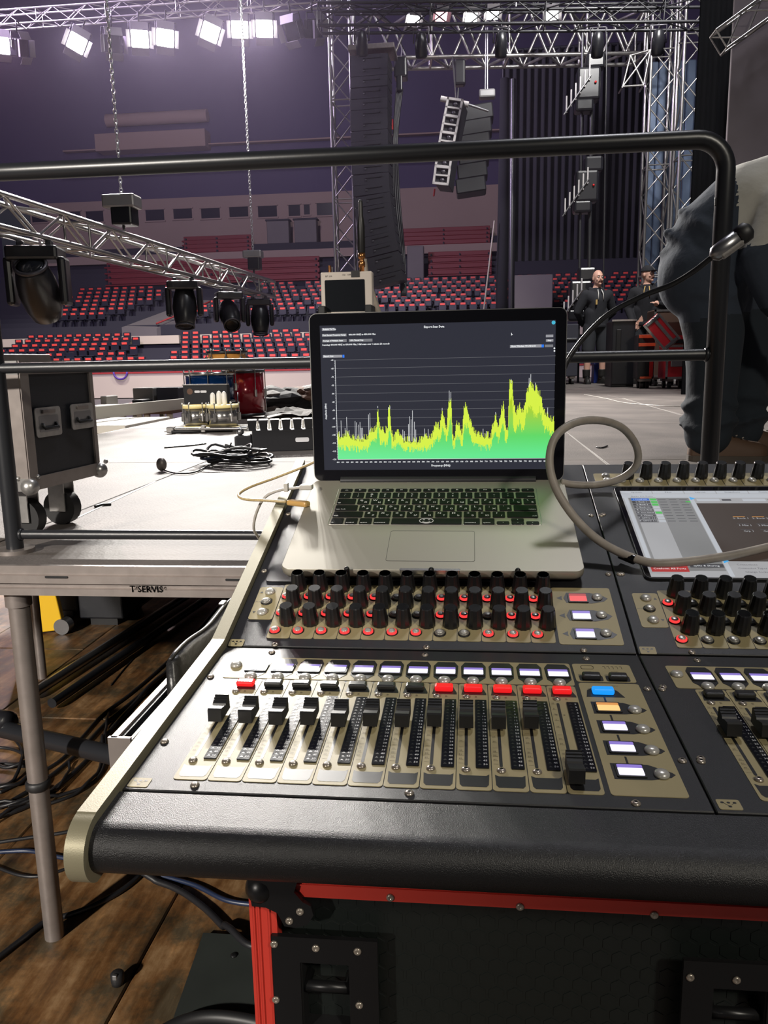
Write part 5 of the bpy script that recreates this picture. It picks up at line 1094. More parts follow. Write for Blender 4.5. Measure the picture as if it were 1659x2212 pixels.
# ---- heap of covers and bags
hp = thing('cover_heap', 'heap of brown and black covers and bags beside the red floor tom', 'covers', (drum_at(620, 7.6), 7.6, DECK))
rg = random.Random(11)
for k in range(11):
    m_ = ['cloth_black', 'cloth_brown', 'cloth_grey', 'cloth_brown', 'cloth_black'][k % 5]
    bm = bmesh.new(); bmesh.ops.create_icosphere(bm, subdivisions=3, radius=1.0)
    ph = [rg.uniform(0, 6) for _ in range(6)]
    for v in bm.verts:
        n_ = 0.22*math.sin(3.1*v.co.x+ph[0])+0.2*math.sin(4.3*v.co.y+ph[1])+0.18*math.sin(5*v.co.z+3*v.co.x+ph[2]); v.co *= 1+n_
    me = bpy.data.meshes.new('cover'); bm.to_mesh(me); bm.free(); me.materials.append(MATS[m_]); 
    sz = rg.uniform(0.10, 0.20); x_ = rg.uniform(-0.30, 0.45); MC = T(x_, rg.uniform(-0.15, 0.25), 0.05+0.22*rg.random()*max(0, 0.4+x_)) @ RZ(rg.uniform(0, 180)) @ Matrix.Diagonal((sz*1.5, sz*1.1, sz*0.55, 1))
    for v in me.vertices: v.co = MC @ v.co; v.co.z = max(v.co.z, 0.001)
    put('cover', me, hp)
tp_ = MB(); rg = random.Random(4); gx_, gy_ = 16, 7
for j in range(gy_+1):
    for i in range(gx_+1): tp_.v.append(Vector((-0.75+1.9*i/gx_, -0.45+0.9*j/gy_, 0.015+0.05*abs(math.sin(i*1.3+j*0.9))*rg.random()+0.03*math.sin(i*0.7)**2)))
for j in range(gy_):
    for i in range(gx_): q_ = j*(gx_+1)+i; tp_.f.append((q_, q_+1, q_+gx_+2, q_+gx_+1)); tp_.mi.append(0); tp_.sm.append(False)
put('dark_tarp', tp_.mesh('dark_tarp', 'cloth_grey'), None, T(drum_at(620, 7.0)+0.40, 6.75, DECK) @ Matrix.Diagonal((0.62, 0.7, 1, 1)), 'crumpled dark grey tarp in front of the heap of covers', 'tarp')
fl = thing('grey_hose', 'long pale grey bundled hose leaning up to the arena wall behind the covers', 'hose', (drum_at(560, 8.4), 8.4, DECK))
put('hose', MB().tube(smooth_path([(-0.3, 0, 0.05), (0.3, 0.1, 0.12), (0.9, 0.3, 0.22), (1.8, 0.4, 0.28)]), 0.05, 10).mesh('hose', 'tarp_grey'), fl)

# ---- gear tables off the stage edge at the far left
def xz(px, py, Y): q = aty(px, py, Y); return q.x, q.z
TY = 8.2
for px0, px1, lab in ((210, 272, 'white work table with papers beside the road case'), (285, 332, 'white work table carrying a flat black desk'), (336, 395, 'brown work table under the black amplifier')):
    x0, zt0 = xz(px0, 882, TY); x1, _ = xz(px1, 880, TY); w = x1-x0
    tb = thing('work_table', lab, 'table', ((x0+x1)/2, TY, 0))
    put('table_top', MB().bbox((0, 0, zt0-0.02), (w, 0.7, 0.04), 0.004, seg=1).mesh('table_top', 'table_white' if px0 < 330 else 'cloth_brown'), tb)
    for sx_ in (-1, 1):
        for sy in (-1, 1): put('leg', MB().box((sx_*(w/2-0.03), sy*0.3, (zt0-0.04)/2), (0.045, 0.045, zt0-0.04)).mesh('leg', 'table_white'), tb)
    put('lower_box', MB().bbox((0, 0.05, (zt0-0.12)/2), (w-0.12, 0.5, zt0-0.12), 0.01, seg=1).mesh('lower_box', 'stand_dark'), tb)
tz = xz(300, 880, TY)[1]
def gear(nm, lab, cat, px0, px1, h, m_, dy=0.0, dz=0.0):
    x0, _ = xz(px0, 875, TY); x1, _ = xz(px1, 875, TY)
    return put(nm, MB().bbox((0, 0, h/2), (x1-x0, 0.28, h), 0.008, 0, seg=1).mesh(nm, m_), None, T((x0+x1)/2, TY+dy, tz+dz), lab, cat)
gear('amplifier', 'large black amplifier box at the back of the brown table', 'amplifier', 337, 385, 0.20, 'stand_dark', 0.17)
gear('amplifier', 'matt dark amplifier box at the back of the white table', 'amplifier', 286, 330, 0.20, 'cloth_grey', 0.17)
gear('black_mixer', 'flat black box with a pale top standing on the white table', 'mixer', 309, 331, 0.09, 'fixture_black', -0.14)
gear('lighting_desk', 'flat black control desk on the white table', 'desk', 287, 300, 0.055, 'fixture_black', -0.14)
gear('red_box', 'small red box between the two black desks', 'box', 302, 307, 0.06, 'red_plastic', -0.16)
gear('paper_stack', 'stack of white and yellow papers on the white table', 'papers', 216, 262, 0.035, 'table_white', -0.1)
gear('dark_instrument', 'dark instrument box at the wall end of the papers table', 'box', 212, 226, 0.12, 'cloth_grey', 0.20)
gear('silver_case_lid', 'small dark case at the end of the brown table', 'case', 340, 372, 0.06, 'cloth_black', -0.14)
a = atz(210, 945, DECK); 
gt = put('grey_gutter', MB().bbox((0, 0, 0), (1.95, 0.02, 0.10), 0.004, seg=1).mesh('grey_gutter', 'tarp_grey'), None, Matrix.Translation((aty(214, 924, 5.9).x+0.02, 6.5, 1.10)) @ RZ(78), 'long pale grey board along the stage edge by the work tables', 'board')
put('white_plank', MB().bbox((0, 0, 0), (0.5, 0.9, 0.06), 0.004, seg=1).mesh('white_plank', 'table_white'), None, T(-2.76, 6.1, 1.0), 'white plank lying below the grey board by the stage edge', 'plank')
put('plank_trestle', MB().box((-2.76, 5.8, 0.485), (0.4, 0.06, 0.97)).box((-2.76, 6.4, 0.485), (0.4, 0.06, 0.97)).mesh('plank_trestle', 'cloth_brown'), None, label='brown trestle holding up the white plank', cat='trestle')
x_, z_ = xz(262, 811, 35.7); put('purple_hose', MB().tube([(0.32*math.cos(math.radians(k)), 0, 0.32*math.sin(math.radians(k))) for k in range(180, 361, 15)], 0.045, 8).mesh('purple_hose', 'purple_hose'), None, T(x_, 35.62, z_+0.15), 'purple hose hanging in a loop on the cream arena wall', 'hose')

# ================================================================== UNDER THE STAGE, ON THE FLOOR
def at0(px, py, z=0.0): return atz(px, py, z)
yb = thing('yellow_trolley', 'yellow sheet metal trolley under the stage beside a leg', 'trolley', (at0(118, 1372).x, 4.05, 0))
put('panel', MB().bbox((-0.05, 0, 0.33), (0.20, 0.04, 0.62), 0.006, M=RY(-8)).mesh('panel', 'yellow_paint'), yb)
put('wheel', MB().cyl((0.04, -0.03, 0.045), (0.04, 0.03, 0.045), 0.045, n=16).mesh('wheel', 'steel'), yb)
put('bolt', MB().ball((-0.02, -0.025, 0.28), 0.008, n=8, k=6).mesh('bolt', 'rubber_black'), yb)
for lab, x0, x1, y_, h_ in (('tall black case under the stage beside the yellow trolley', at0(160, 1362).x, at0(258, 1362).x, 4.17, 0.86), ('black case under the stage behind the thick leg', at0(-60, 1400).x, at0(75, 1400).x, 4.3, 0.8)):
    bc = thing('under_stage_case', lab, 'case', ((x0+x1)/2, y_, 0))
    put('case_body', MB().bbox((0, 0.2, h_/2+0.03), (x1-x0, 0.4, h_-0.03), 0.01).mesh('case_body', 'case_black'), bc)
    put('case_foot', MB().box((0, 0.2, 0.02), (x1-x0-0.1, 0.34, 0.04)).mesh('case_foot', 'rubber_black'), bc)
a, b = at0(55, 1508, 0.035), at0(395, 1292, 0.035); d = (b-a).normalized()
put('steel_pipe', MB().cyl(a+d*0.05, b+d*0.1, 0.024, n=14).mesh('steel_pipe', 'steel'), None, label='bright steel pipe lying on the floor under the stage', cat='pipe')
a, b = at0(112, 1519, 0.035), at0(430, 1304, 0.035); d = (b-a).normalized()
put('dark_pipe', MB().cyl(a, b+d*0.1, 0.022, n=14).mesh('dark_pipe', 'rail_black'), None, label='black pipe lying beside the bright steel pipe under the stage', cat='pipe')
LAID = []                       # (point, radius) samples of everything already lying on the floor
plate_poly = [at0(380, 2212), at0(700, 2212), at0(700, 2040), at0(440, 2028)]
def drape(path, r):
    out = []
    for p in path:
        z = r
        if min(plate_poly[3].x, plate_poly[0].x)-r < p.x < plate_poly[1].x and plate_poly[0].y-0.06 < p.y < plate_poly[3].y+r: z = 0.018+r
        for (q, r2) in LAID:
            dd = (r+r2+0.0004)**2-(p.x-q.x)**2-(p.y-q.y)**2
            if dd > 0: z = max(z, q.z+math.sqrt(dd))
        out.append(z)
    n = len(path)               # a cable cannot kink: spread every rise along its length
    zz = list(out)
    for i in range(n):
        for j in range(max(0, i-14), min(n, i+15)):
            zz[i] = max(zz[i], out[j]-0.22*(path[i]-path[j]).length if out[j] > r+0.0005 else 0)
    res = [Vector((p.x, p.y, z)) for p, z in zip(path, zz)]
    LAID.extend((p, r) for p in res); return res
def fcable(lab, pts, r=0.0065, m_='cable_black', z=None):
    q = [at0(x, y, r) for x, y in pts]; q = smooth_path(q, 40)
    q = drape(q, r); q = [p for k, p in enumerate(q) if k % 3 == 0]+[q[-1]]
    put('floor_cable', MB().tube(q, r, 7).mesh('floor_cable', m_), None, label=lab, cat='cable', group=None)
fcable('black cable running along the floor boards towards the pouch', [(470, 1310), (420, 1370), (350, 1440), (280, 1500), (220, 1545), (175, 1595), (120, 1650), (0, 1712)])
fcable('second black cable of the bundle under the stage edge', [(478, 1318), (425, 1385), (360, 1450), (290, 1512), (225, 1565), (165, 1630), (90, 1690), (0, 1745)], 0.0075)
fcable('thick black cable of the bundle nearest the console', [(470, 1340), (400, 1420), (320, 1490), (245, 1570), (180, 1650), (80, 1730), (-20, 1770)], 0.009)
fcable('black cable curving out from under the black brace pipe', [(235, 1540), (228, 1590), (226, 1650), (200, 1690), (140, 1715), (60, 1735), (-30, 1740)], 0.006)
fcable('black cable sweeping in a wide arc below the brace pipe', [(222, 1600), (215, 1660), (180, 1705), (110, 1735), (40, 1750), (-30, 1790)], 0.006)
fcable('short black cable branching off near the leg clamp', [(150, 1650), (148, 1675), (128, 1705), (90, 1735), (20, 1760)], 0.005)
fcable('thin black cable lying across the worn boards', [(330, 1378), (300, 1410), (268, 1445), (240, 1480)], 0.003)
fcable('black cable running past the foot of the thick leg', [(-20, 2082), (40, 2035), (100, 1990), (150, 1976), (205, 1955), (260, 1925), (300, 1892), (330, 1850)], 0.008)
fcable('dark blue cable bending under the console nose', [(-20, 1842), (60, 1838), (120, 1850), (170, 1856), (260, 1850), (330, 1885), (420, 1912), (490, 1945), (560, 1955)], 0.007, 'cable_blue')
fcable('grey black cable curving down to the dark floor plate', [(200, 1840), (300, 1890), (380, 1920), (440, 1960), (490, 2010), (530, 2050), (560, 2060)], 0.009)
fcable('black cable crossing the floor behind the thick leg', [(-20, 1868), (40, 1890), (90, 1892), (150, 1874), (200, 1850)], 0.005)
fcable('black cable under the left end of the console', [(-20, 1822), (60, 1810), (130, 1800), (190, 1788)], 0.006)
for k, (cx, cy, rx, ry) in enumerate(((0, 1660, 70, 45), (10, 1700, 80, 50), (20, 1610, 60, 50), (-10, 1640, 60, 60))):
    q = drape([at0(cx+rx*math.cos(t_*math.pi/90), cy+ry*math.sin(t_*math.pi/90), 0.0065) for t_ in range(181)], 0.0065)[::4]
    put('cable_loop', MB().tube(q, 0.0065, 7).mesh('cable_loop', 'cable_black'), None, label='loop of black cable heaped beside the thick stage leg, %s of the heap' % ['lowest', 'second', 'third', 'topmost'][k], cat='cable')
q = at0(255, 2125)
cn = thing('cable_connector', 'small black cable connector standing on the bare wooden floor', 'connector', (q.x, q.y, 0))
put('body', MB().lathe([(0.014, 0), (0.016, 0.01), (0.016, 0.028), (0.012, 0.032)], 14).mesh('body', 'rubber_black'), cn); put('clip', MB().bbox((0, -0.012, 0.028), (0.012, 0.008, 0.014), 0.002).mesh('clip', 'steel'), cn)
a, b, c_, d_ = at0(440, 2028), at0(380, 2212), at0(700, 2040), at0(700, 2230)
pl_ = thing('floor_plate', 'dark grey rubber floor plate lying beside the flight case', 'plate', ((a.x+c_.x)/2, (a.y+b.y)/2, 0))
px_ = (a.x+c_.x)/2; py_ = (a.y+b.y)/2
put('plate', MB().prism([(b.x-px_, b.y-py_-0.05), (d_.x-px_, b.y-py_-0.05), (c_.x-px_, a.y-py_), (a.x-px_, a.y-py_)], 0.0, 0.018).mesh('plate', 'rubber_grey'), pl_)
put('plate_screw', MB().lathe([(0.009, 0.018), (0.008, 0.021), (0.003, 0.022)], 12, M=T(at0(506, 2078).x-px_, at0(506, 2078).y-py_, 0)).mesh('plate_screw', 'steel_dark'), pl_)
put('black_hose', MB().tube(smooth_path([at0(330, 2240, 0.035), at0(400, 2205, 0.035), at0(470, 2196, 0.035), at0(560, 2210, 0.035), at0(640, 2240, 0.035)], 6), 0.014, 10).mesh('black_hose', 'rubber_black'), None, label='grey black hose crossing the dark floor plate', cat='hose')

# ================================================================== RIGGING
def truss(nm, lab, p0, p1, w, h, up, pan, m_='truss_alu', rc_=0.025, rb_=0.012, group=None, cat='truss', tri=False):
    p0, p1 = Vector(p0), Vector(p1); ax = (p1-p0).normalized(); up = Vector(up); up = (up-ax*up.dot(ax)).normalized(); sd = ax.cross(up)
    t = thing(nm, lab, cat, p0, group); L = (p1-p0).length
    co = [sd*(sx_*w/2)+up*(sy*h/2) for sx_, sy in ((-1, -1), (1, -1), (1, 1), (-1, 1))]
    for c_ in co: bar(t, 'chord', c_, c_+ax*L, rc_, m_, 10)
    n = max(1, round(L/pan)); st = L/n
    for f in range(4):
        a_, b_ = co[f], co[(f+1) % 4]
        for k in range(n):
            s0, s1 = (a_, b_) if (k+f) % 2 else (b_, a_)
            bar(t, 'brace', s0+ax*(st*k), s1+ax*(st*(k+1)), rb_, m_, 6)
    for k in range(n+1):
        if k % 4 and k != n: continue
        for f in range(4): bar(t, 'cross_bar', co[f]+ax*(st*k), co[(f+1) % 4]+ax*(st*k), rb_, m_, 6)
    return t
# hanging truss at the left with its hoists and moving heads
zt1 = CAMZ+1.16
hang = truss('hanging_truss', 'grey aluminium truss hanging level on two chains over the drums', (-3.62, 5.6, zt1), (-3.24, 13.1, zt1), 0.24, 0.24, (0, 0, 1), 0.42, rc_=0.022)
def hoist(nm, lab, Y, X, body, zc_top):
    t = thing(nm, lab, 'hoist', (X, Y, zt1+0.12))
    b_ = body
    put('hoist_body', MB().bbox((0, 0, 0.34), (0.34*b_, 0.22*b_, 0.13*b_), 0.02).bbox((0.02, 0, 0.22), (0.22*b_, 0.2*b_, 0.22), 0.02, 1).mesh('hoist_body', ['motor_grey', 'fixture_black']), t)
    put('hook', MB().tube([(0, 0, 0.13), (0, 0, 0.06), (-0.06, 0, -0.02)], 0.014, 8).tube([(0, 0, 0.06), (0.08, 0, -0.02)], 0.014, 8).mesh('hook', 'steel'), t)
    ch = MB(); k = 0; z = 0.38
    link = [(0.016*math.cos(u_*math.pi/4), 0, 0.030*math.sin(u_*math.pi/4)) for u_ in range(8)]
    while z < zc_top:
        ch.tube(link, 0.0065, 4, M=T(0, 0, z+0.03) @ RZ(45 if k % 2 else -45), closed=True); z += 0.046; k += 1
    put('chain', ch.mesh('chain', 'chain_steel'), t, kind='stuff')
hoist('chain_hoist', 'grey chain hoist holding the near part of the hanging truss', 8.2, -3.49, 1.0, 5.2)
hoist('chain_hoist', 'small pale chain hoist holding the far end of the hanging truss', 12.4, -3.27, 0.85, 5.2)
def moving_head(Y, X, tilt, pan_, lab, sc=1.0, lens_front=True):
    t = thing('moving_head_light', lab, 'stage light', T(X, Y, zt1-0.175) @ RZ(pan_) @ Matrix.Scale(sc, 4), 'moving heads under the hanging truss')
    put('base', MB().bbox((0, 0, -0.06), (0.36, 0.26, 0.10), 0.02).mesh('base', 'fixture_black'), t)
    for sx_ in (-1, 1): put('clamp', MB().bbox((sx_*0.1, 0, 0.010), (0.05, 0.05, 0.05), 0.01).mesh('clamp', 'fixture_grey'), t)
    for sx_ in (-1, 1): put('yoke_arm', MB().bbox((sx_*0.185, 0, -0.25), (0.06, 0.16, 0.34), 0.025).mesh('yoke_arm', 'fixture_black'), t)
    HM = T(0, 0, -0.32) @ RX(tilt)
    hd = put('head', MB().lathe([(0.07, -0.24), (0.11, -0.21), (0.135, -0.12), (0.145, 0.0), (0.135, 0.10), (0.115, 0.19), (0.10, 0.22)], 20).mesh('head', 'fixture_black'), t, HM)
    put('lens', MB().lathe([(0.095, 0.221), (0.08, 0.228), (0.03, 0.235), (0.002, 0.236)], 18).mesh('lens', 'scanner_screen'), hd)
    put('lens_ring', MB().lathe([(0.10, 0.215), (0.118, 0.215), (0.118, 0.235), (0.10, 0.235)], 20, caps=False).mesh('lens_ring', 'fixture_grey'), hd)
moving_head(6.55, -3.56, 42, 12, 'large black moving head light close behind the rail, lens turned up', 1.15)
moving_head(9.6, -3.40, 165, 10, 'black moving head light hanging straight down, nearest the pair by the far hoist')
moving_head(11.2, -3.33, 130, 26, 'black moving head light turned sideways between two others')
moving_head(12.6, -3.26, 170, 10, 'black moving head light at the far end of the hanging truss')
# flood lamps on a bar
def truss_point(P0, P1, X, dy, dz):
    k = (X-P0.x)/(P1.x-P0.x); return P0+(P1-P0)*k+Vector((0, dy, dz))
def flood(px, py, Y, lit, lab, size=0.30, yaw=0, roll_=0, power=0, colr=(1, 0.96, 0.9), doors=True, lens='lamp_white', tgt=(-0.25, 1.0, 1.15), cone=80, on=None):
    q = aty(px, py, Y); d = (Vector(tgt)-q).normalized()
    M = Matrix.Translation(q) @ d.to_track_quat('-Y', 'Z').to_matrix().to_4x4() @ RY(roll_) @ RZ(yaw)
    t = thing('flood_lamp', lab, 'lamp', M, 'flood lamps'); s_ = size
    put('housing', MB().bbox((0, s_*0.28, 0), (s_, s_*0.5, s_*0.9), 0.02).mesh('housing', 'fixture_black'), t)
    put('lens', MB().prism(rrect(-s_*0.46, -s_*0.42, s_*0.46, s_*0.42, 0.02), 0, 0.01, M=RX(90)).mesh('lens', lens if lit else 'scanner_screen'), t)
    for k, (cx, cz, w_, h_, rx, rz) in enumerate(((0, s_*0.62, s_*0.95, s_*0.42, -25, 0), (0, -s_*0.62, s_*0.95, s_*0.42, 25, 0), (s_*0.62, 0, s_*0.3, s_*0.85, 0, -50), (-s_*0.62, 0, s_*0.3, s_*0.85, 0, 50))):
        put('barn_door', MB().bbox((0, 0, 0), (w_, 0.006, h_), 0.002, seg=1).mesh('barn_door', 'barn_grey'), t, T(cx, -s_*0.16, cz) @ RX(rx) @ RZ(rz))
    put('yoke', MB().tube([(-s_*0.55, s_*0.3, 0), (-s_*0.55, s_*0.3, s_*0.75), (s_*0.55, s_*0.3, s_*0.75), (s_*0.55, s_*0.3, 0)], 0.012, 6).tube([(0, s_*0.3, s_*0.75), (0, s_*0.3, s_*1.3)], 0.015, 6).mesh('yoke', 'fixture_black'), t)
    if on:
        P0, P1, hh = on; tp = M @ Vector((0, s_*0.3, s_*1.3)); ch = truss_point(P0, P1, tp.x, -hh, -hh); Mi = M.inverted()
        put('hook_clamp', MB().tube([Mi @ tp, Mi @ ch], 0.013, 6).mesh('hook_clamp', 'fixture_black'), t)
    if power:
        light('flood_light', 'SPOT', q+d*0.12, tgt, power, colr, 0.10, cone, 0.4)
LYD = 14.0
LT = (aty(-60, 48, LYD), aty(735, -8, LYD), 0.11)
lbt = truss('lamp_truss', 'thin aluminium truss carrying the white flood lamps', LT[0], LT[1], 0.22, 0.22, (0, 0, 1), 0.30, rc_=0.016, rb_=0.007)
PW = 2000
flood(2, 98, LYD-0.1, True, 'glowing flood lamp with a pinkish tint at the end of the lamp truss', yaw=20, power=PW*0.6, colr=(1, 0.75, 0.78), on=LT)
flood(50, 104, LYD-0.1, False, 'unlit flood lamp with open grey doors beside the pinkish lamp', yaw=55, on=LT)
flood(166, 93, LYD-0.1, True, 'tilted glowing flood lamp standing alone on the lamp truss', roll_=25, power=PW, on=LT)
flood(245, 95, LYD-0.1, False, 'unlit flood lamp behind the near hoist chain', yaw=10, on=LT)
flood(302, 84, LYD-0.1, True, 'glowing flood lamp with a tall lower door, first of the close pair', power=PW, on=LT)
flood(357, 82, LYD-0.1, True, 'glowing flood lamp with a warm upper door, second of the close pair', roll_=4, power=PW, on=LT)
flood(454, 70, LYD-0.1, True, 'glowing flood lamp tilted with doors spread like wings', roll_=20, power=PW, on=LT)
flood(518, 64, LYD-0.1, True, 'brightest glowing flood lamp right above the far hoist chain', size=0.29, power=PW*1.3, on=LT)
flood(571, 62, LYD-0.1, True, 'broad glowing flood lamp beside the unlit swung lamp', size=0.29, power=PW*1.3, on=LT)
flood(630, 68, LYD-0.1, False, 'unlit flood lamp swung aside at the end of the bright row', yaw=-40, roll_=-15, on=LT)
flood(685, 62, LYD-0.1, False, 'unlit flood lamp in front of the aluminium tower top', yaw=60, on=LT)
# aluminium ground support: tower, front truss, right towers
TLY = 15.0
a = aty(752, 590, TLY); tl = truss('truss_tower', 'tall aluminium truss tower beside the hanging black speaker column', (a.x-0.02, TLY, DECK), (a.x-0.02, TLY, CAMZ+6.1), 0.36, 0.36, (0, 1, 0), 0.40, rc_=0.026, rb_=0.013)
fa_, fb_ = aty(762, 100, TLY+0.1), aty(1390, 90, 15.6)
ft = truss('front_truss', 'large aluminium roof truss with wide V braces between the towers', (fa_.x, TLY+0.35, CAMZ+5.55), (fb_.x, 15.9, CAMZ+5.55), 0.55, 0.72, (0, 0, 1), 0.34, rc_=0.035, rb_=0.026)
for px, Y, lab in ((1412, 15.6, 'aluminium truss tower standing beside the dark sheet'), (1480, 15.0, 'aluminium truss tower in front of the grey backdrop wall')):
    a = aty(px, 500, Y); truss('truss_tower', lab, (a.x, Y, DECK), (a.x, Y, CAMZ+6.1), 0.40, 0.40, (0, 1, 0), 0.46, rc_=0.026, rb_=0.013)
a = aty(1350, 185, 15.4); b = aty(1405, 95, 15.6)
ct = thing('corner_brace', 'triangular aluminium brace where the front truss meets the towers', 'truss', b)
pa = [aty(1345, 187, 15.3)-b, aty(1390, 184, 15.3)-b, aty(1405, 108, 15.3)-b, aty(1362, 120, 15.3)-b]
for i in range(4):
    for j in range(i): bar(ct, 'brace', pa[i], pa[j], 0.018, 'truss_alu', 6)
for i in range(4): bar(ct, 'brace', pa[i], pa[i]+Vector((0, 0.35, 0)), 0.018, 'truss_alu', 6)
# black lighting trusses crossing above
BT1 = (aty(690, 40, 13.0), aty(1560, 30, 13.0), 0.15); BT2 = (aty(720, 2, 14.62), aty(1440, -7, 14.62), 0.15)
for BT, lab in ((BT1, 'black box truss crowded with lamps across the top of the stage'), (BT2, 'second black lighting truss behind the first')):
    t = truss('black_truss', lab, BT[0], BT[1], 0.30, 0.30, (0, 0, 1), 0.42, 'truss_black', 0.022, 0.010)
    for k in (0.08, 0.5, 0.92):
        p = (BT[1]-BT[0])*k; bar(t, 'hanging_chain', p+Vector((0, 0, 0.13)), p+Vector((0, 0, 31.1-BT[0].z-p.z)), 0.012, 'chain_steel', 6)
for px, py, col_, lab in ((893, 42, 'lamp_white', 'glowing flood lamp on the black truss beside the pink lamp'), (953, 34, 'lamp_pink', 'pink glowing flood lamp on the black truss'), (1018, 36, 'lamp_white', 'glowing flood lamp between the pink lamp and the brightest one on the black truss'), (1064, 30, 'lamp_white', 'glowing flood lamp on the black truss above the small speaker array'), (1193, 31, 'lamp_white', 'glowing flood lamp on the black truss near the light ladder')):
    flood(px, py, 14.4, True, lab, on=BT2, size=0.21, lens=col_, power=250 if col_ == 'lamp_white' else 120, colr=(1, .95, .9) if col_ == 'lamp_white' else (1, .3, .35), tgt=(0.9, 9.6, 1.0), cone=44)
rg = random.Random(9)
for k, (px, py) in enumerate(((782, 92), (910, 96), (1082, 95), (1290, 95), (1420, 90))):
    q = aty(px, py, 12.9); q.y = truss_point(BT1[0], BT1[1], q.x, -0.15, 0).y; t = thing('dark_spotlight', 'unlit black spotlight hanging under the black truss ' + ('by the speaker column', 'over the pink lamp', 'above the small speaker array', 'over the light ladder', 'in front of the right tower')[k], 'spotlight', q)
    put('housing', MB().lathe([(0.06, -0.20), (0.085, -0.18), (0.09, 0.0), (0.07, 0.12), (0.03, 0.14)], 14, M=RX(14)).mesh('housing', 'fixture_black'), t)
    put('yoke', MB().tube([(-0.11, 0, 0), (-0.11, 0, 0.2), (0.11, 0, 0.2), (0.11, 0, 0)], 0.012, 6).tube([(0, 0, 0.2), (0, 0, truss_point(BT1[0], BT1[1], q.x, -0.15, -0.15).z-q.z+0.005)], 0.012, 6).mesh('yoke', 'fixture_grey'), t)
# ---- speaker arrays
box_me = MB().add([(-0.33, -0.28, -0.085), (0.33, -0.28, -0.085), (0.28, 0.24, -0.07), (-0.28, 0.24, -0.07), (-0.33, -0.28, 0.085), (0.33, -0.28, 0.085), (0.28, 0.24, 0.07), (-0.28, 0.24, 0.07)], [(0, 3, 2, 1), (4, 5, 6, 7), (0, 1, 5, 4), (1, 2, 6, 5), (2, 3, 7, 6), (3, 0, 4, 7)], 0).box((0.05, -0.285, 0.03), (0.3, 0.012, 0.02), 1).bbox((-0.08, -0.29, -0.01), (0.035, 0.02, 0.02), 0.004, 2, seg=1).mesh('speaker_box', ['speaker_black', 'speaker_groove', 'steel'])
la = thing('line_array', 'long curved column of black loudspeakers hanging beside the truss tower', 'speakers', aty(806, 120, 14.2))
o = la.matrix_basis.translation
pth = [aty(806, 130, 14.2), aty(806, 250, 14.2), aty(808, 350, 14.2), aty(812, 430, 14.2), aty(824, 520, 14.15), aty(842, 618, 14.05)]
pp = smooth_path(pth, 40); tot = sum((pp[i+1]-pp[i]).length for i in range(len(pp)-1)); nb = 22; step_ = tot/nb; acc = 0; k = 0
for i in range(len(pp)-1):
    seg_ = (pp[i+1]-pp[i]); acc += seg_.length
    while k < nb and acc >= (k+0.5)*step_:
        d = seg_.normalized(); lean = math.atan2(d.x, -d.z)
        put('speaker_box', box_me, la, Matrix.Translation(pp[i]-o) @ RZ(-8) @ Matrix.Rotation(-lean, 4, 'Y') @ Matrix.Diagonal((0.95, 1, step_/0.178, 1))); k += 1
put('rigging_frame', MB().bbox((0, 0, 0.04), (0.75, 0.6, 0.08), 0.01).mesh('rigging_frame', 'case_alu'), la)
cbm = MB()
for k in range(5): cbm.tube(smooth_path([aty(857+k*3, 190, 14.7)-o, aty(850+2*k, 300, 14.5)-o, aty(846+4*k, 420, 14.5)-o, aty(862+3*k, 560, 14.4)-o, aty(868+2*k, 640, 14.3)-o]), 0.02, 5)
put('cable_bundle', cbm.mesh('cable_bundle', 'cable_black'), la, kind='stuff')
for sx_ in (-1, 1): bar(la, 'rigging_chain', Vector((0.25*sx_, 0.05, 0.07)), Vector((0.25*sx_+o.x, 15.35+0.55*(0.25*sx_+o.x-fa_.x)/(fb_.x-fa_.x)-0.27, CAMZ+5.19))-o, 0.012, 'chain_steel', 6)
put('red_strap', MB().cyl(aty(847, 258, 14.4)-o, aty(847, 280, 14.4)-o, 0.02).mesh('red_strap', 'red_plastic'), la)
hst = thing('chain_hoist', 'black chain hoist above the black speaker column', 'hoist', aty(866, 150, 14.75)); 
put('hoist_body', MB().bbox((0, 0, 0), (0.22, 0.3, 0.32), 0.03).bbox((-0.02, -0.1, -0.25), (0.1, 0.1, 0.25), 0.02).mesh('hoist_body', 'fixture_black'), hst)
put('chain', MB().cyl((0, 0, 0.1), (0, 0.33, 0.45), 0.012, n=6).mesh('chain', 'chain_steel'), hst)
# second, smaller array with pale side frames
la2 = thing('small_line_array', 'short speaker array with pale cut-out side frames hanging under the front truss', 'speakers', aty(975, 215, 14.0)); o = la2.matrix_basis.translation
def frame_box():
    mb = MB(); w_, h_ = 0.32, 0.40
    for cx, cz, sw, sh in ((0, h_/2-0.025, w_, 0.05), (0, -h_/2+0.025, w_, 0.05), (-w_/2+0.02, 0, 0.04, h_), (w_/2-0.02, 0, 0.04, h_), (0, 0, w_, 0.035)): mb.box((cx, -0.32, cz), (sw, 0.04, sh), 0)
    mb.bbox((0.02, 0, 0), (w_-0.04, 0.6, h_-0.02), 0.01, 1, seg=1)
    for cz in (0.09, -0.09): mb.lathe([(0.06, 0), (0.03, 0.02), (0.002, 0.03)], 12, 2, M=T(0.02, -0.301, cz) @ RX(90))
    return mb.mesh('speaker_box', ['speaker_white', 'speaker_black', 'fixture_grey'])
fb_me = frame_box()
pp2 = [aty(985, 246, 14.0), aty(978, 281, 14.0), aty(971, 316, 14.0), aty(965, 352, 14.0), aty(960, 388, 14.0)]
for k, p in enumerate(pp2):
    nx = pp2[min(k+1, 4)]-pp2[max(k-1, 0)]; lean = math.atan2(nx.x, -nx.z)
    put('speaker_box', fb_me, la2, Matrix.Translation(p-o) @ RZ(-6) @ Matrix.Rotation(-lean, 4, 'Y') @ Matrix.Diagonal((0.82, 1, 0.72, 1)))
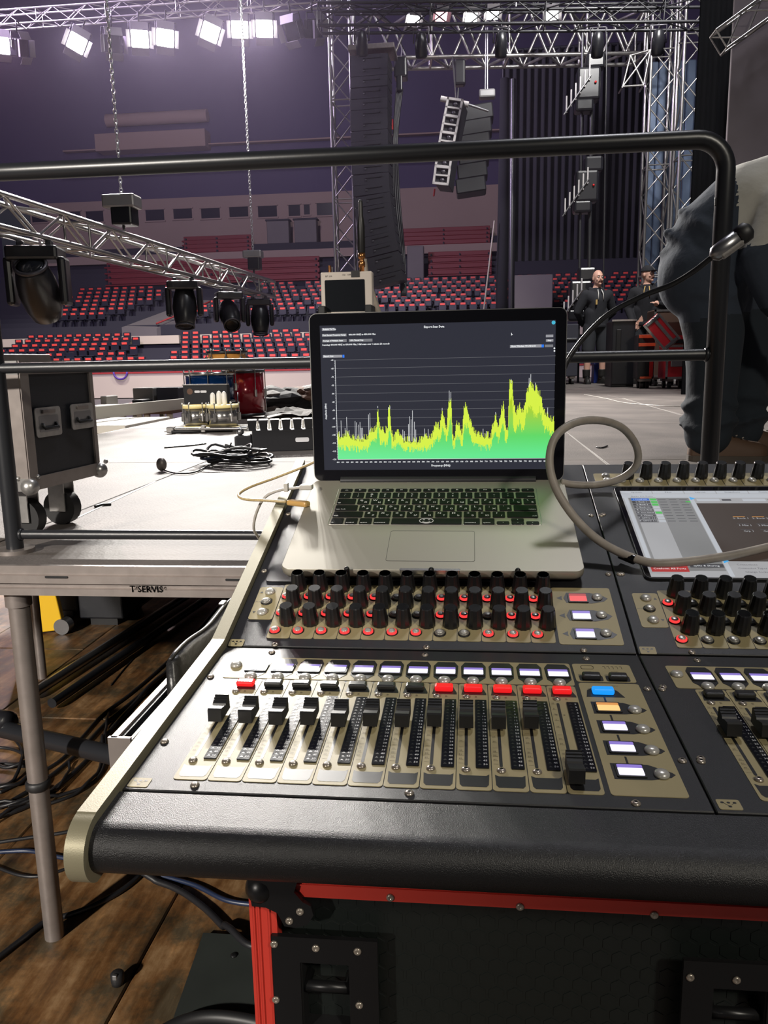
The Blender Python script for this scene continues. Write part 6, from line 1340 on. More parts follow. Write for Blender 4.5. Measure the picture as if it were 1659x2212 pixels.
bar(la2, 'fly_bar', aty(952, 213, 13.9)-o, aty(1012, 226, 13.9)-o, 0.045, 'speaker_white', 6); bar(la2, 'fly_bar', aty(1000, 222, 14.0)-o, aty(1055, 240, 14.0)-o, 0.02, 'steel', 6)
bar(la2, 'bottom_strap', aty(939, 408, 13.9)-o, aty(937, 424, 13.9)-o, 0.015, 'red_plastic', 6)
bar(la2, 'cable', aty(985, 218, 13.95)-o, Vector((-0.3, 15.25, CAMZ+5.19))-o, 0.014, 'steel', 6)
la3 = thing('dark_line_array', 'dark loudspeaker column half hidden behind the small pale-framed array', 'speakers', aty(1035, 240, 15.1)); o = la3.matrix_basis.translation
for k in range(6): put('speaker_box', MB().bbox((0, 0, 0), (0.52, 0.5, 0.25), 0.02, seg=1).mesh('speaker_box', 'speaker_black'), la3, Matrix.Translation(aty(1032-k*3, 250+31*k, 15.1)-o) @ RY(-6))
put('hoist_body', MB().bbox((0, 0, 0), (0.28, 0.2, 0.14), 0.03).mesh('hoist_body', 'motor_grey'), la3, Matrix.Translation(aty(1052, 204, 15.05)-o)); bar(la3, 'chain', aty(1053, 200, 15.05)-o, aty(1053, 60, 15.15)-o, 0.012, 'chain_steel', 6)
bar(la3, 'chain', aty(1048, 200, 15.05)-o, aty(1049, 60, 15.15)-o, 0.008, 'chain_steel', 6)
put('hoist_cover', MB().bbox((0, 0, 0), (0.2, 0.2, 0.42), 0.04).mesh('hoist_cover', 'fixture_black'), la3, Matrix.Translation(aty(993, 158, 15.15)-o))
bar(la3, 'cable', aty(990, 190, 15.15)-o, aty(988, 225, 15.05)-o, 0.012, 'steel', 6)
# black column, dark sheet for the unlit arena, side drape, light ladder, backdrop
a = aty(1086, 165, 20.0); b = aty(1096, 700, 20.0)
co_ = thing('black_column', 'thick black drape column standing behind the stage', 'column', (aty(1094, 600, 20).x, 20.0, 0))
put('column', MB().cyl((-0.12, 0, 0), (-0.08, 0, aty(1090, 170, 20).z), 0.17, 0.10, n=18).mesh('column', 'drape_black'), co_)
put('pole', MB().cyl((0.12, -0.1, 0), (0.10, -0.1, aty(1100, 175, 20).z), 0.08, 0.07, n=16).mesh('pole', 'hinge_grey'), co_)
put('guy_wire', MB().cyl((-0.3, -0.2, aty(1055, 480, 20).z), (-0.75, -0.3, 0.8), 0.02, n=6).mesh('guy_wire', 'cable_grey'), co_)
dr = thing('unlit_arena_sheet', 'wide black sheet standing for the unlit arena behind the far end of the stage', 'drape', (aty(1250, 500, 22).x, 22.0, 0))  # made-up sheet: the arena here is only dark, its seats unlit
def drape_mesh(w, z0_, z1_, waves, amp, nm):
    mb = MB(); n_ = waves*6
    for j in (0, 1):
        for i in range(n_+1): mb.v.append(Vector((-w/2+w*i/n_, amp*math.sin(2*math.pi*waves*i/n_), z1_ if j else z0_)))
    for i in range(n_): mb.f.append((i, i+1, n_+2+i, n_+1+i)); mb.mi.append(0); mb.sm.append(True)
    for j in (0, 1):
        for i in range(n_+1): mb.v.append(Vector((-w/2+w*i/n_, 0.03+amp*math.sin(2*math.pi*waves*i/n_), z1_ if j else z0_)))
    q_ = 2*(n_+1)
    for i in range(n_): mb.f.append((q_+n_+1+i, q_+n_+2+i, q_+i+1, q_+i)); mb.mi.append(0); mb.sm.append(True)
    return mb.mesh(nm, 'drape_black')
put('black_sheet', drape_mesh(3.9, aty(1250, 560, 22).z, aty(1250, 100, 22).z, 22, 0.05, 'black_sheet'), dr)
put('sheet_pole', MB().cyl((-2.0, 0, aty(1250, 100, 22).z), (2.0, 0, aty(1250, 100, 22).z), 0.04, n=10).mesh('sheet_pole', 'fixture_black'), dr)
put('sheet_stand', MB().cyl((-1.95, 0.1, 0), (-1.95, 0.1, aty(1250, 100, 22).z), 0.04, n=10).mesh('sheet_stand', 'fixture_black'), dr); put('sheet_stand', MB().cyl((1.95, 0.1, 0), (1.95, 0.1, aty(1250, 100, 22).z), 0.04, n=10).mesh('sheet_stand', 'fixture_black'), dr)
d2 = thing('side_drape', 'narrow black drape between the right tower and the grey backdrop', 'drape', (aty(1532, 500, 9.6).x, 9.6, DECK))
put('black_sheet', drape_mesh(0.42, 0.0, 6.0, 4, 0.03, 'black_sheet'), d2)
YB = 9.2; x0 = aty(1556, 500, YB).x
bd = thing('backdrop_wall', 'shiny grey backdrop wall with vertical seams behind the bending man', 'backdrop', (x0, YB, DECK))
for k in range(5): put('backdrop_panel', MB().bbox((0.28+0.56*k, 0, 2.0), (0.545, 0.05, 4.0), 0.006, seg=1).mesh('backdrop_panel', 'backdrop_grey'), bd)
zb9 = aty(1600, 70, YB-0.3).z
g0, g1 = aty(1552, 92, YB-0.3), aty(1720, -30, YB-0.3)
t = truss('grey_truss', 'sloping aluminium truss with black lamps above the backdrop wall', g0, g1, 0.20, 0.20, (0, 0, 1), 0.24, rc_=0.012, rb_=0.008)
bar(t, 'hanging_cable', g1-g0+Vector((-0.05, 0, 0.08)), Vector(((g1-g0).x-0.05, 0, 31.1-g0.z)), 0.006, 'steel', 6)
bp_ = thing('blue_grey_panel', 'tall blue grey ribbed panel standing behind the right truss towers', 'panel', (aty(1447, 500, 16.6).x, 16.6, DECK))
for k in range(6): put('panel_rib', MB().bbox((-0.42+0.17*k, 0, 2.9), (0.16, 0.06, 5.8), 0.02, seg=1).mesh('panel_rib', 'blue_panel'), bp_)
ld = thing('light_ladder', 'black ladder of light bars hanging in front of the dark sheet', 'lights', aty(1268, 120, 14.6)); o = ld.matrix_basis.translation
for px, r_ in ((1254, 0.022), (1275, 0.03), (1306, 0.014)): bar(ld, 'pole', aty(px+5, 60, 14.6)-o, Vector((aty(px-6, 840, 14.6).x, 14.6, DECK))-o, r_, 'hinge_grey', 8)
for (cx, cy) in ((1262, 185), (1258, 405), (1245, 640)):
    hd = put('light_cluster', MB().bbox((0, 0, 0), (0.38, 0.3, 0.50), 0.04).bbox((0.1, 0, 0.35), (0.3, 0.3, 0.24), 0.04).bbox((-0.06, 0, -0.32), (0.3, 0.28, 0.2), 0.04).mesh('light_cluster', 'fixture_black'), ld, Matrix.Translation(aty(cx+8, cy, 14.6)-o))
    for k in range(6): put('white_louvre', MB().bbox((-0.36+0.072*k, -0.17, -0.32+0.095*k), (0.025, 0.02, 0.26), 0.005, seg=1).mesh('white_louvre', 'speaker_white'), hd)
    bar(hd, 'frame_bar', (-0.40, -0.18, -0.48), (0.02, -0.18, 0.10), 0.014, 'steel', 6)
    put('indicator', MB().ball((0.1, -0.17, 0.0), 0.02, n=8, k=6).mesh('indicator', 'red_plastic'), hd)

# ================================================================== ROAD CASES AT THE FAR RIGHT
def box_px(px0, px1, py0, py1, Y):
    a_ = aty(px0, py1, Y); b_ = aty(px1, py0, Y); return (a_.x+b_.x)/2, b_.x-a_.x, a_.z, b_.z-a_.z
def trunk(nm, lab, px0, px1, py0, Y, dep, body, trim, wheels=True, cat='road case'):
    cx, w_, _, _ = box_px(px0, px1, py0, py0+50, Y); h_ = aty((px0+px1)/2, py0, Y).z-DECK; z0_ = 0.13 if wheels else 0.0
    t = thing(nm, lab, cat, (cx, Y+dep/2, DECK))
    put('case_shell', MB().bbox((0, 0, z0_+(h_-z0_)/2), (w_, dep, h_-z0_), 0.015).mesh('case_shell', body), t)
    if trim:
        for sx_ in (-1, 1): put('edge_trim', MB().box((sx_*(w_/2-0.012), -dep/2-0.002, z0_+(h_-z0_)/2), (0.03, 0.01, h_-z0_)).mesh('edge_trim', trim), t)
        for z_ in (z0_+0.015, h_-0.015): put('edge_trim', MB().box((0, -dep/2-0.002, z_), (w_, 0.01, 0.03)).mesh('edge_trim', trim), t)
    if wheels:
        for sx_ in (-1, 1):
            for sy in (-1, 1):
                c_ = put('castor', MB().cyl((sx_*(w_/2-0.07)-0.018, sy*(dep/2-0.07), 0.05), (sx_*(w_/2-0.07)+0.018, sy*(dep/2-0.07), 0.05), 0.05, n=14).mesh('castor', 'rubber_black'), t)
                put('castor_plate', MB().box((sx_*(w_/2-0.07), sy*(dep/2-0.07), 0.115), (0.08, 0.09, 0.04)).mesh('castor_plate', 'case_alu'), c_)
    return t, w_, h_
t, w_, h_ = trunk('equipment_case', 'large black case with a silver top edge in front of the bald man', 1322, 1374, 692, 12.2, 0.55, 'case_black', None, False)
put('silver_edge', MB().box((0, -0.28, h_), (w_+0.02, 0.03, 0.025)).mesh('silver_edge', 'case_alu_bright'), t); put('ridge', MB().bbox((-w_/2+0.09, -0.285, h_*0.62), (0.07, 0.03, h_*0.5), 0.008).mesh('ridge', 'rubber_black'), t)
put('lower_panel', MB().bbox((0, -0.285, 0.22), (w_*0.96, 0.04, 0.36), 0.01).mesh('lower_panel', 'fixture_black'), t)
t, w_, h_ = trunk('tool_trolley', 'black tool trolley with orange stripes between the black case and the red case', 1378, 1416, 722, 11.5, 0.32, 'fixture_black', None)
for z_ in (h_-0.03, h_-0.14): put('orange_stripe', MB().bbox((0, -0.18, z_), (w_, 0.02, 0.045), 0.004).mesh('orange_stripe', 'orange_plastic'), t)
put('orange_stripe', MB().bbox((w_*0.3, -0.18, 0.3), (0.05, 0.02, 0.28), 0.004).mesh('orange_stripe', 'red_plastic'), t); put('orange_stripe', MB().bbox((0, -0.18, 0.15), (w_*0.7, 0.02, 0.03), 0.004).mesh('orange_stripe', 'orange_plastic'), t)
put('white_print', text_mesh('N2', 0.09, 'sticker_white'), t, T(-0.08, -0.182, 0.42) @ RX(90))
t, w_, h_ = trunk('red_flight_case', 'red flight case with aluminium edges and its lid propped open', 1438, 1500, 745, 11.3, 0.45, 'case_red_bright', 'case_alu_bright')
put('black_band', MB().box((0, -0.262, h_+0.045), (w_, 0.02, 0.05)).mesh('black_band', 'case_black'), t); put('red_band', MB().box((0, -0.262, h_+0.10), (w_, 0.02, 0.05)).mesh('red_band', 'case_red_bright'), t)
put('handle_plate', MB().bbox((-0.04, -0.26, h_*0.58), (0.17, 0.02, 0.09), 0.01).mesh('handle_plate', 'steel'), t)
put('inner_tray', MB().bbox((0, 0.05, h_+0.16), (w_*0.95, 0.3, 0.3), 0.01).mesh('inner_tray', 'cloth_brown'), t)
a, b = aty(1405, 690, 11.2), aty(1452, 745, 11.2); lv = b-a
LM = Matrix.Translation((a+b)/2-t.matrix_basis.translation) @ RY(math.degrees(math.atan2(-(b.z-a.z), b.x-a.x))-90+0)
ll = (b-a).length
ldp = put('open_lid', MB().bbox((0, 0, 0), (0.24, 0.06, ll), 0.01).mesh('open_lid', 'case_red_bright'), t, Matrix.Translation((a+b)/2-t.matrix_basis.translation) @ RY(-math.degrees(math.atan2(b.x-a.x, a.z-b.z))))
for sx_ in (-0.115, 0.03, 0.115): put('lid_trim', MB().box((sx_, -0.034, 0), (0.03 if sx_ != 0.03 else 0.04, 0.012, ll)).mesh('lid_trim', 'case_alu_bright'), ldp)
for sz_ in (-1, 1): put('lid_latch', MB().bbox((0.0, -0.036, sz_*(ll/2-0.03)), (0.2, 0.03, 0.05), 0.01).mesh('lid_latch', 'steel'), ldp)
a, b = aty(1410, 668, 11.9), aty(1470, 664, 11.9)
r2, w_, h_ = trunk('open_road_case', 'open dark road case with aluminium rails behind the red flight case', 1412, 1485, 668, 12.32, 0.5, 'cloth_brown', 'case_alu_bright')
t, w_, h_ = trunk('dark_rack', 'dark wheeled rack beside the bald man, next to the laptop lid', 1195, 1250, 700, 13.7, 0.5, 'stand_dark', None)
put('rack_ridge', MB().bbox((0, -0.26, h_*0.75), (w_*0.9, 0.03, 0.04), 0.01).mesh('rack_ridge', 'hinge_grey'), t)
t, w_, h_ = trunk('blue_tote', 'blue plastic tote standing on the floor behind the bald man', 1282, 1332, 786, 14.1, 0.3, 'blue_plastic', None, False, 'tote')
put('tote_rim', MB().bbox((0, 0, h_), (w_+0.03, 0.42, 0.03), 0.01).mesh('tote_rim', 'blue_plastic'), t)
t, w_, h_ = trunk('grey_crate', 'grey crate with a black base at the foot of the backdrop wall', 1640, 1720, 762, 8.3, 0.5, 'case_alu', None, False, 'crate')
put('crate_base', MB().bbox((0, -0.01, 0.13), (w_+0.02, 0.54, 0.26), 0.01).mesh('crate_base', 'rubber_black'), t)
put('loose_cable', MB().tube(smooth_path([atz(1630, 838, DECK+0.0125), atz(1645, 842, DECK+0.0125), atz(1670, 840, DECK+0.0125)]), 0.012, 6).mesh('loose_cable', 'cable_black'), None, label='black cable on the stage by the grey crate', cat='cable')

# ================================================================== PEOPLE
def fuse(mb, voxel, region, mats, name, smooth_it=4):
    me = bpy.data.meshes.new('raw'); me.from_pydata([tuple(v) for v in mb.v], [], mb.f); me.update()
    o = bpy.data.objects.new('raw', me); COL.objects.link(o)
    r_ = o.modifiers.new('r', 'REMESH'); r_.mode = 'VOXEL'; r_.voxel_size = voxel
    s_ = o.modifiers.new('s', 'SMOOTH'); s_.iterations = smooth_it; s_.factor = 0.5
    ev = o.evaluated_get(bpy.context.evaluated_depsgraph_get()); out = bpy.data.meshes.new_from_object(ev)
    COL.objects.unlink(o); bpy.data.objects.remove(o)
    bm = bmesh.new(); bm.from_mesh(out); seen = set(); best = []
    for v in bm.verts:
        if v in seen: continue
        st_, comp = [v], []; seen.add(v)
        while st_:
            x_ = st_.pop(); comp.append(x_)
            for e_ in x_.link_edges:
                y_ = e_.other_vert(x_)
                if y_ not in seen: seen.add(y_); st_.append(y_)
        if len(comp) > len(best): best = comp
    keep = set(best); bmesh.ops.delete(bm, geom=[v for v in bm.verts if v not in keep], context='VERTS'); bm.to_mesh(out); bm.free()
    out.name = name; out.materials.clear()
    for m_ in mats: out.materials.append(MATS[m_])
    for p in out.polygons: p.use_smooth = True; p.material_index = region(p.center, p.normal)
    return out
def head_into(mb, c, yaw, s_=1.0, pitch=0):
    M = Matrix.Translation(c) @ RZ(yaw) @ RX(pitch) @ Matrix.Scale(s_, 4)       # face looks towards -y
    mb.ball((0, 0.01, 0.02), 0.1, sc=(0.80, 0.98, 1.08), n=24, k=16, M=M)         # cranium
    mb.ball((0, -0.022, -0.045), 0.075, sc=(0.86, 0.92, 1.1), n=20, k=14, M=M)    # jaw
    mb.ball((0, -0.085, -0.095), 0.024, sc=(1.1, 0.8, 0.8), n=12, k=8, M=M)       # chin
    mb.ball((0, -0.104, -0.022), 0.017, sc=(0.8, 1.1, 1.0), n=12, k=8, M=M)       # nose tip
    mb.cyl((0, -0.088, 0.022), (0, -0.106, -0.018), 0.008, 0.013, n=10, M=M)       # nose bridge
    mb.ball((0, -0.082, 0.036), 0.03, sc=(1.7, 0.5, 0.35), n=12, k=8, M=M)        # brow
    mb.ball((0, -0.092, -0.058), 0.018, sc=(1.3, 0.6, 0.45), n=12, k=8, M=M)      # lips
    for sx_ in (-1, 1):
        mb.ball((sx_*0.082, 0.012, -0.012), 0.026, sc=(0.4, 0.75, 1.2), n=10, k=8, M=M)   # ears
        mb.ball((sx_*0.042, -0.072, -0.028), 0.022, sc=(1, 0.7, 0.8), n=10, k=8, M=M)     # cheeks
    return M
def face_parts(person, HM, moustache=True, brow='hair_brown'):
    for sx_ in (-1, 1):
        e_ = put('eye', MB().ball((sx_*0.031, -0.086, 0.012), 0.0105, n=10, k=8).mesh('eye', 'eye_white'), person, HM)
        put('pupil', MB().ball((sx_*0.031, -0.0945, 0.012), 0.0048, n=8, k=6).mesh('pupil', 'eye_dark'), e_)
        put('eyebrow', MB().tube([(sx_*0.014, -0.1, 0.032), (sx_*0.032, -0.1, 0.037), (sx_*0.05, -0.09, 0.031)], [0.0035, 0.0045, 0.0025], 6).mesh('eyebrow', brow), person, HM)
    put('mouth', MB().tube([(-0.022, -0.096, -0.062), (0, -0.104, -0.061), (0.022, -0.096, -0.062)], [0.002, 0.0042, 0.002], 6).mesh('mouth', 'mouth'), person, HM)
    if moustache: put('moustache', MB().tube([(-0.034, -0.085, -0.062), (-0.018, -0.100, -0.048), (0, -0.106, -0.045), (0.018, -0.100, -0.048), (0.034, -0.085, -0.062)], [0.004, 0.008, 0.009, 0.008, 0.004], 8).mesh('moustache', 'hair_brown'), person, HM)
def shoe(nm, mats, L=0.29, h_=0.10, w_=0.052):
    # toe points to -y, heel at +y ; sole on z = 0
    mb = MB(); st = [(0.10, 0.030, 0.05, 0.02), (0.085, 0.040, h_*0.9, 0.0), (0.04, 0.044, h_*1.05, 0), (0.0, 0.043, h_*0.95, 0), (-0.06, 0.048, h_*0.72, 0), (-0.11, w_, h_*0.58, 0), (-0.155, 0.046, h_*0.5, 0), (-0.185, 0.026, h_*0.36, 0.006)]
    rings = []
    for y, w2, ht, zl in st: rings.append([(w2*math.cos(a_)*(1.0 if math.sin(a_) < 0 else (0.92)), y, (ht if math.sin(a_) > 0 else 0.02)*math.sin(a_)*(1) + 0.022) for a_ in [2*math.pi*k/16 for k in range(16)]])
    vs = [p for r_ in rings for p in r_]; n_ = 16
    mb.add(vs, [(k*n_+i, (k+1)*n_+i, (k+1)*n_+(i+1) % n_, k*n_+(i+1) % n_) for k in range(len(rings)-1) for i in range(n_)]+[tuple(range(n_)), tuple(reversed(range((len(rings)-1)*n_, len(rings)*n_)))], 0, True)
    so = []
    for y, w2, ht, zl in st: so += [(w2*1.08, y*1.03)]
    for y, w2, ht, zl in st[::-1]: so += [(-w2*1.08, y*1.03)]
    mb.prism(so, 0.0, 0.022, 1)
    for k in range(4): mb.tube([(-0.02, -0.02-0.024*k, h_*(0.98-0.09*k)+0.018), (0.02, -0.032-0.024*k, h_*(0.96-0.09*k)+0.018)], 0.003, 5, 2)
    return mb.mesh(nm, mats)
def hand_into(mb, c, d, up, s_=1.0):
    """palm at c, fingers along d, curled a little towards -up"""
    d = d.normalized(); up = (up-d*up.dot(d)).normalized(); sd = d.cross(up)
    mb.bbox((0, 0, 0), (0.085*s_, 0.10*s_, 0.03*s_), 0.012*s_, M=Matrix.Translation(c) @ Matrix((tuple(sd)+(0,), tuple(d)+(0,), tuple(up)+(0,), (0, 0, 0, 1))).transposed())
    for k, ln in enumerate((0.075, 0.085, 0.08, 0.062)):
        b0 = c+d*0.045*s_+sd*((-0.03+0.02*k)*s_); mb.tube([b0, b0+d*ln*0.5*s_-up*0.006*s_, b0+d*ln*0.85*s_-up*0.03*s_], [0.0095*s_, 0.009*s_, 0.0075*s_], 8)
    b0 = c-sd*0.035*s_-d*0.02*s_; mb.tube([b0, b0-sd*0.03*s_+d*0.025*s_-up*0.008*s_, b0-sd*0.035*s_+d*0.055*s_-up*0.02*s_], [0.012*s_, 0.010*s_, 0.008*s_], 8)

# ---- man bending forward behind the rail, facing to the right
def V(px, py, Y): return aty(px, py, Y)
base_ = Vector((V(1555, 700, 3.68).x, 3.68, DECK))
def W_(px, py, Y): return aty(px, py, Y)-base_
def limb(mb, chain):
    for p, r_ in chain: mb.ball(p, r_, n=20, k=14)
    for (p, r_), (q, r2) in zip(chain, chain[1:]): mb.cyl(p, q, r_, r2, n=20)
mb = MB()
limb(mb, [(W_(1518, 585, 3.68), 0.185), (W_(1545, 515, 3.68), 0.18), (W_(1622, 458, 3.67), 0.20), (W_(1700, 425, 3.67), 0.185), (W_(1748, 415, 3.67), 0.08), (W_(1785, 420, 3.67), 0.07)])
limb(mb, [(W_(1518, 600, 3.64), 0.185), (W_(1535, 640, 3.64), 0.150)]); limb(mb, [(W_(1540, 600, 3.74), 0.17), (W_(1556, 640, 3.74), 0.150)])
limb(mb, [(W_(1528, 640, 3.60), 0.130), (W_(1542, 720, 3.58), 0.122), (W_(1540, 800, 3.56), 0.108), (W_(1534, 880, 3.56), 0.100), (W_(1529, 938, 3.56), 0.098)])
limb(mb, [(W_(1575, 640, 3.80), 0.130), (W_(1598, 720, 3.80), 0.122), (W_(1606, 800, 3.80), 0.108), (W_(1602, 880, 3.80), 0.098), (W_(1600, 928, 3.80), 0.096)])
limb(mb, [(W_(1690, 450, 3.49), 0.10), (W_(1640, 565, 3.44), 0.078), (W_(1672, 650, 3.43), 0.06), (W_(1712, 700, 3.42), 0.045)])
limb(mb, [(W_(1700, 445, 3.87), 0.10), (W_(1690, 600, 3.9), 0.075), (W_(1735, 705, 3.88), 0.045)])
wrl, wrr = W_(1712, 700, 3.42), W_(1735, 705, 3.88)
for fold in (((1437, 500), (1475, 545), (1530, 572), (1600, 585)), ((1432, 545), (1470, 585), (1530, 615), (1590, 620)), ((1470, 455), (1500, 500), (1545, 545), (1590, 560)), ((1440, 620), (1490, 640), (1560, 640)), ((1600, 520), (1650, 510), (1690, 500)), ((1600, 560), (1650, 540), (1690, 530))):
    ctr = [(W_(x, y, 3.68)) for x, y in fold]; pts_ = []
    for p in ctr:
        best = min([(W_(1518, 585, 3.68), 0.185), (W_(1545, 515, 3.68), 0.18), (W_(1622, 458, 3.67), 0.20), (W_(1528, 640, 3.62), 0.16)], key=lambda q: (p-q[0]).length)
        dx_ = (Vector((p.x, 0, p.z))-Vector((best[0].x, 0, best[0].z))).length; off = math.sqrt(max(0.0, best[1]**2-dx_**2))
        pts_.append(Vector((p.x, best[0].y-off+0.006, p.z)))
    mb.tube(smooth_path(pts_, 5), [0.022]*(5*(len(pts_)-1)+1), 8)
for zc_, r_ in ((0.16, 0.112), (0.25, 0.108)):                         # trouser creases above the shoes
    for x_, y_ in ((W_(1529, 938, 3.56).x, W_(1529, 938, 3.56).y), (W_(1600, 928, 3.80).x, W_(1600, 928, 3.80).y)):
        mb.tube([(x_+r_*math.cos(t_), y_+r_*math.sin(t_), zc_+0.02*math.sin(2*t_+zc_*20)) for t_ in [2*math.pi*k/14 for k in range(14)]], 0.014, 6, closed=True)
hand_into(mb, wrl+Vector((0.05, 0, -0.03)), Vector((0.8, 0, -0.5)), Vector((0, -0.3, 1))); hand_into(mb, wrr+Vector((0.05, 0, -0.03)), Vector((0.8, 0, -0.5)), Vector((0, -0.3, 1)))
HMA = head_into(mb, W_(1822, 428, 3.67), 90, 1.05, 30)
pe = W_(1518, 585, 3.68); hemz = V(1500, 690, 3.6).z-DECK
xg = V(1566, 430, 3.67).x-base_.x; zsl = V(1620, 536, 3.5).z-DECK
def regA(c, n_):
    if c.z < hemz+0.16*(c.x-pe.x): return 1
    if (c-W_(1822, 428, 3.67)).length < 0.16: return 3
    if c.z > 0.3 and ((c-wrl-Vector((0.07, 0, -0.05))).length < 0.11 or (c-wrr-Vector((0.07, 0, -0.05))).length < 0.11): return 3
    if c.x > xg and c.z > zsl: return 2
    return 0
pa_ = thing('person', 'man bending forward behind the rail in a grey and navy hoodie and dark trousers', 'person', base_)
put('body', fuse(mb, 0.014, regA, ['hoodie_navy', 'jeans_dark', 'hoodie_grey', 'skin'], 'body', 3), pa_)
put('hair', MB().ball((0, 0.018, 0.035), 0.102, sc=(0.84, 1.0, 1.06), n=18, k=12).mesh('hair', 'hair_brown'), pa_, HMA)
sh_me = shoe('shoe', ['shoe_brown', 'shoe_sole', 'cable_grey'])
for q, rz in ((W_(1529, 938, 3.56), 84), (W_(1600, 928, 3.80), 72)):
    put('shoe', sh_me, pa_, T(q.x+0.035, q.y, 0.0) @ RZ(rz) @ Matrix.Scale(1.1, 4))

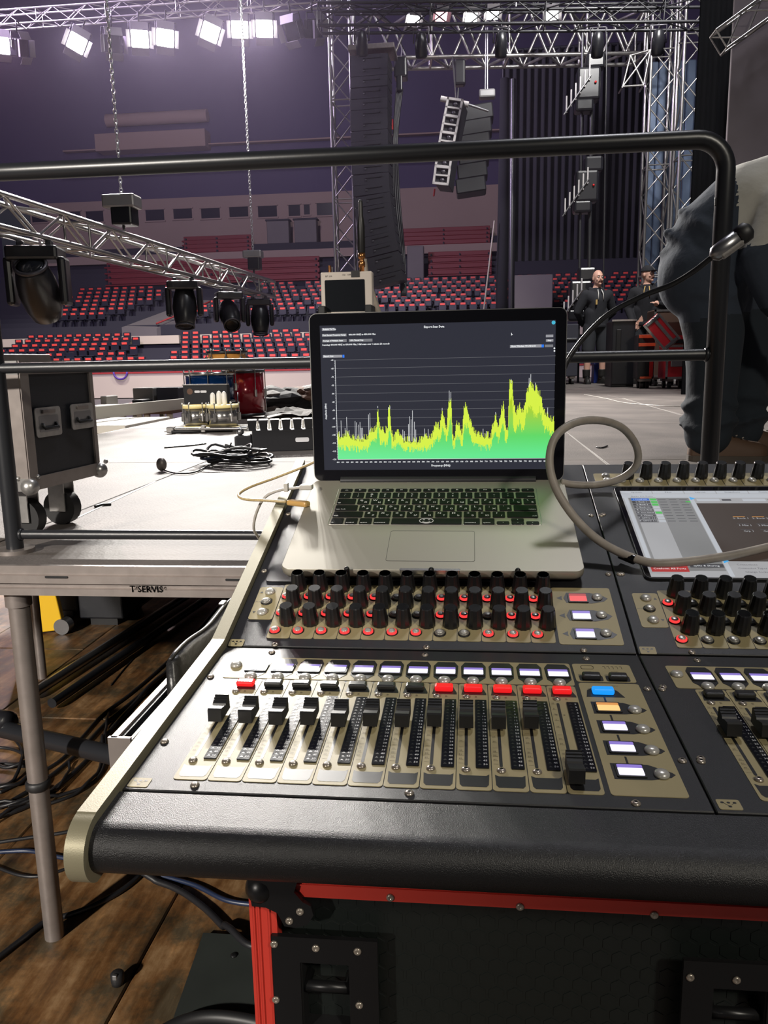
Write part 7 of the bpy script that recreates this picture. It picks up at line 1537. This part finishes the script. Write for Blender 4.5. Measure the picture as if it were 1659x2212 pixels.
# ---- standing men
def standing(nm_label, base_, H, yaw, head_yaw, hood, hood2, arms, cap=False, shorts=True, strings='string_white'):
    k_ = H/1.80
    J = {'pelvis': ((0, 0, 0.97), 0.145), 'waist': ((0, 0, 1.12), 0.15), 'chest': ((0, 0.0, 1.32), 0.165), 'neckb': ((0, 0.01, 1.47), 0.10), 'neck': ((0, 0.0, 1.57), 0.06),
         'shl': ((-0.185, 0, 1.42), 0.088), 'ell': (arms[0], 0.068), 'wrl': (arms[1], 0.048), 'shr': ((0.185, 0, 1.42), 0.088), 'elr': (arms[2], 0.068), 'wrr': (arms[3], 0.048),
         'hipl': ((-0.10, 0, 0.90), 0.118), 'kneel': ((-0.125, 0, 0.56), 0.105), 'calfl': ((-0.13, 0.01, 0.36), 0.056), 'anklel': ((-0.135, 0.02, 0.10), 0.045),
         'hipr': ((0.10, 0, 0.90), 0.118), 'kneer': ((0.125, 0, 0.56), 0.105), 'calfr': ((0.13, 0.01, 0.36), 0.056), 'ankler': ((0.135, 0.02, 0.10), 0.045)}
    mb = MB(); g_ = lambda *n_: [(Vector(J[k][0]), J[k][1]) for k in n_]
    limb(mb, g_('pelvis', 'waist', 'chest', 'neckb', 'neck'))
    for sd_ in 'lr':
        limb(mb, g_('chest', 'sh'+sd_)); limb(mb, g_('sh'+sd_, 'el'+sd_, 'wr'+sd_)); limb(mb, g_('hip'+sd_, 'knee'+sd_)); limb(mb, g_('knee'+sd_, 'calf'+sd_, 'ankle'+sd_))
    limb(mb, [(Vector((-0.07, 0, 1.13)), 0.13), (Vector((-0.06, 0, 0.93)), 0.135)]); limb(mb, [(Vector((0.07, 0, 1.13)), 0.13), (Vector((0.06, 0, 0.93)), 0.135)])
    hc = Vector((0, -0.02, 1.685)); HM = head_into(mb, hc, head_yaw, 1.0)
    mb.cyl((0, 0.0, 1.50), (0, -0.015, 1.64), 0.062, 0.058, n=16)
    wl, wr = Vector(arms[1]), Vector(arms[3])
    hand_into(mb, wl+(wl-Vector(arms[0])).normalized()*0.06, wl-Vector(arms[0]), Vector((0, -0.4, 1))); hand_into(mb, wr+(wr-Vector(arms[2])).normalized()*0.06, wr-Vector(arms[2]), Vector((0, -0.4, 1)))
    mb.tube([(0.10*math.cos(t_), 0.035+0.10*math.sin(t_), 1.515+0.02*math.sin(t_)) for t_ in [math.radians(a_) for a_ in range(-35, 216, 25)]], [0.02]+[0.034]*9+[0.02], 8)   # hood roll
    def reg(c, n_):
        if c.z > 1.535 and (Vector((c.x, c.y, 0))-Vector((0, -0.02, 0))).length < 0.075 + (0.06 if c.z > 1.575 else 0): return 2
        if (c-wl).length < 0.16 and (c-Vector(arms[0])).length > (wl-Vector(arms[0])).length+0.02: return 2
        if (c-wr).length < 0.16 and (c-Vector(arms[2])).length > (wr-Vector(arms[2])).length+0.02: return 2
        if c.z < 0.91: return (1 if c.z > 0.46 else 2) if shorts else 1
        return 0
    p = thing('person', nm_label, 'person', Matrix.Translation(base_) @ RZ(yaw) @ Matrix.Scale(k_, 4))
    put('body', fuse(mb, 0.010, reg, [hood, hood2, 'skin'], 'body', 2), p)
    face_parts(p, HM)
    for sx_ in (-1, 1):
        put('hoodie_string', MB().tube([(sx_*0.03, -0.105, 1.50), (sx_*0.04, -0.155, 1.44), (sx_*0.045, -0.168, 1.34)], 0.008, 6).mesh('hoodie_string', strings), p)
        put('boot', shoe('boot', ['boot_black', 'rubber_black', 'cable_black'], h_=0.12), p, T(sx_*0.135, 0.0, 0) @ RZ(-sx_*14 if False else sx_*14))
        put('boot_shaft', MB().lathe([(0.056, 0.09), (0.060, 0.14), (0.064, 0.22), (0.066, 0.235)], 16).mesh('boot_shaft', 'boot_black'), p, T(sx_*0.135, 0.025, 0))
    put('hem_band', MB().lathe([(0.160, 0.90), (0.168, 0.91), (0.168, 0.955), (0.160, 0.965)], 24, caps=False).mesh('hem_band', hood), p, Matrix.Diagonal((1.03, 0.95, 1, 1)))
    if cap:
        cp_ = put('cap', MB().ball((0, 0.012, 0.03), 0.108, sc=(0.84, 0.99, 1.03), n=22, k=14).mesh('cap', 'hoodie_dark'), p, HM)
        for v in cp_.data.vertices:
            if v.co.z < 0.042: v.co.z = 0.042
        put('cap_brim', MB().add([(0.07*math.sin(t_)*1.1, -0.085-0.075*math.cos(t_), 0.05+0.010*math.cos(t_)-d_) for d_ in (0, 0.006) for t_ in [math.radians(a_) for a_ in range(-90, 91, 15)]], [tuple(range(13)), tuple(reversed(range(13, 26)))]+[(i, 13+i, 14+i, i+1) for i in range(12)]).mesh('cap_brim', 'hoodie_dark'), cp_)
    return p
bb = atz(1284, 829, DECK)
pb = standing('bald man with a moustache in a black hoodie and shorts, hands behind his back', Vector((bb.x, bb.y, DECK)), 1.82, 14, 4, 'hoodie_black', 'shorts_grey', ((-0.30, 0.05, 1.16), (-0.16, 0.17, 0.97), (0.30, 0.05, 1.16), (0.16, 0.17, 0.97)))
put('chest_logo', MB().bbox((-0.075, -0.173, 1.30), (0.03, 0.01, 0.08), 0.004, M=None).mesh('chest_logo', 'string_yellow'), pb)
pc0 = atz(1390, 829, DECK)
pc = standing('man in a black cap and dark hoodie leaning a hand on the open road case', Vector((pc0.x, pc0.y, DECK)), 1.82, -14, 58, 'hoodie_dark', 'shorts_grey', ((-0.27, 0.0, 1.17), (-0.20, -0.14, 0.98), (0.27, -0.06, 1.19), (0.16, -0.30, 1.22)), cap=True, strings='string_yellow')

# ================================================================== STAGE HAZE
hz = bpy.data.materials.new('haze'); hz.use_nodes = True; MATS['haze'] = hz
nt = hz.node_tree; nt.nodes.remove(nt.nodes['Principled BSDF'])
vs_ = nt.nodes.new('ShaderNodeVolumeScatter'); vs_.inputs['Color'].default_value = (0.80, 0.66, 1.0, 1); vs_.inputs['Density'].default_value = 0.0010; vs_.inputs['Anisotropy'].default_value = 0.5
nt.links.new(vs_.outputs[0], nt.nodes['Material Output'].inputs['Volume'])
put('stage_haze', MB().box((-4, 14.3, 8.3), (26, 9.4, 12.4)).mesh('stage_haze', 'haze'), None, label='thin purple haze hanging in the air of the arena', cat='haze', kind='stuff')
